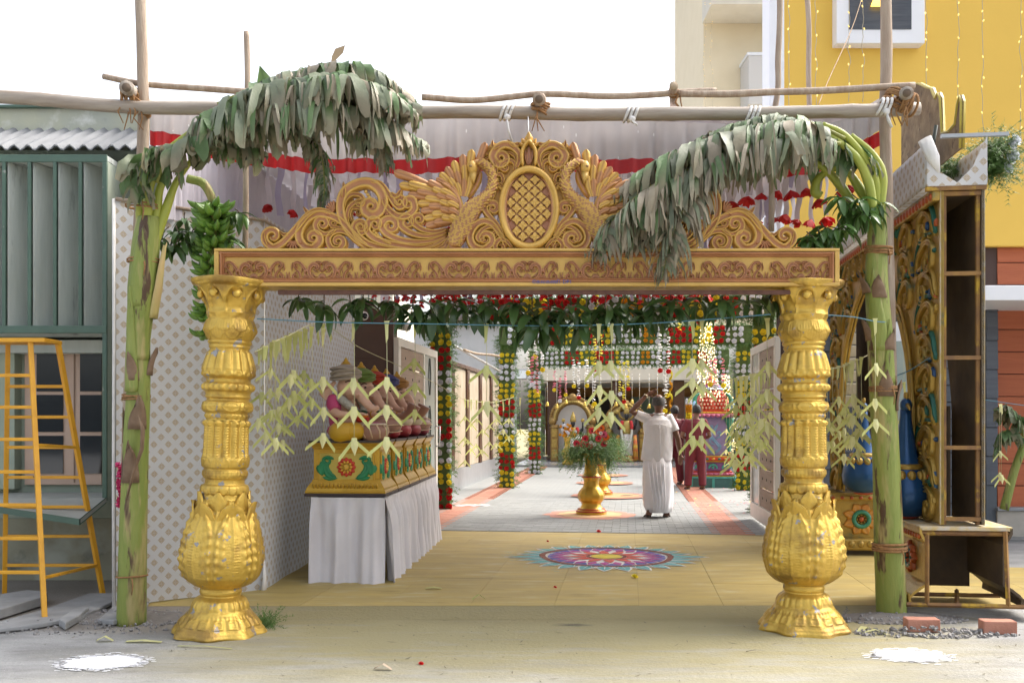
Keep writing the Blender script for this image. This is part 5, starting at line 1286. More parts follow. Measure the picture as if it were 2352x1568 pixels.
# bay below the louvres: pointed ledge
ap = P(185, 1201, 7.25); l1 = Vector((xr, FY, .735)); l2 = P(-120, 1155, 7.55)
q = MB(); q.prism([v-hs_o for v in (l1, Vector((xr, WY-.002, .735)), Vector((l2.x, WY-.002, .735)), l2, ap)], (0, 0, .03)); q.build('ledge', mat('ledge_cement', (.40,.41,.38), (.32,.33,.30), 5, rough=.9), hs, smooth=False)
q = MB()
for a, b_ in ((l1, ap), (ap, l2)):
 d = (b_-a); q.prism([v-hs_o for v in (a+Vector((0, -.004, -.012)), b_+Vector((0, -.004, -.012)), b_+Vector((0, -.004, .034)), a+Vector((0, -.004, .034)))], (0, -.018, 0))
q.build('ledge_edge', HTRM, hs, smooth=False)
# french window
wx0, wx1, wz0, wz1 = xx(63, WY), xx(239, WY), zz(1112, WY), zz(788, WY)
wf = hp('window', WPNK, wx0, wx1, WY-.05, WY-.005, wz0, wz1)
for c0, c1 in ((92, 152), (191, 240)):
 for r0, r1 in ((812, 899), (907, 991), (1000, 1086)):
  hp('pane', GLASSD, xx(c0, WY), xx(c1, WY), WY-.062, WY-.051, zz(r1, WY), zz(r0, WY), 0, wf)
hp('meeting_rail', mat('window_gap', (.25,.17,.12), rough=.7), xx(176, WY), xx(178.5, WY), WY-.058, WY-.0505, wz0+.02, wz1-.02, 0, wf)
hp('window_reveal', HGRN, xl, wx0-.05, WY-.12, WY-.002, .8, zb_-.02); hp('lintel', HFIN, xl, xr-.04, WY-.2, WY-.002, zb_-.13, zb_-.021)

# ladder
LADY = mat('ladder_yellow_paint', (.72,.36,.02), (.62,.29,.015), 8, rough=.45, wear=(.14,.10,.06), wscale=16, wthr=.68, wsoft=.04, spec=.5)
a0, a1 = G(103, 1428), P(70, 786, 7.0); b0, b1 = G(237, 1370), P(133, 788, 7.22)
c0, c1 = Vector((-4.12, a0.y, 0)), Vector((-3.93, a1.y, a1.z)); d0, d1 = Vector((-4.0, b0.y, 0)), Vector((-3.80, b1.y, b1.z))
la = thing('step_ladder', 'yellow painted steel step ladder in front of the green house', 'ladder', a0)
def bar(nm, p, q_, w, m_, par, o0, d=None):
 ax = (q_-p); M = ax.to_track_quat('Z', 'Y').to_matrix(); mb = MB(); mb.box((p+q_)/2-o0, (w, d or w, ax.length), M=M); return mb.build(nm, m_, par, smooth=False, bevel=.003)
for p, q_ in ((a0, a1), (b0, b1), (c0, c1), (d0, d1)): bar('leg', p, q_, .034, LADY, la, a0)
for k in range(8):
 f = .17+.105*k*1.12
 if f > .97: continue
 bar('rung', c0.lerp(c1, f), a0.lerp(a1, f), .024, LADY, la, a0); bar('rung', d0.lerp(d1, f-.04), b0.lerp(b1, f-.04), .024, LADY, la, a0)
for f in (.15, .62): bar('side_brace', a0.lerp(a1, f), b0.lerp(b1, f-.02), .022, LADY, la, a0)
q = MB(); q.bx(c1.x-a0.x-.03, b1.x-a0.x+.02, a1.y-a0.y-.03, b1.y-a0.y+.03, a1.z+.0, a1.z+.03); q.build('platform', LADY, la, smooth=False, bevel=.004)

# broken stone slabs and rubble by the house
STON = mat('grey_stone_slab', (.33,.33,.325), (.25,.25,.245), 6, rough=.9, bump=.4, bscale=20, rndv=.1)
def slab(pts, th_, label, tilt=0):
 c = sum((G(*p) for p in pts), Vector())/len(pts); t = []
 q = MB(); q.prism([G(*p)-c+Vector((0, 0, .006+tilt*(G(*p).x-c.x))) for p in pts], (0, 0, th_)); o = q.build('stone_slab', STON, None, smooth=False, bevel=.008, loc=c)
 tag(o, label, 'slab', 'loose stone slabs by the green house'); o.location.z += 0.002
slab([(-80,1398),(62,1376),(110,1382),(105,1392),(0,1425),(-80,1440)], .07, 'thick broken stone slab at the left edge', .02); slab([(-60,1455),(100,1410),(205,1372),(300,1372),(190,1425),(90,1445),(-60,1462)], .03, 'flat grey paving slab under the ladder'); slab([(225,1435),(290,1375),(330,1368),(345,1390),(330,1420),(260,1440)], .035, 'tilted grey slab beside left banana stem', .04); slab([(135,1440),(165,1418),(205,1412),(180,1432),(150,1450)], .05, 'small broken stone beside the ladder foot')
GRAV = mat('grey_gravel', (.30,.29,.28), (.20,.19,.185), 30, rough=.95)
def rubble(cx_, cy_, rx, ry, n_, name, label, seed, smax=.022):
 r = random.Random(seed); q = MB(); c = G(cx_, cy_)
 for k in range(n_):
  a, d = r.uniform(0, 2*PI), math.sqrt(r.random()); s = r.uniform(.3, 1)**2*smax+.003
  M = Matrix.Rotation(r.uniform(0, 3), 3, (r.random(), r.random(), r.random()+.1)); q.box((rx*d*math.cos(a), ry*d*math.sin(a), s*.4+.05*max(0, 1-d*1.2)*r.random()), (s*1.4, s, s*.8), M=M)
 o = q.build(name, GRAV, None, smooth=False, loc=c); tag(o, label, None, kind='stuff'); return o
rubble(315, 1418, .55, .28, 900, 'gravel', 'grey gravel heaped round left banana stem', 1, .016); rubble(2060, 1422, .5, .18, 600, 'gravel', 'grey gravel heaped round right banana stem', 2, .016); rubble(130, 1440, 1.0, .25, 350, 'gravel', 'scattered gravel before the green house', 3, .012)
rubble(2140, 1455, .6, .14, 300, 'gravel', 'scattered gravel between the two bricks', 4, .018)
def mound(px, py, rx, ry, h, label):
 c = G(px, py); q = MB(); rows = []
 for j in range(9):
  rr = j/8; rows.append([Vector((rx*rr*math.cos(a)*(1+.12*math.sin(3*a)), ry*rr*math.sin(a), h*(1-rr**2)**1.5-.003*(j == 8)+.012*mnoise.noise((rr*4*math.cos(a), rr*4*math.sin(a), px)))) for a in [2*PI*k/28 for k in range(28)]])
 q.grid(rows, cu=True); o = q.build('earth_mound', mat('grey_earth', (.22,.20,.18), (.16,.145,.13), 14, rough=.95, bump=.6, bscale=50), None, loc=c); tag(o, label, 'earth', 'earth mounds at the banana stems')
mound(312, 1420, .5, .26, .05, 'low earth mound at the foot of left banana stem'); mound(2062, 1420, .5, .2, .045, 'low earth mound at the foot of right banana stem')

# ================================================================== skirted table, pedestals, elephant statues
SATIN = mat('lilac_white_satin', (.70,.68,.71), (.62,.60,.63), 3, rough=.5, wear=(.50,.44,.36), wscale=3, wthr=.68, wsoft=.12)
tbz = .735; n0, n1 = G(715, 1343), G(884, 1346); f1 = G(1001, 1241); f0 = Vector((-1.55, 11.15, 0))
tb = thing('skirted_table', 'long table with pleated lilac-white skirt under the elephant statues', 'table', (n0+n1)/2)
to = tb.location.copy()
q = MB(); q.prism([Vector((p.x, p.y, tbz-.03))-to for p in (n0+Vector((.03, .03, 0)), n1+Vector((-.03, .03, 0)), f1+Vector((-.04, -.03, 0)), f0)], (0, 0, .03)); q.build('tabletop', SATIN, tb, smooth=False)
def skirt(a, b, nm, sd_, amp=.022, k=34, flare=.035):
 q = MB(); rows = []; d = b-a; Ln = d.length; nn = Vector((d.y, -d.x, 0)).normalized(); N_ = int(Ln*110)
 for j in range(12):
  f = j/11; row = []
  for i in range(N_+1):
   s = Ln*i/N_; g = min(1, f*3.2)
   w = 1.6*amp*g*(math.sin(s*k+1.6*math.sin(s*6+sd_)+.5*math.sin(f*4+s*11))+.45*math.sin(s*k*1.9+sd_))
   p = a+d*(i/N_)+nn*(w+flare*f*f+(.01 if f > .13 else 0)); row.append(Vector((p.x, p.y, tbz*(1-f)+.006+.02*(f > .95)*math.sin(s*3+sd_)**2))-to)
  rows.append(row)
 q.grid(rows); return q.build(nm, SATIN, tb)
skirt(n0+Vector((0, .0, 0)), n1, 'front_skirt', 1.0, .02, 30); skirt(n1+Vector((.002, .002, 0)), f1, 'side_skirt', 2.3, .022, 33)
q = MB(); q.tube([Vector((p.x, p.y, tbz-.06))-to+Vector((.0, -.004, 0)) for p in (n0, n1)], .001, 4)
PEDG = mat('pedestal_gold', (.60,.37,.045), (.48,.28,.03), 4, rough=.3, metal=.45, bump=.3, bscale=30)
PEDP = mat('pedestal_yellow_panel', (.55,.42,.08), rough=.5); PGRN = mat('relief_green', (.02,.25,.10), (.015,.18,.07), 8, rough=.4); PRED = mat('relief_red', (.60,.06,.03), (.5,.04,.02), 8, rough=.4); PYEL = mat('relief_yellow', (.70,.42,.06), rough=.4); PBLK = mat('pedestal_dark_edge', (.06,.045,.045), rough=.5)
def tr0(x, y): return (x, y)
def relief_panel(face, w, h, par):
 """green leaves and a red flower, in local x (along) and z on a panel at y=0"""
 def st(pts, ww, m_, nm, hh=.012, sp=None, prof=None, tn=1.0):
  q = MB(); stroke(q, pts, ww, hh, tr0, back=.004, cols=(GOLD1, GOLD1), sp=sp, turns=tn, prof=prof, n=6); q.c = None; o = q.build(nm, m_, face); return o
 for s in (-1, 1):
  st([(s*w*.42, -h*.30), (s*w*.44, -h*.05), (s*w*.38, h*.28)], (.02, .05, .012), PGRN, 'leaf_relief', .018, prof=LEAFP)
  st([(s*w*.18, -h*.36), (s*w*.30, -h*.28), (s*w*.36, -h*.02), (s*w*.30, h*.22)], (.012, .035, .03, .008), PGRN, 'leaf_relief', .022, prof=LEAFP)
  st([(s*w*.22, h*.28), (s*w*.32, h*.36), (s*w*.40, h*.30)], (.012, .018, .012), PGRN, 'leaf_relief', .018, sp=(s*w*.33, h*.24), prof=DOME)
  st([(s*w*.16, -h*.40), (s*w*.30, -h*.42), (s*w*.42, -h*.36)], (.01, .022, .01), PGRN, 'leaf_relief', .016, prof=DOME)
 R = min(w*.17, h*.38)
 for k in range(12):
  a = 2*PI*k/12; st([(R*.45*math.cos(a), R*.45*math.sin(a)), (R*math.cos(a), R*math.sin(a))], (R*.15, R*.26, R*.2), PRED, 'petal', .02, prof=DOME)
 for k in range(10):
  a = 2*PI*k/10; st([(R*.3*math.cos(a), R*.3*math.sin(a)), (R*.75*math.cos(a), R*.75*math.sin(a))], (R*.1, R*.16, R*.08), PYEL, 'petal', .027, prof=DOME)
 q = MB(); q.ell((0, -.014, 0), (R*.3, .02, R*.3), 12, 6); q.build('flower_eye', PYEL, face)
def ped_profile(q, w, d, lst):
 rows = []
 for e, z in lst: rows.append([(-w/2-e, -d/2-e, z), (w/2+e, -d/2-e, z), (w/2+e, d/2+e, z), (-w/2-e, d/2+e, z)])
 i = q.grid(rows, cu=True); q.f.append((i+3, i+2, i+1, i)); m = len(lst)-1; q.f.append((i+m*4, i+m*4+1, i+m*4+2, i+m*4+3))
def pedestal(loc, rz, w, d, H, label, front=True):
 t = thing('statue_pedestal', label, 'pedestal', loc, rz, 'painted pedestals on the skirted table')
 q = MB(); ped_profile(q, w, d, [(.065, 0), (.068, .025)]); q.build('foot', PBLK, t, smooth=False, bevel=.004)
 q = MB(); ped_profile(q, w, d, [(.06, .0255), (.062, .045), (.055, .05), (.05, .07), (.03, .10), (.012, .125), (.010, .14), (0, .145), (0, H-.075), (.008, H-.07), (.012, H-.055), (.03, H-.03), (.035, H-.022)]); q.build('body', PEDG, t, smooth=False, bevel=.003)
 q = MB(); ped_profile(q, w, d, [(.038, H-.0215), (.042, H)]); q.build('top_slab', PBLK, t, smooth=False, bevel=.004)
 for k in range(18):
  q = MB(); x = -w/2+w*(k+.5)/18; q.ell((x, -d/2-.045, .085), (w/44, .018, .03), 8, 6, M=Matrix.Rotation(.5, 3, 'X')); q.build('moulding_petal', PEDG, t)
 for nm, ww, M_ in (('front', w, ((0, -d/2-.002, H*.52), (0, 0, 0))), ('side', d, ((w/2+.002, 0, H*.52), (0, 0, PI/2)))):
  hh = H*.50; face = put('relief_panel', None, t, M_[0], M_[1]);
  q = MB(); q.bx(-ww*.40, ww*.40, -.002, .001, -hh/2, hh/2); bg_ = q.mesh('relief_panel', PEDP, False); face.data if False else None
  COLo = bpy.data.objects.new('relief_panel', bg_); COL.objects.link(COLo); COLo.parent = t; COLo.location = M_[0]; COLo.rotation_euler = M_[1]
  bpy.data.objects.remove(face); face = COLo
  for (x0_, x1_, z0_, z1_) in ((-ww*.43, ww*.43, hh/2, hh/2+.014), (-ww*.43, ww*.43, -hh/2-.014, -hh/2), (-ww*.43, -ww*.40, -hh/2, hh/2), (ww*.40, ww*.43, -hh/2, hh/2)):
   q = MB(); q.bx(x0_, x1_, -.012, .002, z0_, z1_); q.build('frame_strip', PEDG, face, smooth=False, bevel=.003)
  relief_panel(face, ww*.86, hh, t)
 return t
pz = tbz+.008; pdir = math.atan2(.25, 3.0)
peds = []
for k in range(5):
 Yc = 8.42+.60*k; Xc = -1.40+(Yc-8.42)*.066
 peds.append(pedestal((Xc, Yc, pz), -.06, .57, .47, .475, ['gold pedestal with red flower panel nearest the camera', 'second gold pedestal from the front of the table', 'third gold pedestal from the front of the table', 'fourth gold pedestal from the front of the table', 'gold pedestal at the far end of the table'][k]))
def sculpt(name, build, m_, parent, voxel=.009, smooth_it=3, loc=None):
 """one continuous surface from overlapping rounded volumes"""
 q = MB(); build(q); o = q.build(name, m_, parent, loc=loc)
 r = o.modifiers.new('remesh', 'REMESH'); r.mode = 'VOXEL'; r.voxel_size = voxel; r.use_smooth_shade = True
 s = o.modifiers.new('smooth', 'SMOOTH'); s.iterations = smooth_it; s.factor = .5
 return o
SKINE = mat('statue_flesh_paint', (.66,.42,.30), (.58,.35,.24), 5, rough=.4)
def statue(loc, rz, label, cloth, turb, instr, blush=True):
 """seated elephant-headed musician facing local +x"""
 t = thing('elephant_statue', label, 'statue', loc, rz, 'elephant-headed musician statues')
 mc = mat('statue_cloth_%d' % int(cloth[0]*1000+cloth[1]*100), cloth, tuple(c*.75 for c in cloth), 5, rough=.45)
 mt_ = mat('statue_turban_%d' % int(turb[0]*1000+turb[1]*100), turb, tuple(c*.7 for c in turb), 18, rough=.6, stretch=(1, 1, 5), bump=.4, bscale=30)
 yel = mat('statue_yellow_cloth', (.62,.38,.02), (.52,.30,.02), 6, rough=.35)
 def body(q):
  q.ell((0, 0, .22), (.11, .13, .17), 16, 12); q.ell((.05, 0, .16), (.13, .135, .12), 16, 12)
  q.ell((.03, 0, .46), (.095, .10, .105), 16, 12); q.ell((.06, 0, .43), (.09, .085, .08), 14, 10)
  tr_ = cat([(.11, 0, .44), (.17, 0, .40), (.22, 0, .34), (.27, .01, .29), (.32, .02, .27), (.35, .03, .29)], 6)
  q.tube(tr_, [.062, .052, .042, .034, .028, .020], 12)
  for s in (-1, 1):
   q.tube(cat([(-.02, s*.13, .33), (.02, s*.17, .26), (.12, s*.17, .22), (.23, s*.10, .225)], 6), [.045, .042, .034, .024], 10)
   q.ell((.26, s*.085, .225), (.045, .03, .016), 10, 8)
   for f in range(4): q.tube([(.28, s*(.07+.012*f), .225), (.315, s*(.065+.013*f), .222), (.33, s*(.063+.013*f), .212)], [.009, .008, .006], 6)
   q.tube([(.13, s*.045, .40), (.20, s*.06, .385), (.23, s*.065, .40)], [.012, .009, .004], 8)
 sculpt('body', body, SKINE, t)
 for s in (-1, 1):
  q = MB(); rows = []
  for j in range(7):
   f = j/6; rows.append([(-.03-.06*math.sin(PI*u)*(.5+f)-.03*f, s*(.08+.06*f+.02*math.sin(PI*u)), .50-.16*u+.015*math.sin(f*5)) for u in [i/7 for i in range(8)]])
  q.grid(rows); o = q.build('ear', SKINE, t); sm = o.modifiers.new('thick', 'SOLIDIFY'); sm.thickness = .012
  q = MB(); q.ell((.112, s*.062, .475), (.010, .014, .008), 8, 6); e = q.build('eye', mat('statue_eye', (.02,.015,.015), rough=.2), t)
  q = MB(); q.tube(cat([(.105, s*.03, .505), (.10, s*.065, .512), (.08, s*.09, .50)], 4), .004, 5); q.build('eyebrow', mat('statue_eye', (.02,.015,.015)), t)
  q = MB(); q.tube(cat([(-.02, s*.118, .36), (.0, s*.155, .31), (.05, s*.172, .26)], 5), [.055, .054, .047], 12); q.build('sleeve', mc, t)
  q = MB(); q.tube(cat([(.02, s*.10, .07), (.16, s*.22, .07), (.22, s*.14, .075), (.18, 0, .06)], 6), [.09, .085, .07, .05], 12); q.build('folded_leg', yel if s < 0 else mc, t)
  q = MB(); q.tube([Vector((.205+.001*k, s*.118, .225))+Vector((0, .030*math.cos(a), .030*math.sin(a))) for k in (0,) for a in [2*PI*i/12 for i in range(13)]], .007, 6, cap=False); q.build('bangle', PEDG, t)
 q = MB(); q.ell((0, 0, .08), (.15, .17, .085), 16, 10); q.build('lower_garment', mc, t)
 q = MB(); rows = []
 for j in range(9):
  z = .10+.26*j/8; rr = .135-.02*abs(j-3)/5
  rows.append([((rr*math.cos(a)-.012)*1.0, rr*1.05*math.sin(a), z+.01*math.sin(a*8)) for a in [2*PI*(.16+.68*i/20) for i in range(21)]])
 q.grid(rows); o = q.build('shawl', mc, t); sm = o.modifiers.new('thick', 'SOLIDIFY'); sm.thickness = .01
 # turban
 q = MB(); q.lathe([(.085, .0), (.118, .02), (.128, .055), (.118, .09), (.085, .12), (.045, .14), (.02, .146)], 24, (.0, 0, .52), fn=lambda r, z, a: r*(1+.035*math.sin(3*a+z*60))); q.build('turban', mt_, t)
 for k in range(4):
  q = MB(); q.tube([Vector((.127*math.cos(a), .127*math.sin(a), .545+.02*k+.022*math.sin(a*1+k))) for a in [2*PI*i/20 for i in range(21)]], .011, 6, cap=False); q.build('turban_fold', mt_, t)
 q = MB(); q.lathe([(.042, 0), (.04, .012), (.03, .015), (.03, .025), (.018, .03), (.018, .04), (.006, .06)], 14, (0, 0, .66)); q.build('finial', PEDG, t)
 # garland
 gar = mat('statue_garland', (.52,.50,.43), (.34,.33,.27), 60, rough=.9, bump=1.0, bscale=90)
 for s in (-1, 1):
  q = MB(); pts = cat([(-.05, s*.07, .385), (.04, s*.11, .36), (.12, s*.085, .30), (.165, s*.04, .245)], 8)
  q.tube(pts, [.03, .036, .036, .03], 12); q.v = [v+Vector((mnoise.noise(v*60), mnoise.noise(v*60+Vector((9, 0, 0))), mnoise.noise(v*60+Vector((0, 9, 0)))))*.008 for v in q.v]; q.build('garland', gar, t)
  for k, cc in enumerate((((.02,.06,.03)), ((.70,.22,.02)), ((.45,.03,.02)))):
   q = MB(); q.ell((.175+.012*k, s*.036, .235-.028*k), (.034, .034, .026), 10, 8); q.v = [v+Vector((mnoise.noise(v*80), mnoise.noise(v*80+Vector((9, 0, 0))), 0))*.008 for v in q.v]; q.build('garland_tassel', mat('garland_bloom_%d' % k, cc, rough=.8), t)
 if instr == 'ball':
  q = MB(); q.ell((.20, -.13, .075), (.13, .12, .08), 18, 12); q.build('knee_drape', yel, t)
  q = MB(); q.lathe([(.09, 0), (.115, .05), (.12, .09), (.10, .13)], 20, (.33, .0, .0)); q.build('drum_bowl', mat('drum_wood', (.36,.20,.14), (.28,.14,.10), 6, rough=.35), t)
  q = MB(); q.lathe([(.105, .13), (.108, .14), (.1, .145)], 20, (.33, 0, 0)); q.build('drum_skin', mat('drum_skin', (.62,.52,.40), rough=.6), t)
  for k in range(10):
   a = 2*PI*k/10; q = MB(); q.tube([(.33+.108*math.cos(a), .108*math.sin(a), .13), (.33+.121*math.cos(a+.2), .121*math.sin(a+.2), .08), (.33+.10*math.cos(a+.31), .10*math.sin(a+.31), .02)], .007, 5); q.build('drum_strap', mat('drum_strap', (.62,.45,.30), rough=.6), t)
 elif instr == 'drum':
  q = MB(); ax = cat([(.16, -.17, .10), (.22, -.05, .12), (.26, .10, .13), (.27, .2, .12)], 4); q.tube(ax, [.06, .095, .09, .055], 16); q.build('barrel_drum', mat('drum_wood', (.36,.20,.14)), t)
  for k in range(8):
   a = 2*PI*k/8; q = MB(); q.tube([p+Vector((math.cos(a), 0, math.sin(a)))*r_ for p, r_ in zip(ax[::3], [.062, .083, .098, .095, .07])], .005, 5); q.build('drum_strap', mat('drum_strap', (.62,.45,.30)), t)
 else:
  q = MB(); q.tube(cat([(.05, -.18, .30), (.20, -.12, .26), (.36, -.05, .20), (.46, 0, .24), (.50, .02, .32)], 6), [.012, .016, .03, .05, .065], 14); q.build('horn', mat('drum_wood', (.36,.20,.14)), t)
  q = MB(); q.lathe([(.07, 0), (.09, .03), (.085, .09), (.03, .10)], 18, (.36, .02, .12)); q.build('cymbal_drum', mat('drum_skin', (.62,.52,.40)), t)
 return t
specs = [('seated elephant-headed statue in grey turban and pink dress, nearest the camera', (.55,.06,.18), (.42,.36,.29), 'ball'), ('elephant-headed statue in green dotted turban playing a drum', (.40,.02,.03), (.16,.26,.05), 'drum'),
         ('elephant-headed statue in red turban beside the gate column', (.36,.02,.03), (.48,.05,.02), 'horn'), ('elephant-headed statue in blue patterned turban near the gate leaf', (.30,.02,.03), (.06,.07,.22), 'horn'), ('elephant-headed statue at the far end of the table', (.28,.03,.05), (.40,.20,.04), 'drum')]
for p, (lab, cl, tu, ins) in zip(peds, specs):
 statue(p.location+Vector((-.06, 0, .4755)), -.62, lab, cl, tu, ins).scale = (1.03, 1.03, 1.0)
# ================================================================== painted arch at the right (seen end-on)
TEAL = mat('relief_teal', (.025,.15,.10), (.02,.10,.08), 6, rough=.35, metal=.2); BLUE = mat('relief_blue', (.02,.045,.15), (.015,.08,.15), 5, rough=.3, metal=.2)
AGOLD = mat('arch_gold', (.46,.30,.06), (.32,.20,.04), 3, rough=.32, metal=.45, bump=.4, bscale=40, wear=(.06,.13,.09), wscale=4, wthr=.56, wsoft=.14); AORNG = mat('relief_orange', (.45,.11,.02), (.35,.07,.02), 5, rough=.4, metal=.2)
RUST = mat('rusty_frame', (.30,.16,.04), (.14,.07,.04), 6, rough=.75, wear=(.45,.28,.03), wscale=4, wthr=.55, wsoft=.08); SHELLB = mat('fibre_shell_back', (.11,.075,.04), (.06,.04,.025), 4, rough=.8, bump=.4, bscale=8); EDGEW = mat('chipped_gold_edge', (.52,.36,.10), (.50,.46,.40), 14, rough=.6)
ar_o = Vector((3.01, 6.72, 0)); PHI = -(PI/2+TH)
ar = thing('painted_arch', 'hollow gold arch painted with green and blue scrolls, seen end-on at the right', 'arch', ar_o, PHI)
SL = 3.7; AT = [(.62, 1.45), (.64, 1.6), (.72, 1.85), (.90, 2.13), (1.22, 2.42), (1.55, 2.60), (1.85, 2.66)]
def arch_z(s):
 s2 = s if s <= 1.85 else 3.7-s
 if s2 < .62: return .66
 return interp(AT, s2)
def board(y, nm, m_):
 q = MB(); ss = [i*.05 for i in range(12)]+[.60, .618]; ss2 = [.6201]+[.63+.03*i for i in range(82)]+[3.0799]; ss3 = [3.0801]+[3.1+.05*i for i in range(13)]
 for grp in (ss, ss2, ss3):
  for dy in (0, .02):
   q.grid([[(-s, y+dy, lerp(arch_z(s) if .62 < s < 3.08 else .66, 3.02, j/10)) for s in grp] for j in range(11)])
  q.grid([[(-s, y+dy, arch_z(s) if .62 < s < 3.08 else .66) for s in grp] for dy in (0, .02)]); q.grid([[(-s, y+dy, 3.02) for s in grp] for dy in (0, .02)])
 for s in (0, .62, 3.08, 3.7):
  q.quad((-s, y, .66), (-s, y+.02, .66), (-s, y+.02, 3.02 if s in (0, 3.7) else 1.45), (-s, y, 3.02 if s in (0, 3.7) else 1.45))
 return q.build(nm, m_, ar, smooth=False)
board(0, 'relief_board', AGOLD); board(.27, 'back_board', SHELLB)
q = MB(); q.bx(-.03, 0.0, -.004, .018, .66, 3.02); q.build('board_edge', EDGEW, ar, smooth=False); q = MB(); q.bx(-.03, 0, .272, .294, .66, 3.02); q.build('board_edge', EDGEW, ar, smooth=False)
q = MB(); q.bx(-3.69, -.05, .022, .268, 2.99, 3.015); q.build('top_board', SHELLB, ar, smooth=False)
q = MB(); q.bx(-.66, -.64, .022, .268, .66, 1.5); q.build('inner_board', SHELLB, ar, smooth=False)
for z in (.70, 1.20, 1.83, 2.42, 2.98):
 q = MB(); q.bx(-.035, -.005, .02, .27, z-.014, z+.014); q.build('cross_bar', RUST, ar, smooth=False)
for y in (.03, .255):
 q = MB(); q.bx(-.05, -.02, y-.012, y+.012, .66, 3.0); q.build('frame_post', RUST, ar, smooth=False)
def arst(pts, w, m_, nm='scroll_relief', h=.05, sp=None, tn=1.0, prof=None):
 q = MB(); stroke(q, pts, w, h, lambda a, b: (-a, b), back=.004, cols=(GOLD1, GOLD1), sp=sp, turns=tn, prof=prof, n=6); q.c = None; return q.build(nm, m_, ar)
ra = random.Random(12)
pal = [AGOLD, AGOLD, TEAL, AGOLD, BLUE, AORNG]
def scroll_field(s0, s1, z0, z1, seed):
 z = z0; k = 0; mid = (s0+s1)/2; hw = (s1-s0)/2
 while z < z1-.08:
  sg = 1 if k % 2 else -1
  arst([(mid-sg*hw*.80, z-.02), (mid-sg*hw*.55, z+.11), (mid+sg*hw*.1, z+.19), (mid+sg*hw*.58, z+.14), (mid+sg*hw*.56, z+.03)], (.012, .022, .026, .022, .016), AGOLD, sp=(mid+sg*hw*.22, z+.06), h=.034)
  arst([(mid-sg*hw*.9, z+.0), (mid-sg*hw*.6, z+.18), (mid+sg*hw*.0, z+.245), (mid+sg*hw*.75, z+.23)], (.006, .012, .014, .006), [TEAL, AGOLD, TEAL][k % 3], h=.03)
  for i, (a, b) in enumerate(((-.75, .03), (-.35, .20), (.35, .21), (.78, .10), (-.15, .05), (.82, .22))):
   dx = .05*math.cos(k*1.7+i*2.1); dz = .05+.04*math.sin(k+i)
   arst([(mid+sg*hw*a, z+b), (mid+sg*hw*a+dx*.6, z+b+dz*.5), (mid+sg*hw*a+dx, z+b+dz)], (.006, .020, .004), [TEAL, BLUE, AGOLD, AORNG, AGOLD, BLUE, TEAL][(k*5+i*3) % 7], 'leaf_relief', .026, prof=LEAFP)
  for i in range(4):
   q = MB(); q.ell((-(mid-sg*hw*(.1+.14*i)), -.010, z+.225+.008*i), (.011, .011, .011), 6, 4); q.build('bead', AGOLD, ar)
  z += .225; k += 1
scroll_field(.05, .58, .70, 2.95, 1); scroll_field(3.12, 3.65, .70, 2.95, 2); scroll_field(.62, 1.05, 2.28, 2.95, 3); scroll_field(2.62, 3.08, 2.28, 2.95, 4)
for k in range(7):
 s = 1.1+k*.25; arst([(s-.1, 2.72), (s, 2.9), (s+.1, 2.95), (s+.16, 2.85)], (.02, .035, .04, .03), AGOLD, sp=(s+.09, 2.84), h=.05); arst([(s-.08, 2.94), (s-.02, 2.86), (s+.03, 2.74)], (.01, .035, .01), [TEAL, BLUE][k % 2], 'leaf_relief', .04, prof=LEAFP)
edge = [(-.60, -.02, .68), (-.60, -.02, 1.2), (-.60, -.02, 1.45)]+[(-(s-.0), -.02, arch_z(s)+.025) for s in [.63+.06*i for i in range(41)]]+[(-3.10, -.02, 1.45), (-3.10, -.02, .68)]
for off, r_ in ((0, .022), (.05, .014)):
 q = MB(); q.tube([Vector((x, y-.004, z+(off if 1.46 < z else 0)))+Vector(((off if x > -1 else (-off if x < -2.7 else 0)), 0, 0)) for x, y, z in edge], r_, 8); q.v = [v+Vector((mnoise.noise(v*30), 0, mnoise.noise(v*30+Vector((5, 5, 5)))))*.008 for v in q.v]; q.build('arch_border', AGOLD, ar)
q = MB(); q.bx(-3.7, 0, -.06, .0, 2.93, 3.02); q.build('cornice', AGOLD, ar, smooth=False, bevel=.015)
for k in range(46):
 q = MB(); q.ell((-.04-.08*k, -.062, 2.965), (.034, .014, .028), 8, 6); q.build('egg_moulding', AORNG, ar)
# cloth-covered band and the moulded crown boards behind it
q = MB(); q.uv = []
def cbox(x0, x1, y, z0, z1, n=40, m=8, yb=None):
 rows = []
 for j in range(m+1):
  rows.append([]);
  for i in range(n+1):
   x, z = lerp(x0, x1, i/n), lerp(z0, z1, j/m); rows[-1].append((x, y+.008*mnoise.noise((x*4, z*4, y)), z)); q.uv.append((x, z))
 q.grid(rows)
cbox(-3.72, .02, -.10, 3.03, 3.34); cbox(-3.72, .02, .30, 3.03, 3.34)
o = q.build('cloth_band', MOTC, ar); sm = o.modifiers.new('thick', 'SOLIDIFY'); sm.thickness = .006
q = MB(); q.uv = []; rows = []
for j in range(5):
 rows.append([(lerp(.02, .02, j/4), y_, 3.03+.02*math.sin(j)+(.30-.10*math.sin(j*2.0))*(j/4)) for y_ in (-.10, .0, .1, .2, .30)])
rows = [[(.02, y_, 3.03) for y_ in (-.1, -.02, .1, .2, .3)], [(.025, y_, 3.03+h_) for y_, h_ in ((-.1, .30), (-.02, .10), (.1, .02), (.2, .12), (.3, .34))]]
q.grid(rows); q.uv = [(v.y, v.z) for v in q.v]; q.build('torn_end', MOTC, ar)
q = MB(); q.uv = []; q.v = [Vector((x, y, 3.035)) for x, y in ((-3.7, -.1), (.0, -.1), (.0, .3), (-3.7, .3))]; q.f = [(0, 1, 2, 3)]; q.uv = [(v.x, v.y) for v in q.v]; q.build('band_soffit', MOTC, ar, smooth=False)
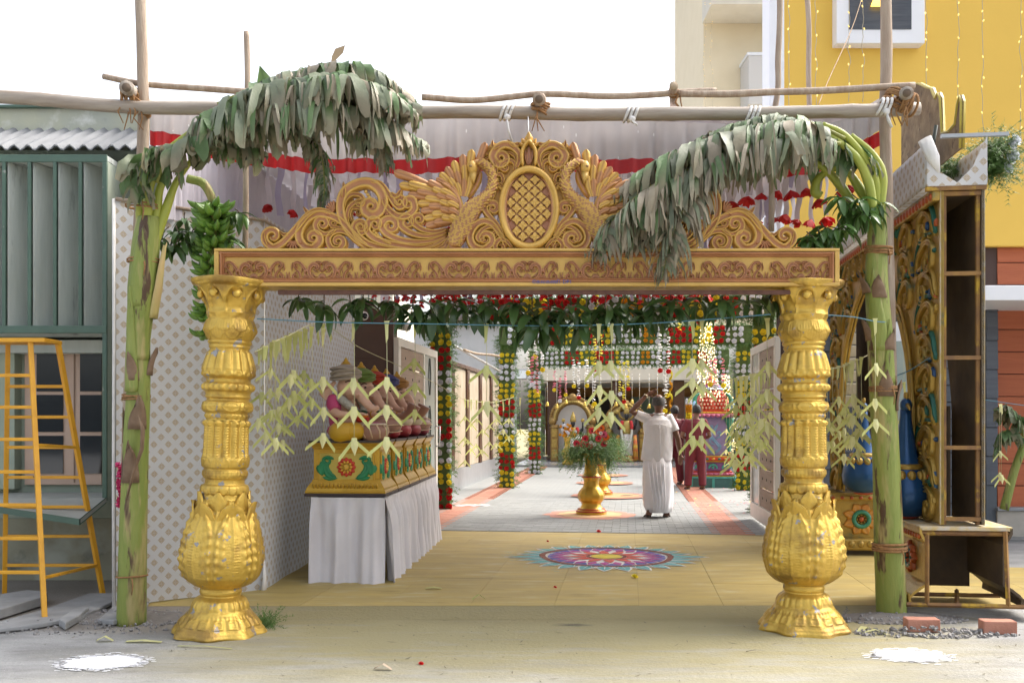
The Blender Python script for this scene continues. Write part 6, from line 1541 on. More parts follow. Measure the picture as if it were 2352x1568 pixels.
q = MB(); q.tube([(.02, -.10, 3.30), (.03, -.12, 3.36), (.03, -.06, 3.22), (.02, -.02, 3.12)], [.012, .05, .045, .01], 8, flat=.5); q.build('loose_cloth', WCLOTH, ar)
q = MB(); q.bx(-.03, .015, -.1, .3, 3.0, 3.028); q.build('band_bar', RUST, ar, smooth=False); q = MB(); q.bx(-.02, .01, .0, .45, 3.37, 3.395); q.build('steel_bar', mat('grey_steel', (.4,.41,.42)), ar, smooth=False)
cro = [(.02,3.3),(.0,3.62),(.04,3.68),(.09,3.63),(.14,3.51),(.28,3.50),(.42,3.53),(.46,3.80),(.52,3.86),(.58,3.84),(.68,3.95),(.8,4.0),(1.0,4.1),(1.3,4.2),(1.5,4.2),(1.5,3.3)]
q = MB(); q.prism([(-s, .14, z) for s, z in cro], (0, .012, 0)); q.build('crown_board_back', mat('moulded_shell_back', (.30,.215,.115), (.16,.10,.05), 9, rough=.8, bump=1.0, bscale=9, wear=(.09,.055,.03), wscale=11, wthr=.58, wsoft=.08), ar, smooth=False)
q = MB(); q.grid([[(-s*1.0, y_, z) for s, z in cro[:-1]] for y_ in (.128, .166)]); o = q.build('crown_edge', mat('crown_yellow_edge', (.52,.42,.06), (.40,.30,.05), 6, rough=.45), ar); sm = o.modifiers.new('thick', 'SOLIDIFY'); sm.thickness = .012
for s0, z0, s1, z1 in ((.28, 3.05, .42, 3.5), (.45, 3.05, .30, 3.55)):
 q = MB(); q.tube([(-s0, .02, z0), (-s1, .06, z1)], .014, 6); q.build('brace_bar', IRON, ar)
# pedestals of the arch
def arch_ped(s0, s1, near, label):
 """gold pedestal with a lotus relief; the near one is an open shell"""
 y0, y1, z1 = -.10, .42, .64
 p = put('pedestal', None, ar); bpy.data.objects.remove(p)
 prof = [(.12, .10), (.125, .15), (.10, .18), (.05, .22), (0, .25), (0, .52), (.03, .56), (.05, .60), (.05, z1)]
 q = MB()
 L_ = [[(-lerp(s0, s1, i/8), y0-e, z) for i in range(9)] for e, z in prof]; R_ = [[(-lerp(s0, s1, i/8), y1+e, z) for i in range(9)] for e, z in prof]
 q.grid(L_); base = q.build('pedestal', AGOLD, ar, smooth=False); sm = base.modifiers.new('thick', 'SOLIDIFY'); sm.thickness = .018
 q = MB(); q.grid(R_); o = q.build('pedestal_side', SHELLB if near else AGOLD, base, smooth=False); sm = o.modifiers.new('thick', 'SOLIDIFY'); sm.thickness = .018
 q = MB(); q.bx(-s1, -s0, y0-.05, y1+.05, z1-.02, z1+.01); q.build('pedestal_top', EDGEW if near else AGOLD, base, smooth=False, bevel=.006)
 sc_ = (s0+s1)/2
 def st(pts, w, m_, nm, h=.03, prof_=None, sp=None):
  q = MB(); stroke(q, pts, w, h, lambda a, b: (-a, b), back=.004, cols=(GOLD1, GOLD1), prof=prof_, sp=sp, n=6); q.c = None
  q.v = [v+Vector((0, y0, 0)) for v in q.v]; q.build(nm, m_, base)
 for k in range(8):
  a = 2*PI*k/8; st([(sc_+.04*math.cos(a), .39+.04*math.sin(a)), (sc_+.15*math.cos(a), .39+.12*math.sin(a))], (.02, .05, .01), AORNG if near else AGOLD, 'petal', .04, LEAFP)
 q = MB(); q.tube([Vector((-sc_+.075*math.cos(a), y0-.02, .39+.075*math.sin(a))) for a in [2*PI*i/20 for i in range(21)]], .018, 8, cap=False); q.build('green_ring', TEAL, base)
 for k in range(12):
  q = MB(); q.ell((-(s0+(s1-s0)*(k+.5)/12), y0-.045, .575), (.02, .014, .02), 6, 4); q.build('bead', AORNG, base)
  q = MB(); q.ell((-(s0+(s1-s0)*(k+.5)/12), y0-.115, .15), (.024, .014, .03), 6, 4); q.build('bead', AGOLD, base)
 if not near:       # closed end towards the camera, with its lotus
  q = MB(); q.grid([[(-s0+.001, y0-e, z) for e, z in prof], [(-s0+.001, y1+e, z) for e, z in prof]]); q.build('pedestal_end', AGOLD, base, smooth=False)
  q = MB(); q.bx(-s0-.01, -s0+.09, y0-.05, y1+.05, .58, .64); q.build('pedestal_moulding', AGOLD, base, smooth=False, bevel=.02); q = MB(); q.bx(-s0-.01, -s0+.10, y0-.08, y1+.10, .08, .20); q.build('pedestal_moulding', AGOLD, base, smooth=False, bevel=.02)
  for k in range(7):
   q = MB(); q.ell((-s0+.10, y0-.03+.09*k, .145), (.012, .034, .034), 8, 6); q.build('moulding_ring', AGOLD, base); q = MB(); q.ell((-s0+.092, y0-.03+.09*k, .61), (.012, .02, .018), 8, 6); q.build('bead', AORNG, base)
  ym = (y0+y1)/2
  for k in range(8):
   a = 2*PI*k/8+PI/8; q = MB(); stroke(q, [(.05*math.cos(a), .05*math.sin(a)), (.12*math.cos(a), .12*math.sin(a)), (.19*math.cos(a), .165*math.sin(a))], (.03, .055, .008), .03, tr0, back=.0, cols=(GOLD1, GOLD1), prof=LEAFP, n=5); q.c = None
   q.v = [Vector((-s0+.004-v.y, ym+v.x, .39+v.z)) for v in q.v]; q.build('petal', mat('petal_amber', (.62,.30,.04), (.52,.20,.03), 8, rough=.4), base)
  q = MB(); q.tube([Vector((-s0+.035, ym+.075*math.cos(a), .39+.075*math.sin(a))) for a in [2*PI*i/20 for i in range(21)]], .022, 8, cap=False); q.build('green_ring', mat('ring_green', (.04,.22,.12), rough=.35), base)
  q = MB(); q.ell((-s0+.03, ym, .39), (.02, .03, .03), 8, 6); q.build('flower_eye', AORNG, base)
  for k in range(8):
   a = 2*PI*k/8; q = MB(); q.ell((-s0+.026, ym+.042*math.cos(a), .39+.042*math.sin(a)), (.012, .013, .013), 6, 4); q.build('bead', AGOLD, base)
 else:
  for (a, b_) in (((.02, y0+.0, .60), (.02, y0+.0, .10)), ((.02, y1, .62), (.02, y1+.02, .10)), ((.02, y0-.14, .10), (.02, y1+.14, .10)), ((.0, y0-.03, .60), (.0, y1+.03, .60)), ((-.4, y0-.1, .10), (-.4, y1+.12, .10)), ((.02, .1, .10), (-.6, .3, .10))):
   q = MB(); q.tube([Vector(a), Vector(b_)], .016, 4); q.build('frame_bar', RUST, base, smooth=False)
  q = MB(); q.bx(-.7, -.68, y0, y1, .12, .62); q.build('dark_back', SHELLB, base, smooth=False)
  q = MB(); q.grid([[(.01, y1, .25), (-.3, y1+.02, .25)], [(.02, y1+.10, .17), (-.3, y1+.11, .17)], [(.04, y1+.24, .08), (-.3, y1+.18, .09)]]); o = q.build('torn_flap', SHELLB, base); sm = o.modifiers.new('thick', 'SOLIDIFY'); sm.thickness = .012
arch_ped(-.02, .72, True, ''); arch_ped(3.02, 3.76, False, '')
# peacocks
PBLUE = mat('peacock_blue', (.015,.075,.20), (.01,.05,.13), 4, rough=.28, metal=.3)
def peacock(s, y, z, flip):
 pk = put('peacock', None, ar, (-s, y, z), (0, 0, 0), (1, 1, 1))
 q = MB(); q.lathe([(.05, 0), (.13, .03), (.19, .10), (.205, .18), (.19, .27), (.14, .36), (.10, .42), (.085, .48), (.07, .56), (.052, .66), (.042, .76), (.04, .82)], 24); q.build('body', PBLUE, pk)
 q = MB(); q.ell((.01, 0, .85), (.05, .045, .055), 12, 8); q.build('head', PBLUE, pk)
 q = MB(); q.tube([(.05, 0, .85), (.09, 0, .83), (.11, 0, .81)], [.018, .012, .003], 8); q.build('beak', AGOLD, pk)
 for k in range(3):
  q = MB(); q.ell((-.01+.02*k, 0, .92), (.012, .014, .03), 8, 6); q.build('crest_feather', AGOLD, pk)
 q = MB(); q.lathe([(.118, .36), (.135, .37), (.13, .40), (.108, .41)], 24); q.build('collar', AGOLD, pk)
 for k in range(14):
  a = 2*PI*k/14; q = MB(); q.ell((.155*math.cos(a), .155*math.sin(a), .325), (.035, .035, .04), 8, 6); q.build('collar_drop', AGOLD, pk)
 q = MB(); q.ell((0, 0, .02), (.10, .10, .03), 12, 6); q.build('feet', mat('peacock_feet', (.36,.06,.03), rough=.5), pk)
 for k in range(10):
  a = PI*.6+.25*(k-5); q = MB(); q.ell((.19*math.cos(a), .19*math.sin(a), .22+.03*(k % 3)), (.03, .03, .06), 8, 6); q.build('wing_feather', TEAL, pk)
peacock(3.02-.24, .13, .66, 1)
peacock(.50, -.10, .655, -1)
BRK = mat('red_brick', (.42,.20,.14), (.34,.15,.10), 10, rough=.9, bump=.5, bscale=50, rndv=.1)
for px, py, lab in ((2124, 1452, 'loose red brick under the left foot of painted arch frame'), (2300, 1457, 'loose red brick under the right foot of painted arch frame')):
 q = MB(); q.bx(-.105, .105, -.05, .05, 0, .085); o = q.build('brick', BRK, None, smooth=False, bevel=.006, loc=G(px, py)+Vector((0, .05, .001)), rot=(0, 0, -.08)); tag(o, lab, 'brick')

# ================================================================== yellow and orange building at the right
YEL = mat('yellow_wall_paint', (.78,.50,.085), (.73,.465,.075), .8, rough=.7, bump=.1, bscale=30, wear=(.66,.43,.08), wscale=1.1, wthr=.58, wsoft=.2)
ORB = mat('orange_siding', (.44,.125,.05), (.38,.10,.04), 3, rough=.75, stretch=(.6, 1, 9), bump=.35, bscale=14, rndv=.06); GRB = mat('slate_grey_siding', (.115,.13,.15), (.09,.10,.12), 3, rough=.75, stretch=(.6, 1, 9), bump=.35, bscale=14, rndv=.08)
WALLW = mat('white_trim_paint', (.80,.81,.83), (.77,.78,.80), 2, rough=.5)
YB_ = 11.3
yb_o = Vector((5.8, YB_, 0)); yb = thing('yellow_house', 'bright yellow and orange house with white trim at the right', 'building', yb_o)
def yp(nm, m_, x0, x1, y0, y1, z0, z1, bev=.005, par=None):
 q = MB(); q.bx(x0-yb_o.x, x1-yb_o.x, y0-yb_o.y, y1-yb_o.y, z0, z1); return q.build(nm, m_, par or yb, smooth=False, bevel=bev)
ex = xx(1800, YB_); zy = zz(565, YB_)
yp('upper_wall', YEL, ex, 13, YB_, YB_+.3, zy, 9); yp('corner_trim', WALLW, xx(1766, YB_), ex-.001, YB_-.03, YB_+.3, zy-.4, 9)
wd_ = yp('window', WALLW, xx(1911, YB_), xx(2111, YB_), YB_-.16, YB_-.001, zz(112, YB_), 7.5, .008)
yp('pane', mat('dark_textured_pane', (.045,.05,.06), (.07,.075,.085), 3, rough=.25, stretch=(1, 1, 14)), xx(1939, YB_), xx(2080, YB_), YB_-.168, YB_-.161, zz(81, YB_), 7.3, 0, wd_)
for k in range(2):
 q = MB(); q.lathe([(.0, 0), (.10, .0), (.08, .06), (.035, .10)], 16, (xx(2006, YB_)-yb_o.x, -.19, zz(30, YB_)+.16*k)); q.build('lamp_reflection', mat('lamp_reflection_glow', (1, .62, .12), emit=.9), wd_)  # mirrored lamps put in as small glowing shapes before the pane, no lamp here
# siding
def siding(x0, x1, y, z0, z1, h, m_):
 z = z0; k = 0
 while z < z1-.02:
  e = min(z+h, z1); q = MB(); q.prism([(x0-yb_o.x, y-yb_o.y, z+.004), (x0-yb_o.x, y-.022-yb_o.y, z+.008), (x0-yb_o.x, y-.008-yb_o.y, e-.004), (x0-yb_o.x, y-yb_o.y, e-.003)], (x1-x0, 0, 0)); q.build('siding_board', m_, yb, smooth=False); z = e
yp('lower_wall', mat('wall_behind_siding', (.08,.05,.04), rough=.9), 3.2, 13, YB_+.102, YB_+.3, 0, zy-.001)
siding(xx(2290, YB_+.1), 13, YB_+.1, zz(1168, YB_), zy, .265, ORB); siding(3.3, xx(2270, YB_), YB_+.09, .0, zy, .2, GRB)
siding(xx(2264, YB_), xx(2291, YB_), YB_, .62, 2.75, .34, GRB); yp('grey_pier', mat('slate_grey_core', (.10,.115,.13), rough=.8), xx(2265, YB_), xx(2290, YB_), YB_, YB_+.1, 0, 2.75)
yp('plinth', mat('beige_plinth', (.46,.42,.36), (.38,.35,.30), 6, rough=.8), xx(2288, YB_), 13, YB_-.03, YB_+.1, 0, zz(1172, YB_)); yp('plinth_cap', GREYP, xx(2286, YB_), 13, YB_-.06, YB_+.1, zz(1172, YB_)+.001, zz(1164, YB_))
yp('canopy', WALLW, xx(2262, 10.4), 13, 10.4, YB_+.09, zz(690, 10.4), zz(655, 10.4), .01)
# window behind the arch and a cream louvre
w2 = yp('window', WALLW, 4.32, 4.92, YB_+.02, YB_+.08, .62, 2.95, .008)
for z0, z1, m_ in ((1.05, 2.32, mat('frosted_green_pane', (.36,.42,.38), (.30,.36,.33), 4, rough=.2)), (2.55, 2.75, GLASSD)): yp('pane', m_, 4.42, 4.82, YB_+.012, YB_+.019, z0, z1, 0, w2)
lv = thing('louvre_shutter', 'cream louvred shutter seen through the painted arch', 'shutter', (4.02, 11.15, 1.55))
for k in range(9):
 q = MB(); q.box((0, 0, .06+k*.145), (.34, .05, .135), M=Matrix.Rotation(.35, 3, 'X')); q.build('slat', mat('cream_metal', (.52,.45,.32), (.44,.37,.25), 4, rough=.3, metal=.3), lv, smooth=False, bevel=.01)
# far pale building at the top
fb = thing('pale_house', 'pale cream house with balcony box behind the canopy poles', 'building', (11.0, 34, 0))
q = MB(); q.bx(-4.2, 3, 0, 6, 0, 24); q.build('wall', mat('pale_cream_wall', (.84,.74,.54), (.80,.70,.50), 1.5, rough=.8), fb, smooth=False)
q = MB(); q.bx(-2.9, 2, -1.2, -.01, zz(240, 32.8), zz(128, 32.8)); q.build('balcony_box', mat('balcony_grey', (.62,.60,.57), rough=.7), fb, smooth=False, bevel=.02)
q = MB(); q.bx(-2.94, 2, -1.22, -.005, zz(128, 32.8)+.001, zz(124, 32.8)+.05); q.build('balcony_cap', WALLW, fb, smooth=False)
q = MB(); q.bx(-4.25, 2, -1.6, -.01, zz(10, 32.4), zz(-60, 32.4)); q.build('soffit', CREAM, fb, smooth=False)
# fairy-light strings
FLW = mat('fairy_wire', (.55,.50,.38), rough=.5, trans=.3); FLB = mat('warm_bulb', (1, .72, .22), emit=.35)
def lights(x, y0, y1, Y, label, n=None, sway=6, grp='fairy-light strings on the yellow house'):
 t = thing('fairy_lights', label, 'lights', P(x, y1, Y), group=grp); o0 = t.location.copy(); sd_ = rnd.random()*9
 pts = [P(x+sway*mnoise.noise((k*.35, sd_, 0)), lerp(y0, y1, k/24), Y) for k in range(25)]; q = MB(); q.tube([p-o0 for p in pts], .004, 4); q.build('wire', FLW, t)
 bm_ = MB(); bm_.ell((0, 0, 0), (.008, .008, .016), 6, 4); me = bm_.mesh('bulb', FLB); n = n or int(abs(y1-y0)/42)
 for k in range(n):
  p = pts[min(24, int((k+.5)/n*24))]-o0; put('bulb', me, t, p+Vector((rnd.uniform(-.014, .014), -.012, rnd.uniform(-.1, .1))), (0, rnd.uniform(-.6, .6), 0))
for x, y1, lab in ((1812, 250, 'fairy-light string nearest the corner of the yellow wall'), (1874, 245, 'fairy-light string left of the white window, hanging to the bamboo'), (1950, 235, 'fairy-light string crossing the left half of white window'), (1982, 235, 'thin fairy-light string crossing the middle of white window'), (2128, 255, 'fairy-light string just right of the white window'), (2200, 340, 'fairy-light string midway along the yellow wall'), (2258, 330, 'fairy-light string above the fern bunch'), (2345, 330, 'fairy-light string at the right edge of the photo')):
 lights(x, -40, y1, 11.05, lab)
for x, lab in ((1618, 'fairy-light string along the left edge of pale house'), (1634, 'fairy-light string hanging on the pale house')): lights(x, -40, 300, 31.5, lab, 22, 8, 'fairy-light strings on the pale house')
q = MB(); q.tube(cat([P(1982, -10, 9), P(1955, 70, 8.5), P(1905, 180, 7.6), P(1878, 245, 7.2)], 6), .004, 5); tag(q.build('string', mat('brown_cord', (.36,.24,.14), rough=.8)), 'brown cord slanting across the white window', 'string')

# ================================================================== fern and rose makers
FERN = mat('asparagus_fern', (.12,.22,.05), (.075,.155,.03), 6, rough=.55, trans=.3)
def fern_blades(q, p, d, L_, n_, r, sp_=.018, nw=.0022):
 """one feathery frond: a stalk with many hair-thin needles"""
 d = Vector(d).normalized(); cur = Vector(p); st = L_/n_
 for k in range(n_):
  d = (d+Vector((0, 0, -.06))+Vector((r.uniform(-.12, .12), r.uniform(-.12, .12), r.uniform(-.08, .08)))).normalized(); nx = cur+d*st
  s_ = d.orthogonal().normalized()*.0016; q.poly([cur-s_, cur+s_, nx])
  for j in range(3):
   e = Vector((r.uniform(-1, 1), r.uniform(-1, 1), r.uniform(-1, 1))).normalized()*sp_*r.uniform(.6, 1.3); w = e.orthogonal().normalized()*nw; q.poly([cur-w, cur+w, cur+e+d*.008])
  cur = nx
def fern_mass(name, pts, n_, L_, out, parent, seed, fine=7, sp_=.02, m_=None, nw=.0022):
 r = random.Random(seed); q = MB()
 for k in range(n_):
  p = pts(r); d = out(r, p); fern_blades(q, p, d, L_*r.uniform(.5, 1.2), fine, r, sp_, nw)
 o = q.build(name, m_ or FERN, parent, smooth=False); o['kind'] = 'stuff'; return o
def rose_mesh(m_, seed=0):
 q = MB(); r = random.Random(seed)
 for ring, (n_, rad, h, w, lean) in enumerate(((5, .036, .012, .034, .9), (5, .026, .024, .026, .5), (4, .015, .032, .018, .2))):
  for k in range(n_):
   a = 2*PI*(k+ring*.5)/n_; d = Vector((math.cos(a), math.sin(a), 0)); n__ = Vector((-d.y, d.x, 0))
   q.grid([[d*rad*.25+n__*w*x*.5 for x in (-1, 0, 1)], [d*rad*(.75-.12*abs(x))+n__*w*x+Vector((0, 0, h*.75)) for x in (-1, 0, 1)], [d*rad*(.75+.35*lean-.2*abs(x))+n__*w*x*.8+Vector((0, 0, h-.3*lean*h*(1-abs(x)))) for x in (-1, 0, 1)]])
 q.ell((0, 0, .012), (.016, .016, .022), 6, 4); return q.mesh('rose', m_)
ROSE = {'r': rose_mesh(mat('red_rose', (.68,.02,.02), (.5,.01,.01), 20, rough=.5, trans=.2, rndv=.12)), 'y': rose_mesh(mat('yellow_rose', (.86,.74,.05), (.80,.66,.04), 20, rough=.5, trans=.25, rndv=.08)), 'w': rose_mesh(mat('white_rose', (.84,.85,.90), (.78,.80,.86), 20, rough=.5, trans=.25, rndv=.05)), 'o': rose_mesh(mat('orange_marigold', (.78,.40,.01), (.66,.28,.01), 20, rough=.6, trans=.2, rndv=.1))}
fp = P(2285, 370, 7.2)
fb_ = thing('fern_bunch', 'bunch of fern with white roses tied on top of painted arch', 'plant', fp)
fern_mass('fern', lambda r: Vector((r.uniform(-.06, .05), r.uniform(-.1, .1), r.uniform(-.12, .12))), 330, .24, lambda r, p: (r.uniform(-1, .9), r.uniform(-.9, .5), r.uniform(-.7, 1.1)), fb_, 31, 9, .04, None, .004)
for k, (x, z) in enumerate(((.08, .10), (.10, .02), (.05, -.08), (.11, .13), (.07, -.01))): put('rose', ROSE['w'], fb_, (x, -.08, z), (PI/2-.3, 0, .5), 1.2)
fern_mass('fern', lambda r: Vector((-.3+r.uniform(-.06, .05), .1+r.uniform(-.1, .1), r.uniform(-.12, .02))), 70, .16, lambda r, p: (r.uniform(-1, .9), r.uniform(-.9, .5), r.uniform(-.4, 1.1)), fb_, 32, 8, .04, None, .004)
# young banana plant at the right edge
yb2 = thing('young_banana_plant', 'young banana plant leaning against the orange wall at right edge', 'plant', G(2305, 1175, .3))
o0 = yb2.location.copy()
q = MB(); q.tube([p-o0 for p in cat([P(2306,1170,10.6), P(2330,1080,10.6), P(2356,1010,10.6)], 8)], [.05, .045, .04], 10); q.build('stem', BST, yb2)
for i, (m, L_) in enumerate((([(2352,1000,10.5),(2335,960,10.45),(2315,935,10.4),(2296,938,10.4)], .25), ([(2356,1010,10.5),(2320,990,10.45),(2298,1000,10.4),(2288,1040,10.4)], .2))): banana_leaf(yb2, o0, m, L_, .1, 1.0, 400+i, rib=.02)
# ================================================================== flower arches in the courtyard
def CL(g): return (g.x*math.cos(TH)-g.y*math.sin(TH), g.x*math.sin(TH)+g.y*math.cos(TH))
FOLB = mat('dark_foliage_backing', (.085,.14,.04), (.055,.095,.025), 30, rough=.8, bump=1.0, bscale=60)
def flower_arch(ul, ur, v, zt, pw, bh, label, seed, cols, fern_n, rs=1.22):
 t = thing('flower_arch', label, 'flower arch', C(ul, v), -TH, 'rose-covered arches in the courtyard'); r = random.Random(seed); W = ur-ul
 bd = .16
 for x in (0, W):
  q = MB(); q.bx(x-pw*.34, x+pw*.34, -bd/2, bd/2, 0, zt-bh); o = q.build('post', FOLB, t, smooth=False, bevel=.02)
  fern_mass('fern_fringe', lambda r_, x=x: Vector((x+r_.choice((-1, 1))*pw*.40*r_.uniform(.3, 1.05), -bd*.5*r_.uniform(.6, 1), r_.uniform(0.02, zt-bh*.5))), fern_n, .15, lambda r_, p, x=x: (2.2*(1 if p.x > x else -1)*r_.uniform(.2, 1), r_.uniform(-1, .2), r_.uniform(-.8, .9)), t, seed+int(x*10), 6, .045, None, .0045)
 q = MB(); q.bx(-pw*.4, W+pw*.4, -bd/2-.01, bd/2+.01, zt-bh, zt); q.build('lintel', FOLB, t, smooth=False, bevel=.02)
 fern_mass('fern_fringe', lambda r_: Vector((r_.uniform(-.15, W+.15), -bd*.5, (zt-bh*.05) if r_.random() < .5 else zt-bh*.95)), int(fern_n*2.2), .14, lambda r_, p: (r_.uniform(-1, 1), r_.uniform(-1, .1), (1 if p.z > zt-bh*.5 else -1)*r_.uniform(.2, 1.2)), t, seed+77, 6, .045, None, .0045)
 dz = .118; n_ = int((zt-bh-.08)/dz)
 for x in (0, W):
  for k in range(n_):
   c_ = cols[(k//3) % len(cols)]
   for i in (-1, 0, 1): put('rose', ROSE[c_], t, (x+i*pw*.29+r.uniform(-.018, .018), -bd/2-.015, .08+k*dz+r.uniform(-.018, .018)), (PI/2+r.uniform(-.45, .45), r.uniform(-.3, .3), r.uniform(-.5, .5)), rs*r.uniform(.8, 1.12))
 m = int(W/.122); seq = 'wwwwwrrryyyrrrywwwwoowwrrryyyrrwww'
 for k in range(m):
  x = (k+.5)*W/m; c_ = seq[int(k/m*len(seq))]
  for i in range(3): put('rose', ROSE[c_], t, (x+r.uniform(-.016, .016), -bd/2-.025, zt-bh+.06+i*(bh-.12)/2+r.uniform(-.018, .018)), (PI/2+r.uniform(-.45, .45), r.uniform(-.3, .3), r.uniform(-.5, .5)), rs*r.uniform(.8, 1.12))
 return t
flower_arch(-2.83, 1.98, 14.44, 3.22, .42, .33, 'nearest arch of fern and red, yellow and white roses', 501, 'ryrwryrw'[0:1]+'ywrywryw', 420)
flower_arch(-2.40, 2.24, 19.05, 3.22, .40, .36, 'second arch of fern and roses, before the painted shrine', 502, 'yrywryw', 420)
flower_arch(-2.32, 2.30, 23.95, 3.10, .40, .36, 'farthest arch of fern and roses, before the golden shrines', 503, 'wrywryw', 330)

# hanging blossom strands
def strand(x, y0, y1, Y, col, end, label, w=.035):
 t = thing('blossom_strand', label, 'garland', P(x, y0, Y), group='blossom strands hanging in the courtyard'); r = random.Random(int(x*7+y0)); L_ = (y1-y0)/F*Y
 q = MB(); q.tube([(0, 0, 0), (.004, 0, -L_)], .003, 4); q.build('string', TWIG, t)
 pal_ = {'w': (.80,.80,.78), 'p': (.72,.20,.27), 'y': (.76,.66,.05)}
 m_ = mat('strand_'+col, pal_[col], tuple(c*.85 for c in pal_[col]), 30, rough=.7, trans=.3)
 bl_ = MB(); rr = random.Random(3)
 for k in range(6):
  a = 2*PI*k/6; d = Vector((math.cos(a), math.sin(a), -.3)); bl_.quad((0, 0, 0), d*w*.8+Vector((-d.y, d.x, 0))*w*.5, d*w*1.25, d*w*.8-Vector((-d.y, d.x, 0))*w*.5)
 me = bl_.mesh('blossom', m_, False); n_ = max(4, int(L_/.055))
 for k in range(n_): put('blossom', me, t, (r.uniform(-.012, .012), r.uniform(-.012, .012), -L_*(k+.5)/n_), (r.uniform(-.6, .6), r.uniform(-.6, .6), r.uniform(0, 6)), r.uniform(.8, 1.15))
 for k in range(3):
  q = MB(); d = Vector((r.uniform(-1, 1), r.uniform(-1, .2), .3)).normalized(); q.quad((0, 0, 0), d*.05+Vector((.012, 0, .01)), d*.11, d*.05-Vector((.012, 0, -.01))); q.build('leaf', MGL, t, smooth=False)
 if end: put('rose', ROSE[end], t, (0, -.01, -L_-.02), (PI/2+.4, 0, 0), 1.25)
STR = [(1213,770,853,18.4,'w','y'), (1246,770,846,18.4,'w','y'), (1229,770,816,18.4,'w','y'), (1222,816,880,18.3,'p','w'), (1233,816,903,18.3,'p','y'), (1273,850,893,23.4,'p','y'), (1286,866,918,23.4,'p','w'), (1299,850,904,23.4,'p','y'), (1318,823,884,22,'w','y'), (1329,830,910,22,'w','r'), (1348,823,883,22,'w','y'), (1366,760,845,18.2,'y','r'), (1380,745,820,18.2,'y','r'), (1365,845,925,18.3,'w','y'), (1424,826,902,22,'y','w'), (1433,830,920,22,'y','r'), (1443,826,890,22,'y','r'), (1516,765,848,18,'w','r'), (1535,770,850,18,'w','r'), (1527,850,940,18,'w','y'), (1532,848,905,18.1,'w','y'), (1638,683,730,14.2,'y','r'), (1606,685,735,14.2,'y','r'), (1520,665,740,14.2,'y',None), (1460,690,735,14.2,'y',None), (1370,665,720,14.2,'y',None), (1250,655,700,14.2,'y','r'), (1025,655,690,14.2,'y',None), (1180,655,690,14.2,'y','r'), (1631,825,880,17.6,'p','y'), (1642,815,885,17.6,'p','w'), (1661,820,882,17.6,'p','y'), (1560,690,760,17.6,'y','r')]
cn = {'w': 'white', 'p': 'pink', 'y': 'yellow'}; en = {'r': 'with red tip', 'y': 'with yellow tip', 'w': 'with white tip', None: 'without tip flower'}; seen = {}
for s in sorted(STR):
 ky = '%s blossom strand %s under %s rose arch' % (cn[s[4]], en[s[5]], 'nearest' if s[3] < 16 else 'second' if s[3] < 20 else 'farthest'); k = seen.get(ky, 0); seen[ky] = k+1
 strand(*s, ky+(', '+ORD[k] if sum(1 for z in STR if z[4:6] == s[4:6] and (z[3] < 16, z[3] < 20) == (s[3] < 16, s[3] < 20)) > 1 else ''))
# bells on wires
BELL = mat('brass_bell', (.60,.40,.08), rough=.25, metal=.7)
for i, x in enumerate((1257, 1279, 1300, 1343, 1361, 1380, 1415, 1437, 1452, 1469, 1491, 1510)):
 t = thing('bell_wire', ['leftmost', 'second', 'third', 'fourth', 'fifth', 'sixth', 'seventh', 'eighth', 'ninth', 'tenth', 'eleventh', 'rightmost'][i]+' brass bell on a wire before the golden shrines, counted from left', 'bell', P(x, 858, 27), group='brass bells before the shrines')
 L_ = (922+6*math.sin(i*2.1)-858)/F*27; q = MB(); q.tube([(0, 0, 0), (0, 0, -L_)], .005, 4); q.build('wire', WHITE, t)
 q = MB(); q.lathe([(.07, -L_-.13), (.05, -L_-.10), (.042, -L_-.05), (.025, -L_-.01), (.01, -L_)], 12); q.build('bell', BELL, t)
 for k in range(5):
  q = MB(); q.ell((0, 0, -L_*(k+.5)/5.5), (.012, .012, .012), 6, 4); q.build('bead', BELL, t)
# light curtain beside the painted shrine
t = thing('light_curtain', 'curtain of warm fairy lights beside the painted shrine', 'lights', P(1618, 690, 18.6)); o0 = t.location.copy(); q = MB(); b_ = MB()
for k in range(9):
 x = 1605+4.5*k; top = P(1614+1.5*k, 680, 18.6); bot = P(x+(k-2)*2, 905+8*(k % 3), 18.7); q = MB(); q.tube([top-o0, bot-o0], .004, 4); q.build('wire', FLW, t)
 for j in range(34):
  p = top.lerp(bot, (j+rnd.random())/34)-o0; b_.box(p+Vector((rnd.uniform(-.02, .02), -.02, 0)), (.016, .016, .022))
for k in range(8):
 top = P(1660+2*k, 860, 20.5); bot = P(1672+5*k, 1050, 20.5)
 for j in range(26): b_.box(top.lerp(bot, (j+rnd.random())/26)-o0+Vector((rnd.uniform(-.03, .03), 0, 0)), (.014, .014, .02))
tag(b_.build('bulbs', mat('curtain_bulb', (1, .80, .42), emit=1.3), t, smooth=False), kind='stuff')

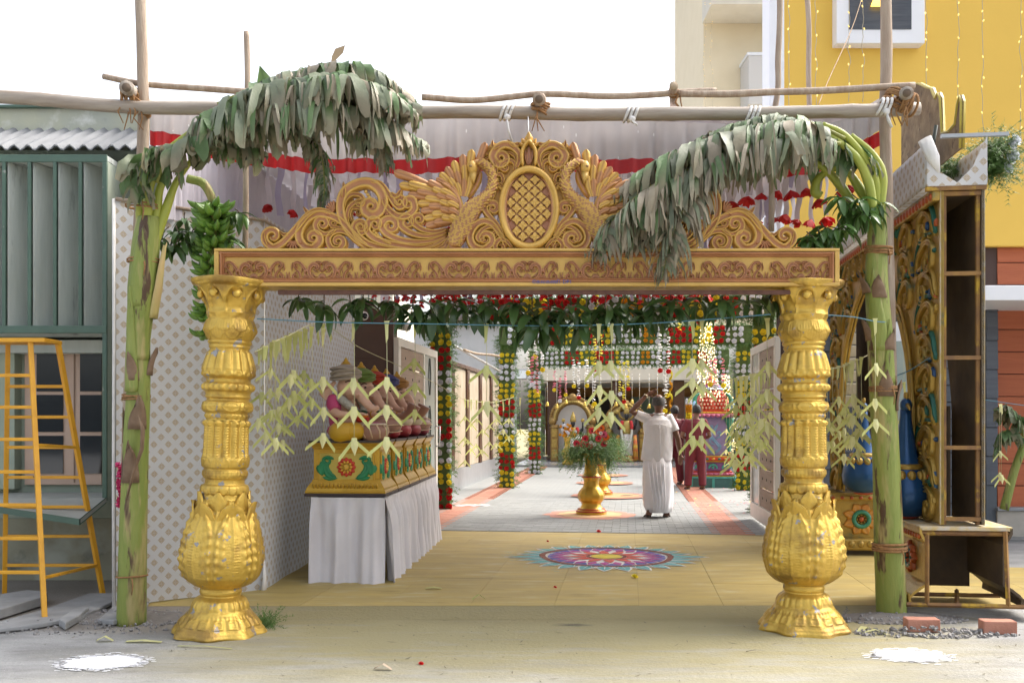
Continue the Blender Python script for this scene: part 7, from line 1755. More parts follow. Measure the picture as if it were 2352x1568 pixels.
# slanted pipe, branch and floodlight over the boundary wall
pole('steel_pipe', [P(1042, 793, 16.2), P(1148, 852, 18.5)], .022, 'grey pipe slanting over the courtyard wall', 'pipes over the wall', mat('galvanised_pipe', (.45,.45,.44), rough=.4, metal=.6), wob=0); pole('branch', [P(1066, 803, 16), P(1100, 812, 16.3), P(1145, 818, 16.6)], .022, 'bent branch resting over the courtyard wall', 'pipes over the wall', wob=.03)
t = thing('floodlight', 'white framed floodlight on the courtyard wall', 'lamp', P(1195, 872, 21.5)); q = MB(); q.box((0, 0, .12), (.30, .08, .24), M=Matrix.Rotation(-.25, 3, 'X')); q.build('housing', GREYP, t, smooth=False, bevel=.01); q = MB(); q.box((0, -.048, .12), (.25, .012, .19), M=Matrix.Rotation(-.25, 3, 'X')); q.build('glass', mat('flood_glass', (.62,.68,.74), rough=.1), t, smooth=False); q = MB(); q.tube([(0, .05, 0), (0, .1, -.15)], .02, 6); q.build('bracket', GREYP, t)

# ================================================================== urns with flowers
URN = mat('urn_gold', (.58,.38,.05), (.46,.26,.03), 5, rough=.3, metal=.5, wear=(.40,.04,.03), wscale=5, wthr=.64, wsoft=.06, wear2=((.03,.22,.10), 6, .66, .06))
def urn(loc, label, rich, sc=1.0):
 t = thing('flower_urn', label, 'urn', loc, group='golden flower urns'); t.scale = (sc,)*3; k = 1.46e-3
 prof = [(150,1468),(150,1436),(142,1430),(138,1418),(112,1402),(97,1375),(95,1350),(118,1325),(128,1282),(122,1255),(100,1215),(80,1190),(74,1150),(78,1125),(90,1105),(90,1085),(72,1065),(64,1000),(62,950),(72,895),(96,872),(98,862)]
 lob = lambda r, z, a: r*(1+(.045*math.cos(12*a) if .15 < z < .36 else 0))
 fine = cat([(r*k, 0, (1468-y)*k) for r, y in prof], 3); q = MB(); q.lathe([(p.x, p.z) for p in fine], 36, fn=lob); q.build('urn_body', URN, t)
 for y, r in ((1095, 92), (1432, 146), (1412, 128)):
  q = MB(); q.tube([Vector((r*k*math.cos(a), r*k*math.sin(a), (1468-y)*k)) for a in [2*PI*i/28 for i in range(29)]], .012, 6, cap=False); q.build('red_band', mat('urn_red', (.42,.05,.03), rough=.4), t)
 zt = (1468-872)*k
 fern_mass('trailing_fern', lambda r: Vector((r.uniform(-.2, .2), r.uniform(-.2, .1), zt+r.uniform(-.02, .14))), 330, .42, lambda r, p: (p.x*6+r.uniform(-.8, .8), r.uniform(-1, .3), r.uniform(-.9, .5)), t, 900+int(loc[1]*10), 12, .035, None, .0035)
 q = MB(); q.ell((0, 0, zt+.06), (.16, .15, .12), 14, 8); q.build('leaf_core', FOLB, t)
 if rich:
  for i, (x, y, z, c_) in enumerate(((-.10,-.18,.22,'r'), (.09,-.18,.22,'r'), (.0,-.12,.33,'r'), (.09,-.10,.32,'g'), (-.22,-.15,.15,'r'), (-.14,-.18,.14,'r'), (.17,-.16,.15,'r'), (.13,-.12,.37,'g'), (.17,-.13,.28,'p'), (-.04,-.18,.12,'r'), (.2,-.12,.24,'g'), (-.02,-.2,.17,'w'), (.03,-.2,.14,'w'), (.12,-.18,.30,'w'))):
   cc = {'r': (.66,.02,.05), 'g': (.75,.14,.01), 'p': (.72,.12,.22), 'w': (.8,.8,.76)}[c_]; g = MB()
   for k2 in range(14):
    a = 2*PI*k2/14; d = Vector((math.cos(a), math.sin(a), 0)); n_ = Vector((-d.y, d.x, 0)); g.grid([[d*.012+n_*w*.007 for w in (-1, 0, 1)], [d*.035+n_*w*.011+Vector((0, 0, .012)) for w in (-1, 0, 1)], [d*.056+n_*w*.006+Vector((0, 0, .008)) for w in (-1, 0, 1)]])
   fo = g.build('gerbera', mat('gerbera_'+c_, cc, tuple(q_*.8 for q_ in cc), 20, rough=.6, trans=.2), t, loc=(x, y, zt+z), rot=(PI/2-.35, 0, rnd.uniform(-.4, .4))); fo.scale = (.95,)*3 if c_ != 'w' else (.5,)*3
   e = MB(); e.ell((0, 0, .008), (.014, .014, .008), 8, 4); e.build('flower_eye', mat('gerbera_eye', (.12,.02,.02), rough=.8), fo)
  for k2 in range(7):          # palm fronds
   a = -PI*.95+PI*.9*k2/6*1.0; d = Vector((math.cos(a)*.9, -.2, .35+.25*abs(math.sin(k2)))); q = MB(); cur = Vector((0, 0, zt+.15)); L_ = .42
   for j in range(12):
    nx = cur+d.normalized()*L_/12; d = d+Vector((0, 0, -.06)); s_ = d.cross(Vector((0, 1, 0))).normalized()
    for sg in (-1, 1): q.poly([cur, cur+d.normalized()*.02, cur+s_*sg*.10*(1-j/14)+d.normalized()*.05+Vector((0, 0, -.02))])
    cur = nx
   q.build('palm_frond', MGL, t, smooth=False)
  for x, z in ((-.02, -.02), (.14, -.02), (.22, -.12), (-.3, .02)):
   q = MB(); q.grid([[(x-.001, -.2, zt+.10+z), (x+.001, -.2, zt+.10+z)], [(x-.03, -.24, zt+.06+z), (x+.03, -.24, zt+.06+z)], [(x-.028, -.25, zt-.02+z), (x+.028, -.25, zt-.02+z)], [(x-.002, -.25, zt-.10+z), (x+.002, -.25, zt-.10+z)]]); q.build('broad_leaf', MGL, t)
 return t
g1, g2 = G(1358, 1181, .03), G(1379, 1136, .03)
urn(g1, 'golden urn with red gerberas and trailing fern in mid courtyard', True); urn(g2, 'golden fern urn partly hidden behind the gerbera urn', False)
g3 = C(-1.75, 27.9, .08); t = thing('flower_vase', 'brass vase of orange and white flowers beside the left golden shrine', 'vase', g3)
q = MB(); q.lathe([(.16, 0), (.17, .05), (.10, .12), (.19, .3), (.16, .42), (.08, .5), (.10, .75), (.14, .8)], 20); q.build('vase', BELL, t)
for k in range(34):
 a = rnd.uniform(0, 2*PI); put('rose', ROSE['w' if k % 3 == 0 else 'o'], t, (.24*math.cos(a)*rnd.random(), -.12+.1*math.sin(a), .95+rnd.uniform(-.12, .22)), (PI/2+rnd.uniform(-.5, .5), 0, rnd.uniform(-.6, .6)), 1.1)
t = thing('steel_table', 'small steel table before the left golden shrine', 'table', C(-1.25, 27.6, .08), -TH); STL = mat('brushed_steel', (.6,.6,.6))
for nm, a in (('tabletop', (-.3, .3, -.2, .2, .70, .73)), ('column', (-.03, .03, -.03, .03, .05, .699)), ('foot', (-.25, .25, -.05, .05, 0.0, .049))):
 q = MB(); q.bx(*a); q.build(nm, STL, t, smooth=False)
q = MB(); q.bx(-.26, .26, -.15, .15, .735, .80); tag(q.build('folded_cloth', WCLOTH, None, smooth=False, bevel=.02, loc=C(-1.25, 27.6, .08), rot=(0, 0, -TH)), 'folded white cloth lying on the steel table', 'cloth')

# ================================================================== golden shrines at the back
SGOLD = mat('antique_brass', (.36,.23,.075), (.22,.13,.04), 12, rough=.38, metal=.6, bump=.6, bscale=40); BLKS = mat('black_stone', (.02,.022,.024), rough=.3); CROWNG = mat('crown_gold', (.50,.36,.10), (.36,.25,.07), 20, rough=.35, metal=.5, bump=.6, bscale=70)
def shrine(px, w, h, deity_h, seated, label, lab2, wbase):
 Yc = 30.0; c = P(px, 962, Yc); c.z = .085; t = thing('golden_shrine', label, 'shrine', c, -TH, 'golden shrines at the back')
 r = w/2-.12; hz = h-r-.12
 for s in (-1, 1):
  q = MB(); q.bx(s*r-.12, s*r+.12, -.12, .12, 0, hz-.25); po = q.build('post', SGOLD, t, smooth=False, bevel=.015)
  for k in range(3): q = MB(); q.bx(s*r-.08, s*r+.08, -.135, -.121, .1+k*.33, .36+k*.33); q.build('panel', CROWNG, po, smooth=False, bevel=.01)
  q = MB(); q.lathe([(.17, 0), (.17, .04), (.13, .08), (.15, .12)], 16, (s*r, 0, hz-.25)); q.ell((s*(r+.06), -.06, hz-.03), (.13, .1, .13), 12, 8); q.build('capital', SGOLD, t)
 pts = [Vector((r*math.cos(a), 0, hz+r*math.sin(a)*1.05)) for a in [PI*k/30 for k in range(31)]]
 for rr, dd, m_ in ((.10, 0, SGOLD), (.045, -.09, CROWNG)):
  q = MB(); q.tube([p+Vector((0, dd, 0)) for p in pts], rr, 10); q.build('arch_ring', m_, t)
 for k in range(29):
  a = PI*(k+1)/30; q = MB(); q.ell(((r+.13)*math.cos(a), -.02, hz+(r+.13)*math.sin(a)*1.05), (.055, .05, .055), 8, 6); q.build('flame_boss', SGOLD, t)
  q = MB(); q.ell(((r-.0)*math.cos(a), -.125, hz+r*math.sin(a)*1.05), (.028, .02, .028), 6, 4); q.build('bead', CROWNG, t)
 q = MB(); q.ell((0, -.05, h+.02), (.14, .1, .15), 12, 8); q.ell((-.1, -.05, h), (.08, .07, .09), 8, 6); q.ell((.1, -.05, h), (.08, .07, .09), 8, 6); q.build('crowning_mask', SGOLD, t)
 q = MB(); q.bx(-r, r, .2, .24, .0, hz); q.build('back_board', mat('shrine_back_white' if seated else 'shrine_back_grey', (.60,.58,.55) if seated else (.30,.28,.26), rough=.6), t, smooth=False); q = MB(); q.poly([Vector((r*.97*math.cos(a), .22, hz+r*math.sin(a))) for a in [PI*k/20 for k in range(21)]]); q.build('back_lunette', mat('shrine_back_white' if seated else 'shrine_back_grey', (.6,.58,.55)), t, smooth=False)
 d = thing('deity_statue', lab2, 'statue', c+Vector((0, -.25, .0)), -TH, 'deity statues in the shrines'); H = deity_h
 q = MB(); q.lathe([(.32, 0), (.33, .06), (.25, .1), (.27, .16), (.2, .2)], 20); q.build('lotus_seat', SGOLD, d)
 z0 = .2
 def bd(q):
  q.ell((0, 0, z0+H*.52), (.15, .1, .2), 14, 10); q.ell((0, -.02, z0+H*.78), (.075, .075, .10), 12, 10); q.tube([(0, 0, z0+H*.6), (0, 0, z0+H*.75)], .05, 10)
  for s in (-1, 1):
   q.tube(cat([(s*.13, 0, z0+H*.62), (s*.24, -.02, z0+H*.52), (s*.26, -.1, z0+H*.60)], 4), [.05, .042, .03], 8); q.ell((s*.26, -.11, z0+H*.64), (.03, .02, .04), 8, 6)
   q.tube(cat([(s*.13, .02, z0+H*.62), (s*.28, .04, z0+H*.60), (s*.30, .0, z0+H*.74)], 4), [.045, .04, .03], 8); q.ell((s*.30, -.01, z0+H*.78), (.03, .025, .05), 8, 6)
   q.tube([(s*.08, 0, z0+.02), (s*.08, 0, z0+H*.4)], [.07, .09], 10)
 sculpt('body', bd, BLKS, d, .014, 2)
 q = MB(); q.lathe([(.085, 0), (.10, .03), (.09, .10), (.075, .16), (.06, .22), (.03, .26), (.035, .285), (.008, .32)], 18, (0, 0, z0+H*.82)); q.build('crown', CROWNG, d)
 q = MB(); q.lathe([(.165, z0+H*.40), (.18, z0+H*.52), (.16, z0+H*.64), (.09, z0+H*.69)], 20, fn=lambda r_, z, a: r_*(.75+.25*abs(math.cos(a)))); q.build('breastplate', CROWNG, d)
 q = MB(); q.lathe([(.24 if not seated else .34, z0+.0), (.2 if not seated else .30, z0+H*.15), (.17, z0+H*.42)], 40, fn=lambda r_, z, a: r_*(1+.05*math.sin(16*a))); q.build('pleated_skirt', mat('silver_silk', (.62,.58,.54), (.45,.40,.36), 6, rough=.4), d)
 for s in (-1, 1):
  for c_, w_, off in (((.70,.70,.62), .035, 0), ((.55,.03,.03), .05, .05)):
   q = MB(); q.tube(cat([(s*.12, -.08, z0+H*.66), (s*(.16-off*.3), -.15, z0+H*.48), (s*.10, -.2, z0+H*.25), (0, -.22, z0+H*.12)] if off == 0 else [(s*.13, -.10, z0+H*.68), (s*.16, -.15, z0+H*.58), (s*.15, -.16, z0+H*.52)], 5), w_, 8); q.build('garland', mat('deity_garland_%d' % (off*100), c_, tuple(x*.7 for x in c_), 50, rough=.8, bump=.8, bscale=50), d)
  q = MB(); q.ell((s*.30, -.03, z0+H*.86), (.06, .02, .06), 10, 6); q.build('emblem', CROWNG, d)
 q = MB(); q.ell((0, -.078, z0+H*.80), (.014, .006, .04), 8, 6); q.build('brow_mark', WHITE, d)
 if not seated:
  q = MB(); q.tube([Vector((.24*math.cos(a), .08, z0+H*.86+.24*math.sin(a))) for a in [2*PI*k/24 for k in range(25)]], .04, 8, cap=False); q.build('halo', CROWNG, d)
  for s in (-1, 1): q = MB(); q.tube([(s*.26, -.1, z0+H*.4), (s*.28, -.12, .05)], [.05, .09], 8); q.build('sash', mat('sash_red', (.55,.06,.03), (.62,.45,.05), 3, rough=.6, stretch=(1, 1, 4)), d)
shrine(1315, 1.36, 1.95, 1.25, True, 'golden arched shrine with white back, left of the two', 'seated dark deity statue with gold crown in the left shrine', 0); shrine(1437, 1.30, 1.75, 1.55, False, 'golden arched shrine with grey back, right of the two', 'standing dark deity statue with gold halo in the right shrine', 0)

# ================================================================== small painted shrine
ps_o = G(1634, 1118); ps = thing('painted_shrine', 'small temple shrine painted purple, red and teal in the courtyard', 'shrine', ps_o, -TH)
cm = lambda nm, c_, r_=.45: mat(nm, c_, tuple(x*.8 for x in c_), 10, rough=r_)
TURQ, PURP, PINKP, LILA, REDP = cm('turquoise_paint', (.10,.45,.40)), cm('purple_paint', (.28,.12,.36)), cm('pink_paint', (.62,.16,.28)), cm('lilac_paint', (.34,.28,.52)), cm('red_paint', (.62,.07,.03)); DTEAL = cm('dark_teal_panel', (.07,.18,.18)); LBLU = cm('light_blue_paint', (.25,.45,.68)); YELP = cm('yellow_paint', (.70,.42,.05)); GRNP = cm('green_paint', (.03,.24,.15))
def pbx(nm, m_, w, d, z0, z1, bev=.01, x=0, y=0, par=None):
 q = MB(); q.bx(x-w/2, x+w/2, y-d/2, y+d/2, z0, z1); return q.build(nm, m_, par or ps, smooth=False, bevel=bev)
pl_ = pbx('platform', DTEAL, .90, .90, .0, .20); pbx('platform_edge', TURQ, .93, .93, .201, .235)
for x in (-.43, 0, .43): pbx('platform_bar', TURQ, .05, .02, .001, .20, .003, x, -.456, pl_)
for k, (w, z0, z1, m_) in enumerate(((.86, .236, .262, YELP), (.84, .263, .32, PINKP), (.78, .321, .345, REDP), (.70, .346, .53, PURP), (.80, .531, .56, YELP), (.88, .561, .63, REDP), (.84, .631, .655, YELP))): pbx('base_moulding', m_, w, w, z0, z1, .018)
for k in range(8): q = MB(); q.ell((-.36+.103*k, -.425, .292), (.045, .02, .026), 8, 6); q.build('lotus_petal', PINKP, ps)
for k in range(7): q = MB(); q.ell((-.36+.12*k, -.445, .597), (.034, .014, .022), 8, 6); q.build('jewel', (GRNP, YELP)[k % 2], ps)
for x in (-.27, 0, .27):
 q = MB(); q.tube([Vector((x+.08*math.cos(a), -.36, .40+.08*math.sin(a))) for a in [PI*k/12 for k in range(13)]], .022, 8); q.ell((x, -.365, .42), (.03, .02, .03), 8, 6); q.build('niche_ornament', TURQ, ps)
body = pbx('body', LILA, .60, .60, .656, 1.43)
q = MB(); stroke(q, [(.0, .70), (.09, .82), (.0, .95), (-.09, 1.08), (.0, 1.20), (.05, 1.30)], (.02, .03, .03, .03, .02), .014, tr0, back=.0, cols=(GOLD1, GOLD1), n=6); q.c = None; q.v = [v+Vector((.05, -.301, 0)) for v in q.v]; q.build('vine_relief', LBLU, body)
for (a, b_, sgn) in ((.80, .07, 1), (.93, -.06, -1), (1.06, .06, 1), (1.18, -.06, -1), (.74, -.05, -1)):
 q = MB(); stroke(q, [(0, a-.05), (sgn*.08, a-.02), (sgn*.11, a+.05)], (.012, .02, .014), .014, tr0, back=0, cols=(GOLD1, GOLD1), sp=(sgn*.07, a+.05), turns=.9, n=5); q.c = None; q.v = [v+Vector((.05, -.301, 0)) for v in q.v]; q.build('vine_relief', LBLU, body)
for s in (-1, 1):
 q = MB(); q.lathe([(.06, .66), (.06, .74), (.035, .78), (.04, 1.05), (.055, 1.10), (.04, 1.14), (.05, 1.20), (.035, 1.24), (.075, 1.32), (.09, 1.36), (.10, 1.43)], 14, (s*.33, -.30, 0)); q.build('pillar', GRNP, ps)
 q = MB(); q.ell((s*.33, -.37, .70), (.04, .02, .04), 10, 6); q.build('pillar_flower', REDP, ps)
for w, z0, z1, m_ in ((.78, 1.431, 1.47, PURP), (.88, 1.471, 1.51, PINKP), (.84, 1.511, 1.545, YELP), (.76, 1.546, 1.58, REDP)): pbx('cornice', m_, w, w, z0, z1, .012)
for k in range(9): q = MB(); q.ell((-.38+.095*k, -.445, 1.47), (.042, .02, .03), 8, 6); q.build('cornice_petal', PINKP, ps)
q = MB(); q.lathe([(.36, 1.581), (.37, 1.66), (.34, 1.78), (.28, 1.90), (.22, 1.99)], 8, fn=None); q.build('tower_roof', REDP, ps, smooth=False)
for j in range(5):
 for k in range(9):
  z = 1.62+.075*j; wd2 = interp([(1.58, .30), (1.66, .31), (1.78, .285), (1.9, .235), (2.0, .19)], z); x = (k-4+.5*(j % 2))/4.5*wd2
  if abs(x) > wd2: continue
  q = MB(); yv = -interp([(1.58, .34), (1.66, .345), (1.78, .32), (1.9, .26), (2.0, .21)], z); q.ell((x, yv, z), (.036, .018, .042), 8, 6); so = q.build('roof_scale', REDP, ps); q = MB(); q.ell((x, yv-.014, z+.004), (.018, .010, .02), 8, 6); q.build('scale_centre', cm('cream_dot', (.75,.62,.45)), so)
for s in (-1, 1):
 q = MB(); q.tube(cat([(s*.28, -.30, 1.60), (s*.36, -.32, 1.72), (s*.34, -.30, 1.85), (s*.26, -.28, 1.92)], 5), [.03, .05, .04, .02], 8); q.build('corner_scroll', GRNP, ps); q = MB(); q.tube(cat([(s*.36, -.36, 1.56), (s*.40, -.40, 1.66), (s*.36, -.38, 1.76)], 4), [.03, .04, .02], 8); q.build('bird_figure', LBLU, ps)
for r_, z0, z1, m_ in ((.24, 1.99, 2.04, LBLU), (.19, 2.041, 2.09, PURP), (.14, 2.091, 2.13, REDP)): q = MB(); q.lathe([(r_, z0), (r_*1.05, (z0+z1)/2), (r_*.85, z1)], 16); q.build('tower_ring', m_, ps)
q = MB(); q.lathe([(.09, 2.131), (.12, 2.19), (.05, 2.26), (.015, 2.36)], 14); q.build('finial', YELP, ps)
# thick flower garland at the shrine's left, a wreath at its foot
gt = thing('flower_garland', 'thick marigold and rose garland hanging left of the painted shrine', 'garland', ps_o+Vector((-.55, -.45, .4)))
for k in range(26):
 z = k*.055; cc = ('y', 'y', 'o', 'o', 'w', 'r', 'y', 'o', 'w')[(k//3) % 9]
 for i in range(5): a = 2*PI*i/5+k; put('blossom', ROSE[cc], gt, (.04*math.cos(a), .04*math.sin(a), z), (PI/2, 0, a+PI/2), .9)
t = thing('flower_garland', 'looped marigold garland beside the roller shutter', 'garland', P(1541, 1000, 26))
for k in range(44): put('blossom', ROSE['o' if (k//5) % 2 else 'y'], t, (.02*math.sin(k), 0, k*.05), (PI/2, 0, k), 1.0)
wr = thing('flower_wreath', 'coiled wreath of red and cream roses at the foot of painted shrine', 'wreath', ps_o+Vector((.53, -.42, .045)))
for k in range(26):
 a = 2*PI*k/26; put('rose', ROSE['rwry'[k % 4]], wr, (.17*math.cos(a), .10*math.sin(a), .02+.03*(k % 2)), (rnd.uniform(-.4, .4), rnd.uniform(-.4, .4), a), 1.3)
# ================================================================== people
SKB = mat('dark_skin', (.20,.095,.058), (.16,.075,.045), 6, rough=.5)
HAIRB = mat('black_hair', (.012,.011,.011), rough=.6, bump=.6, bscale=120); HAIRG = mat('grey_hair', (.10,.095,.09), (.05,.047,.045), 40, rough=.7, bump=.6, bscale=140)
def hand(q, w, d, curl, side):
 """palm with five fingers; w wrist point, d direction of the hand"""
 d = Vector(d).normalized(); up = Vector((0, -1, 0)); s_ = d.cross(up).normalized(); n_ = s_.cross(d)
 q.tube([w, w+d*.045, w+d*.085], [.026, .036, .034], 10, flat=.55, up=n_)
 for k, (o, L_) in enumerate(((-1.1, .062), (-.4, .074), (.35, .07), (1.05, .054))):
  b = w+d*.083+s_*o*.022; dd = (d+n_*curl*.3).normalized(); m = b+dd*L_*.5; e = m+(dd+n_*curl).normalized()*L_*.5; q.tube([b-d*.02, b, m, e], [.0095, .0095, .0085, .007], 6)
 b = w+d*.03+s_*side*.026; m = b+(d*.6+s_*side*.8).normalized()*.035; q.tube([w+d*.015, b, m, m+(d+s_*side*.2).normalized()*.03], [.013, .012, .0105, .008], 6)
def person_body(par, J, m_=None, tw=1.0, vox=.009):
 def bd(q):
  q.ell(J['head'], (.078, .094, .112), 16, 12); q.ell(Vector(J['head'])+Vector((0, .05, -.06)), (.055, .05, .06), 12, 8)
  nose = Vector(J['head'])+Vector((0, .10, -.02)); q.ell(nose, (.014, .022, .022), 8, 6); q.ell(nose+Vector((0, -.012, -.045)), (.026, .012, .008), 8, 6)
  for s in (-1, 1): q.ell(Vector(J['head'])+Vector((s*.08, -.005, -.012)), (.014, .026, .034), 8, 6); q.ell(Vector(J['head'])+Vector((s*.03, .088, .008)), (.014, .008, .008), 8, 6)
  q.tube([Vector(J['head'])+Vector((0, -.01, -.06)), J['neck'], Vector(J['neck'])+Vector((0, 0, -.06))], [.056, .056, .075], 12)
  hp_ = Vector(J['hip']); nk = Vector(J['neck'])
  q.tube([hp_+Vector((0, 0, -.05)), hp_.lerp(nk, .3), hp_.lerp(nk, .62), hp_.lerp(nk, .86)], [.135*tw, .13*tw, .145*tw, .12*tw], 16, flat=.78, up=(0, 1, 0))
  for s in ('L', 'R'):
   sh, el, wr = Vector(J['sh'+s]), Vector(J['el'+s]), Vector(J['wr'+s]); q.tube([nk+Vector((0, 0, -.06)), sh, sh.lerp(el, .5), el, el.lerp(wr, .35), wr], [.06, .058, .05, .039, .042, .025], 10)
   hand(q, wr, J['hd'+s], J.get('curl', .5), 1 if s == 'L' else -1)
   h_, k_, a_, f_ = Vector(J['hip'])+Vector((-.085 if s == 'L' else .085, 0, 0)), Vector(J['kn'+s]), Vector(J['an'+s]), Vector(J['ft'+s]); q.tube([h_, h_.lerp(k_, .5), k_, k_.lerp(a_, .3), a_], [.085, .075, .056, .055, .036], 12); q.tube([a_+Vector((0, -.03, -.03)), a_+Vector((0, .0, -.035)), f_], [.034, .038, .026], 10, flat=1.25, up=(1, 0, 0))
 return sculpt('body', bd, m_ or SKB, par, vox, 2)
def hair_cap(par, head, m_, bald=0.0):
 q = MB(); rows = []; H_ = Vector(head)
 for j in range(9):
  ph = lerp(-.42, PI/2 if not bald else .62, j/8); row = []
  for k in range(28):
   a = 2*PI*k/28; face = max(0, math.sin(a)); z = ph+(.85 if not bald else .75)*face**2*(1-j/8)
   row.append(H_+Vector((.084*math.cos(z)*math.cos(a), .10*math.cos(z)*math.sin(a)-.004, .118*math.sin(z)+.003)))
  rows.append(row)
 q.grid(rows, cu=True); o = q.build('hair', m_, par); sm = o.modifiers.new('thick', 'SOLIDIFY'); sm.thickness = .006; sm.offset = 1
def loft(name, rings, m_, par, n=40, thick=.004):
 """closed garment from (centre, rx, ry, fold amplitude, fold count) rings"""
 q = MB(); q.grid([[Vector(c)+Vector(((rx+am*math.sin(k*2*PI/n*fc+ph))*math.cos(2*PI*k/n), (ry+am*math.sin(k*2*PI/n*fc+ph))*math.sin(2*PI*k/n), 0)) for k in range(n)] for c, rx, ry, am, fc, ph in rings], cu=True)
 o = q.build(name, m_, par); sm = o.modifiers.new('thick', 'SOLIDIFY'); sm.thickness = thick; sm.offset = 1; return o
def shirt(par, J, m_, hemz, rx, ry, sl, nm='shirt', tw=1.0, vox=.011, flare=.0):
 def bd(q):
  hp_, nk = Vector(J['hip']), Vector(J['neck']); pts = []
  lv_ = [(hemz, rx*1.0+flare, ry), (hemz+.18, rx*.98+flare*.5, ry), (hemz+.38, rx*.98, ry*1.0), (nk.z-.16, rx*1.02, ry*.98), (nk.z-.085, rx*.90, ry*.82), (nk.z-.045, rx*.55, ry*.62), (nk.z-.015, .072, .075)]
  q.grid([[Vector((lerp(hp_.x, nk.x, max(0, (z-hp_.z)/(nk.z-hp_.z)))+a*math.cos(t)+.010*math.sin(z*23+t*5)*math.cos(t), lerp(hp_.y, nk.y, max(0, (z-hp_.z)/(nk.z-hp_.z)))+b*math.sin(t), z+.012*math.sin(t*2+1)*(i == 0))) for t in [2*PI*k/36 for k in range(36)]] for i, (z, a, b) in enumerate(lv_)], cu=True)
  m = len(q.v); q.f.append(tuple(range(35, -1, -1))); q.f.append(tuple(range(m-36, m)))
  for s in ('L', 'R'):
   sh, el, wr = Vector(J['sh'+s]), Vector(J['el'+s]), Vector(J['wr'+s]); e = sh.lerp(el, sl) if sl <= 1 else el.lerp(wr, sl-1); q.tube([nk+Vector((0, 0, -.11)), sh+Vector((0, 0, .0)), sh.lerp(el, min(sl, 1)*.6), e], [.065, .072, .066, .066], 14)
 return sculpt(nm, bd, m_, par, vox, 3)
WSH = mat('white_shirt_cotton', (.84,.84,.86), (.80,.80,.82), 4, rough=.85, bump=1.0, bscale=9, stretch=(1, 1, .6)); MARO = mat('maroon_jersey', (.16,.018,.03), (.13,.014,.024), 5, rough=.8, bump=.6, bscale=12); SANDAL = mat('brown_sandal', (.05,.028,.02), rough=.6)
# man in white
w_o = G(1512, 1193); wm = thing('person', 'man in white shirt and white wrapped dhoti, hand raised to his head', 'person', (w_o.x, w_o.y, .034), -.06)
S_ = 164.0
wx_ = lambda px, py, y=0.0: (( px-1512)/S_, y, (1193-py)/S_)
JW = dict(head=wx_(1513, 931, .02), neck=wx_(1513, 957), hip=wx_(1509, 1062), shL=wx_(1481, 966), elL=wx_(1450, 952, -.02), wrL=wx_(1487, 914, .05), hdL=(.75, .1, .35), shR=wx_(1539, 967), elR=wx_(1556, 1014, -.02), wrR=wx_(1562, 1050, .03), hdR=(.0, .1, -1), curl=.45,
          knL=wx_(1497, 1125, .06), anL=wx_(1490, 1178, -.06), ftL=(wx_(1488, 1189)[0], .10, .02), knR=wx_(1523, 1125, .10), anR=wx_(1531, 1180, .02), ftR=(wx_(1533, 1191)[0], .17, .02))
person_body(wm, JW); hair_cap(wm, JW['head'], HAIRG, 1)
shirt(wm, JW, WSH, wx_(0, 1064)[2], .205, .145, .62, 'shirt', flare=.015)
for pts, w in (([wx_(1487, 985, -.148), wx_(1513, 980, -.152), wx_(1538, 987, -.148)], .004), ([wx_(1513, 982, -.154), wx_(1514, 1020, -.152), wx_(1512, 1058, -.150)], .003)):
 q = MB(); q.tube(pts, w, 5); q.build('shirt_seam', WSH, wm)
q = MB(); q.tube([Vector(JW['neck'])+Vector((.068*math.cos(a), .062*math.sin(a), .005+.008*math.sin(a))) for a in [2*PI*k/20 for k in range(21)]], .018, 8, cap=False, flat=.5); q.build('collar', WSH, wm)
loft('dhoti', [(wx_(1509, 1050), .185, .135, .004, 9, 0), (wx_(1510, 1080), .195, .15, .006, 9, .3), (wx_(1511, 1115, .01), .205, .17, .010, 8, .8), (wx_(1511, 1145, .02), .205, .18, .014, 7, 1.2), (wx_(1511, 1168, .02), .19, .18, .016, 7, 1.7), (wx_(1513, 1181, .02), .165, .17, .014, 7, 2.0)], mat('white_dhoti', (.84,.84,.87), (.80,.80,.83), 4, rough=.85, bump=1.0, bscale=7, stretch=(1, 1, .5)), wm, 56)
for k in range(5):
 q = MB(); x = 1487+9*k; q.tube([wx_(x, 1068, -.145), wx_(x+4-k, 1110, -.170), wx_(x+10-2*k, 1150, -.19), wx_(x+12-3*k, 1178, -.175)], [.004, .011, .012, .004], 6); q.build('dhoti_fold', mat('white_dhoti', (.78,.78,.81)), wm)
for s in ('L', 'R'):
 f = Vector(JW['ft'+s]); q = MB(); q.ell((f.x, f.y-.09, -.012), (.055, .15, .014), 16, 6); so = q.build('sandal', SANDAL, wm); q = MB(); q.tube([(f.x-.05, f.y-.03, .0), (f.x, f.y-.03, .05), (f.x+.05, f.y-.03, .0)], .012, 6); q.build('strap', SANDAL, so)
w_ = Vector(JW['wrL']); q = MB(); d_ = (w_-Vector(JW['elL'])).normalized(); a_ = d_.orthogonal().normalized(); b2 = d_.cross(a_); q.tube([w_-d_*.02+(a_*math.cos(t_)+b2*math.sin(t_))*.03 for t_ in [2*PI*k/16 for k in range(17)]], .008, 6, cap=False); q.build('wristwatch', mat('watch_steel', (.7,.62,.4), rough=.3, metal=.8), wm)
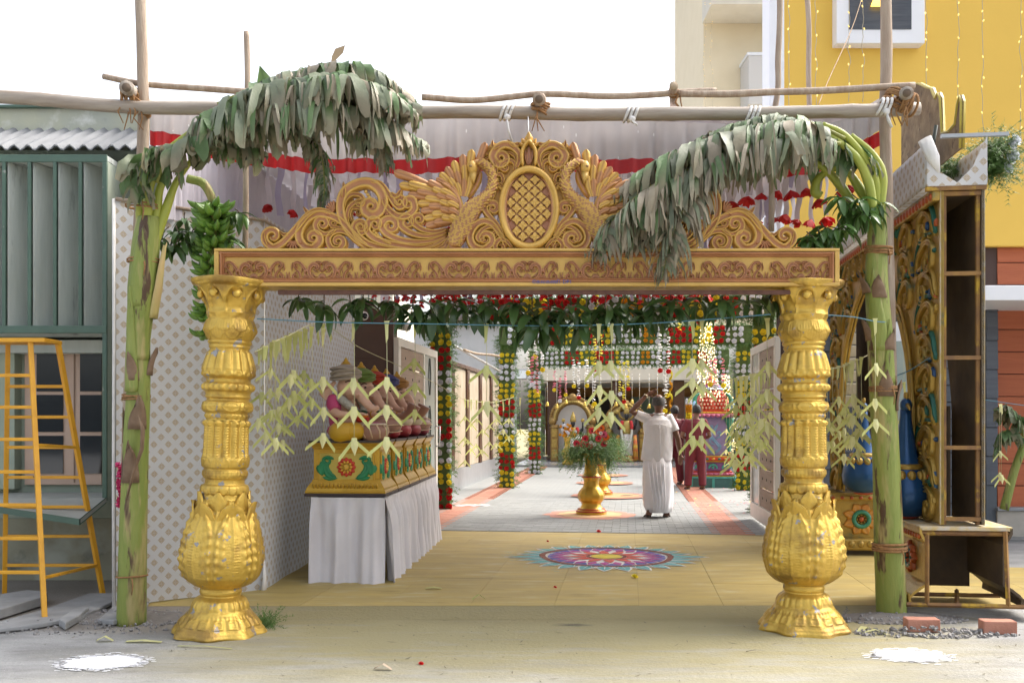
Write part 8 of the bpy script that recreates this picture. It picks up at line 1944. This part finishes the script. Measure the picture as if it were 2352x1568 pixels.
# men in maroon
def maroon(px, py, sc, label, turn=0.0, fore=True):
 g = G(px, py); t = thing('person', label, 'person', (g.x, g.y, .034), turn); t.scale = (sc,)*3
 J = dict(head=(.02, .04, 1.53), neck=(0, .0, 1.38), hip=(0, 0, .86), shL=(-.18, 0, 1.31), elL=(-.27, -.03, 1.04), wrL=(-.16, .2, .98), hdL=(.5, .8, 0), shR=(.18, 0, 1.31), elR=(.27, -.03, 1.04), wrR=(.16, .2, .98), hdR=(-.5, .8, 0), curl=.4, knL=(-.13, .03, .46), anL=(-.15, -.02, .09), ftL=(-.16, .15, .025), knR=(.11, .03, .46), anR=(.13, -.02, .09), ftR=(.14, .15, .025))
 person_body(t, J, None, 1.0, .012); hair_cap(t, J['head'], HAIRB)
 shirt(t, J, MARO, .80, .195, .135, .72, 't_shirt', vox=.014)
 def tr_(q):
  q.tube([(0, 0, .93), (0, 0, .80)], [.165, .17], 16, flat=.8, up=(0, 1, 0))
  for s in (-1, 1): k_, a_ = Vector(J['knL' if s < 0 else 'knR']), Vector(J['anL' if s < 0 else 'anR']); q.tube([(s*.08, 0, .86), Vector((s*.08, 0, .86)).lerp(k_, .5), k_, k_.lerp(a_, .6), a_+Vector((0, 0, -.02))], [.115, .105, .085, .075, .072], 14)
 sculpt('track_pants', tr_, MARO, t, .014, 2)
 for s in ('L', 'R'):
  sx = -1 if s == 'L' else 1; k_, a_ = Vector(J['kn'+s]), Vector(J['an'+s]); q = MB(); q.tube([(sx*.165, -.01, .84), k_+Vector((sx*.086, -.02, 0)), a_+Vector((sx*.072, -.01, 0))], .007, 6); q.build('side_stripe', mat('grey_stripe', (.20,.20,.24), rough=.7), t)
  f = Vector(J['ft'+s]); q = MB(); q.ell((f.x, f.y-.09, -.006), (.055, .16, .02), 14, 6); so = q.build('sandal', SANDAL, t); q = MB(); q.tube([(f.x-.05, f.y-.03, .005), (f.x, f.y-.03, .055), (f.x+.05, f.y-.03, .005)], .013, 6); q.build('strap', SANDAL, so)
 return t
maroon(1598, 1127, 1.0, 'man in maroon shirt and track pants facing the painted shrine', -.1); maroon(1549, 1116, 1.0, 'man in maroon half hidden behind the white-shirted man', .15)
# ================================================================== cut palm-leaf ornaments on strings
PALM = mat('young_palm_leaf', (.72,.70,.36), (.64,.64,.28), 8, rough=.5, trans=.35, rndv=.12, attr=True); PALMG = mat('green_palm_leaf', (.60,.59,.24), (.50,.53,.18), 8, rough=.5, trans=.35, rndv=.12, attr=True); CORD = mat('blue_nylon_cord', (.07,.19,.25), rough=.5); PCORD = mat('palm_cord', (.48,.46,.26), rough=.7)
def ornament_mesh(seed):
 r = random.Random(seed); q = MB(); w, h = .026, .118
 q.v += [Vector(p) for p in ((-w*.62, -.012, 0), (w*.62, -.012, 0), (w, -.014, -h*.45), (0, -.02, -h), (-w, -.014, -h*.45), (0, -.026, -h*.4))]; q.f += [(0, 1, 5), (1, 2, 5), (2, 3, 5), (3, 4, 5), (4, 0, 5)]; q.col((1.05, 1.05, 1.15), 6)
 for s in (-1, 1):
  a = r.uniform(.66, .86); d = Vector((s*math.sin(a), -.08, -math.cos(a))); n_ = Vector((s*math.cos(a), 0, math.sin(a))); L_ = r.uniform(.135, .16); ww = .0105
  o = Vector((s*.014, -.006, -.03)); q.quad(o-n_*ww, o+n_*ww, o+d*L_*.84+n_*ww, o+d*L_-n_*ww, (.90, .94, .72))
 return q
OM = [[ornament_mesh(s).mesh('leaf_ornament', m_, False) for s in range(4)] for m_ in (PALM, PALMG)]
def hanger_mesh(m_): q = MB(); q.quad((-.014, 0, 0), (.014, 0, 0), (.012, -.004, -.10), (-.006, -.004, -.13)); q.quad((-.02, .004, .015), (.02, .004, .015), (.012, .0, -.02), (-.012, .0, -.02)); return q.mesh('leaf_loop', m_, False)
HG = [hanger_mesh(m_) for m_ in (PALM, PALMG)]
ost = {}
def tor(px, ytop, ys, Y, sc, green=0, label=None, grp='cut palm-leaf strands across the gate', loop=1.0):
 r = random.Random(int(px*13+ytop)); t = thing('palm_leaf_strand', label, 'leaf ornament', P(px, ytop, Y), group=grp); o0 = t.location.copy(); t.rotation_euler = (0, 0, r.uniform(-.25, .25))
 L_ = (max(ys)-ytop)/F*Y; q = MB(); q.tube([(0, .004, 0), (.003, .004, -L_*.5), (0, .004, -L_-.02)], .0022*sc, 4); q.build('cord', PCORD, t)
 if loop: put('leaf_loop', HG[green], t, (0, -.003, 0), (0, r.uniform(-.1, .1), r.uniform(-.5, .5)), (sc, sc, sc*loop))
 for y in ys: put('leaf_ornament', r.choice(OM[green if r.random() < .6 else 0]), t, (0, 0, -(y-ytop)/F*Y), (0, r.uniform(-.08, .08), r.uniform(-.45, .45)), sc*r.uniform(.92, 1.06))
def cord(pts, label, r_=.004, m_=None):
 q = MB(); q.tube(cat([P(*p) for p in pts], 8), r_, 5); tag(q.build('cord', m_ or CORD), label, 'string')
cord([(590,732,6.2), (760,740,6.25), (1000,744,6.3), (1250,748,6.35), (1500,742,6.35), (1770,722,6.3)], 'blue cord stretched between the golden pillars'); cord([(1880,722,6.35), (1960,728,6.4), (2010,738,6.45), (2048,740,6.6)], 'blue cord from right pillar to the banana stem')
cord([(585,808,6.3), (660,772,6.8), (740,745,7.4), (830,800,8.4), (940,850,9.6), (1000,880,10.6), (1062,915,13)], 'leaf cord slanting past the elephant statues', .004, PCORD); cord([(1640,880,11), (1730,860,8.5), (1800,852,6.6)], 'leaf cord hung on the right gate leaf', .004, PCORD); cord([(1885,852,6.4), (1945,838,7.2), (2000,812,8.2)], 'leaf cord between right pillar and painted arch', .004, PCORD); cord([(2052,865,6.9), (2090,850,7.1), (2130,825,6.9), (2165,808,6.75)], 'blue cord tied to the edge of painted arch'); cord([(1062,918,15), (1130,924,16), (1180,912,18)], 'leaf cord along the courtyard wall', .004, PCORD); cord([(2262,918,10), (2310,925,10), (2360,932,10)], 'blue cord before the orange wall')
front = [(743,758,(865,935,994),6.9,.98,0,'palm-leaf strand before the grey turban'), (813,742,(868,933,1005),6.5,1.0,0,'palm-leaf strand before the green turban'), (888,742,(866,930,1003),6.3,1.02,0,'palm-leaf strand before the red and blue turbans'), (953,742,(823,879,940),7.6,.95,1,'palm-leaf strand before the left gate leaf'), (1117,748,(839,922),6.35,.95,1,'large palm-leaf strand left of the second rose arch'), (1376,748,(829,885,935),6.35,.92,0,'palm-leaf strand left of the pair before right golden shrine'), (1404,748,(828,897,946),6.35,.92,0,'palm-leaf strand right of the pair before right golden shrine'), (1590,740,(823,868,1000),6.4,.9,1,'palm-leaf strand before the second man in maroon'), (1612,738,(826,880,960,1000),6.5,.88,0,'palm-leaf strand before the man in maroon track pants'), (1762,735,(830,893,970),6.6,1.0,0,'broad palm-leaf strand touching the right golden pillar'), (2010,735,(834,915,962),6.4,.82,0,'palm-leaf strand hanging on right banana stem')]
for f in front: tor(f[0], f[1], f[2], f[3], f[4], f[5], f[6])
# dense clusters
rc = random.Random(21)
def cluster(pts, grp, lab, Ysp, green=.5):
 for i, (x, yt, y0, n_) in enumerate(sorted(pts)):
  Y = rc.uniform(*Ysp); sc = rc.uniform(.75, .98); ys = [y0+k*rc.uniform(48, 66)*sc for k in range(n_)]
  tor(x, yt, ys, Y, sc, 1 if rc.random() < green else 0, lab+', '+ORD[i], grp, rc.uniform(.8, 1.5))
cluster([(602,800,900,2), (622,795,845,3), (640,782,890,3), (655,775,930,2), (668,770,860,2), (682,765,905,2), (700,760,850,3), (716,755,870,2), (612,800,990,1), (632,790,1005,1), (650,780,1010,1), (630,785,940,1), (596,805,960,1), (675,770,850,2)], 'palm-leaf strands beside the left pillar', 'green palm-leaf strand in the cluster right of the left golden pillar', (6.7, 7.6), .8)
cluster([(1690,872,930,3), (1702,868,905,3), (1715,866,945,3), (1726,864,890,4), (1738,862,930,3), (1748,860,905,3), (1756,858,960,2), (1768,856,900,2), (1680,875,985,2), (1710,868,1000,1), (1732,862,1005,1)], 'palm-leaf strands on the right gate leaf', 'palm-leaf strand in the dense cluster before the right gate leaf', (6.9, 8.8), .5)
cluster([(1900,850,960,2), (1912,846,975,2), (1925,843,910,3), (1938,840,935,3), (1950,836,950,2), (1958,834,905,3), (1968,828,930,3), (1978,824,940,2), (1890,852,920,2), (1945,838,1000,1)], 'palm-leaf strands between pillar and painted arch', 'palm-leaf strand in the cluster between right pillar and painted arch', (6.7, 7.8), .25)
cluster([(1068,918,955,3), (1082,920,970,2), (1095,921,960,2), (1108,922,985,2), (1124,923,975,2), (1140,922,960,2), (1155,920,985,1), (1170,916,960,2), (1075,920,1010,1), (1195,915,985,1)], 'palm-leaf strands along the courtyard wall', 'small pale palm-leaf strand on the cord along courtyard wall', (13.5, 15.5), .2)
cluster([(2076,880,950,3), (2296,930,1035,2), (2300,930,1090,1)], 'palm-leaf strands at the right edge', 'thin palm-leaf strand hanging near the orange wall', (8.5, 9.5), .3)
cluster([(1668,920,985,2), (1676,930,1010,2), (1684,930,970,2)], 'palm-leaf strands behind the painted shrine', 'pale palm-leaf strand beside the painted shrine', (17, 18), .1)
tor(2076, 705, (1040, 1085, 1110), 9.3, .8, 1, 'single palm-leaf strand before the frosted window', 'palm-leaf strands at the right edge')
# loose loops on the slanting leaf cord
for i in range(12):
 f = i/11; x, y, Y = lerp(610, 755, f), lerp(798, 742, f), lerp(6.4, 7.4, f); t = put('leaf_strip', HG[1], None, P(x, y, Y), (0, rc.uniform(-.15, .15), rc.uniform(-.6, .6)), (1, 1, rc.uniform(.7, 1.6))); tag(t, 'green leaf strip tied on the slanting cord by left pillar, '+ORD[i], 'leaf', 'leaf strips on the slanting cord')

# ================================================================== kolam (powder drawing) on the slab
kz = .0335; kc = G(1393, 1279, .03)
kl = thing('powder_kolam', 'round coloured powder drawing with teal petals on the yellow slab', 'kolam', (kc.x, kc.y, 0))
def powder(nm, c_): return mat(nm, c_, tuple(x*.72+.08 for x in c_), 14, rough=1.0, wear=(.40,.31,.13), wscale=22, wthr=.66, wsoft=.08)
KW, KT, KB_, KP_, KR, KY, KBR = powder('white_powder', (.78,.77,.72)), powder('teal_powder', (.14,.40,.40)), powder('blue_powder', (.13,.14,.42)), powder('magenta_powder', (.45,.07,.28)), powder('red_powder', (.66,.12,.08)), powder('yellow_powder', (.74,.60,.06)), powder('brown_powder', (.22,.06,.03))
def jit(pts, z, a=.006): return [Vector((x+rnd.uniform(-a, a), y+rnd.uniform(-a, a), z)) for x, y in pts]
def ringp(nm, r0, r1, m_, z, n_=72):
 q = MB(); q.grid([[Vector((r*(1+.02*math.sin(5*a)+rnd.uniform(-.006, .006))*math.cos(a), r*(1+rnd.uniform(-.008, .008))*math.sin(a), z)) for a in [2*PI*k/n_ for k in range(n_)]] for r in (r0, r1)], cu=True); q.build(nm, m_, kl, smooth=False)
def petal(nm, m_, r0, r1, a, w, z, n_=7):
 q = MB(); L_, R_ = [], []
 for k in range(n_):
  t = k/(n_-1); r = lerp(r0, r1, t); wd = w*math.sin(PI*min(1, (t*.62+.38)))
  L_.append((r*math.cos(a)-wd*math.sin(a), r*math.sin(a)+wd*math.cos(a))); R_.append((r*math.cos(a)+wd*math.sin(a), r*math.sin(a)-wd*math.cos(a)))
 q.poly(jit(L_+R_[::-1], z, .004)); q.build(nm, m_, kl, smooth=False)
ringp('white_ground', .0, .70, KW, kz)
for k in range(26):
 a = 2*PI*k/26; sc_ = 1.0 if k % 13 else 1.12; petal('petal_outline', KW, .60, .92*sc_, a, .085, kz-.001+.0001*k); petal('teal_petal', KT, .63, .885*sc_, a, .066, kz+.003+.0001*(k % 2));
 for j in (-1, 0, 1): q = MB(); b0_, b1_ = a+j*.05, a+j*.12; q.quad(*jit([(.66*math.cos(b0_)-.004, .66*math.sin(b0_)), (.66*math.cos(b0_)+.004, .66*math.sin(b0_)), (.82*math.cos(b1_)+.003, .82*math.sin(b1_)), (.82*math.cos(b1_)-.003, .82*math.sin(b1_))], kz+.005, .003)); q.build('white_line', KW, kl, smooth=False)
ringp('brown_ring', .605, .665, KBR, kz+.006)
for k in range(24):
 a = 2*PI*k/24; a1, a2 = a-PI/24*.86, a+PI/24*.86
 q = MB(); q.poly(jit([(.585*math.cos(a1), .585*math.sin(a1)), (.585*math.cos(a2), .585*math.sin(a2)), (.47*math.cos(a), .47*math.sin(a))], kz+.004, .004)); q.build('blue_wedge', KB_, kl, smooth=False)
 b_ = a+PI/24; q = MB(); q.poly(jit([(.575*math.cos(b_), .575*math.sin(b_)), (.46*math.cos(b_+PI/24*.8), .46*math.sin(b_+PI/24*.8)), (.36*math.cos(b_), .36*math.sin(b_)), (.46*math.cos(b_-PI/24*.8), .46*math.sin(b_-PI/24*.8))], kz+.0042, .004)); q.build('magenta_diamond', KP_, kl, smooth=False)
for k in range(12): petal('red_petal', KR, .20, .42, 2*PI*k/12, .052, kz+.0055)
ringp('brown_ring', .165, .20, KBR, kz+.006)
q = MB(); q.poly([Vector((.155*math.cos(2*PI*k/40), .155*math.sin(2*PI*k/40), kz+.0062)) for k in range(40)]); q.build('yellow_centre', KY, kl, smooth=False)
q = MB()
for k in range(160): a = rnd.uniform(0, 2*PI); r = rnd.uniform(.80, 1.05); s_ = rnd.uniform(.004, .012); x, y = r*math.cos(a), r*math.sin(a); q.quad((x-s_*2, y-s_*.5, kz+.001), (x+s_*2, y-s_*.4, kz+.001), (x+s_*2, y+s_*.5, kz+.001), (x-s_*2, y+s_*.4, kz+.001))
tag(q.build('scattered_powder', KT, kl, smooth=False), kind='stuff')
# two white powder patches on the road
def patch(px, py, rx, ry, label, seed):
 r = random.Random(seed); c = G(px, py); q = MB(); N_ = 170; pts = []
 for k in range(N_): a = 2*PI*k/N_; s_ = 1+.16*mnoise.noise((math.cos(a)*2.2, math.sin(a)*2.2, seed))+r.uniform(-.10, .13); pts.append(Vector((rx*s_*math.cos(a), ry*s_*math.sin(a), .005)))
 q.poly(pts); o = q.build('powder_patch', mat('white_rice_powder', (.86,.87,.90), rough=1.0), None, smooth=False, loc=c); tag(o, label, 'powder'); sp_ = MB()
 for k in range(420): a = r.uniform(0, 2*PI); d = r.gauss(1.1, .14); s_ = r.uniform(.002, .008); x, y = rx*d*math.cos(a), ry*d*math.sin(a); sp_.quad((x-s_*2.5, y-s_*.6, .0052), (x+s_*2.5, y-s_*.6, .0052), (x+s_*2.5, y+s_*.6, .0052), (x-s_*2.5, y+s_*.6, .0052))
 tag(sp_.build('scattered_grains', mat('white_rice_powder', (.86,.87,.90)), o, smooth=False), kind='stuff')
patch(237, 1521, .205, .155, 'white powder patch on the road before the left golden pillar', 1); patch(2090, 1506, .185, .135, 'white powder patch on the road before the painted arch', 2)

# ================================================================== litter on the ground
def bit(px, py, label, w, L_, rz, m_, z=.006, fold=.01, nm='leaf_scrap', h=0.0):
 g = G(px, py, h); q = MB(); q.grid([[(-L_/2, y*w, fold*abs(y)*.5) for y in (-.5, 0, .5)], [(0, y*w*1.15, fold) for y in (-.5, 0, .5)], [(L_/2, y*w*.8, 0) for y in (-.5, 0, .5)]]); o = q.build(nm, m_, None, smooth=False, loc=(g.x, g.y, h+z), rot=(0, 0, rz)); tag(o, label, 'scrap')
bit(241, 1473, 'folded pale leaf scrap before the left banana stem', .04, .10, .2, PALM, fold=.03); bit(330, 1475, 'flat pale palm strip before the left golden pillar', .04, .23, -.03, PALM); bit(470, 1488, 'long thin green leaf strip beside left pillar base', .015, .36, -.18, PALMG); bit(996, 1352, 'short pale palm scrap on the yellow slab by the table', .05, .13, .05, PALMG, h=.03); bit(1100, 1378, 'bent palm scrap on the yellow slab', .03, .11, .5, PALMG, fold=.04, h=.03); bit(1985, 1450, 'pale palm scrap beside right pillar base', .04, .14, .8, PALM, fold=.03); bit(2010, 1457, 'pale palm scrap before the right banana stem', .03, .15, -.1, PALM, fold=.03); bit(1735, 1497, 'short green stalk lying on the road', .008, .12, .2, TWIG); bit(1080, 1446, 'white paper scrap on the road', .015, .05, 0, WHITE) if False else None; bit(880, 1538, 'dry seed pod on the road', .03, .10, -.1, mat('dry_pod', (.42,.33,.24), rough=.9), fold=.03)
for px, py, c_, lab in ((1375, 1222, 'r', 'dark red rose head at the edge of the pavers'), (1458, 1326, 'y', 'small yellow flower on the slab before the kolam'), (1275, 1350, 'r', 'tiny red petal cluster on the slab'), (1258, 1244, 'r', 'tiny red petal on the slab behind the kolam'), (967, 1513, 'r', 'small red petals lying on the road')):
 g = G(px, py, .03); o = put('fallen_flower', ROSE[c_], None, (g.x, g.y, .036 if py < 1400 else .004), (.3, .2, 0), .4 if c_ == 'r' and px != 1375 else .8); tag(o, lab, 'flower')
rp = random.Random(5); q = MB(); q2 = MB()
for k in range(170):
 u, v = rp.gauss(1.35, .55), rp.uniform(14.0, 19.5);
 if k > 110: u, v = rp.gauss(2.4, .3), rp.gauss(16.0, .25)
 c = C(u, v, .040); s_ = rp.uniform(.008, .028); tgt = q if k % 3 else q2; a = rp.uniform(0, 3); d = Vector((math.cos(a), math.sin(a), 0))*s_; e = Vector((-d.y, d.x, 0))*.7; tgt.quad(c-d, c-e, c+d+Vector((0, 0, .006)), c+e)
tag(q.build('fallen_petals', mat('pink_petal', (.60,.10,.14), (.5,.05,.06), 60, rough=.7), None, smooth=False), 'pink and red petals scattered on the courtyard paving', kind='stuff'); tag(q2.build('fallen_petals', mat('yellow_petal', (.70,.55,.08), rough=.7), None, smooth=False), 'yellow petals scattered on the courtyard paving', kind='stuff')
q = MB()
for k in range(150):
 x, y = rp.uniform(-3.2, 3.4), rp.uniform(5.0, 6.9); L_, w_ = rp.uniform(.006, .05)*rp.random()+.004, rp.uniform(.002, .006); a = rp.uniform(0, 3); d = Vector((math.cos(a), math.sin(a), 0))*L_; e = Vector((-d.y, d.x, 0)).normalized()*w_; c = Vector((x, y, .004)); q.quad(c-d, c-e, c+d+Vector((0, 0, .003)), c+e)
tag(q.build('litter', mat('dry_litter', (.20,.16,.10), (.10,.09,.06), 20, rough=.9), None, smooth=False), 'tiny dry leaf bits scattered on the road', kind='stuff')
# plastic sheet at the foot of the first rose arch
g = G(1088, 1162, .035); q = MB(); q.grid([[(.55*i/9-.3, .28*j/6-.1, .035*abs(mnoise.noise((i*.9, j*.9, 2)))+.004) for i in range(10)] for j in range(7)]); o = q.build('plastic_sheet', mat('clear_plastic', (.75,.74,.73), rough=.12, alpha=.45), None, smooth=False, loc=g); tag(o, 'crumpled clear plastic sheet on the terracotta border', 'plastic')
for px, py, lab in ((1440, 1138, 'pair of dark sandals left on the paving'), (1728, 1168, 'dark sandal left beside the right gate leaf')):
 g = G(px, py, .04); q = MB(); q.ell((0, 0, .0), (.13, .05, .014), 12, 6, M=Matrix.Rotation(.2, 3, 'Z')); o = q.build('sandal', SANDAL, None, loc=g); tag(o, lab, 'sandal')
# pink garland on the left hem, fern tuft at the pillar base
t = thing('petal_garland', 'pink petal garland hanging on the left edge of the cloth screen', 'garland', P(276, 1160, 6.7));
for k in range(60): q = None; put('petal', FLM[k % 5], t, (rnd.uniform(-.012, .012), rnd.uniform(-.02, .02), .30*k/60), (rnd.uniform(0, 3), rnd.uniform(0, 3), rnd.uniform(0, 6)), .28)
PKM = mat('pink_petal_garland', (.66,.06,.20), (.55,.04,.15), 20, rough=.7, trans=.2)
for ch in t.children:
 ch.material_slots[0].link = 'OBJECT'; ch.material_slots[0].material = PKM
g = G(608, 1440); t = thing('fern_tuft', 'green fern tuft on the ground behind left pillar base', 'plant', g); fern_mass('fern', lambda r: Vector((r.uniform(-.08, .06), r.uniform(-.05, .05), .01)), 60, .16, lambda r, p: (r.uniform(-1, 1), r.uniform(-.6, .6), r.uniform(.1, 1)), t, 71, 8, .02)
o = writing('\u0b95\u0bb2\u0b95\u0ba3\u0bbf.', (0, 0, 0), .045, (0, 0, 0), mat('black_ink', (.01,.01,.012), rough=.5), None)
o.parent = pr; o.location = (.2735, .035, .125); o.rotation_euler = (PI/2-.62, 0, PI/2+.08)
# keep materials smooth on evaluation
bpy.context.view_layer.update()
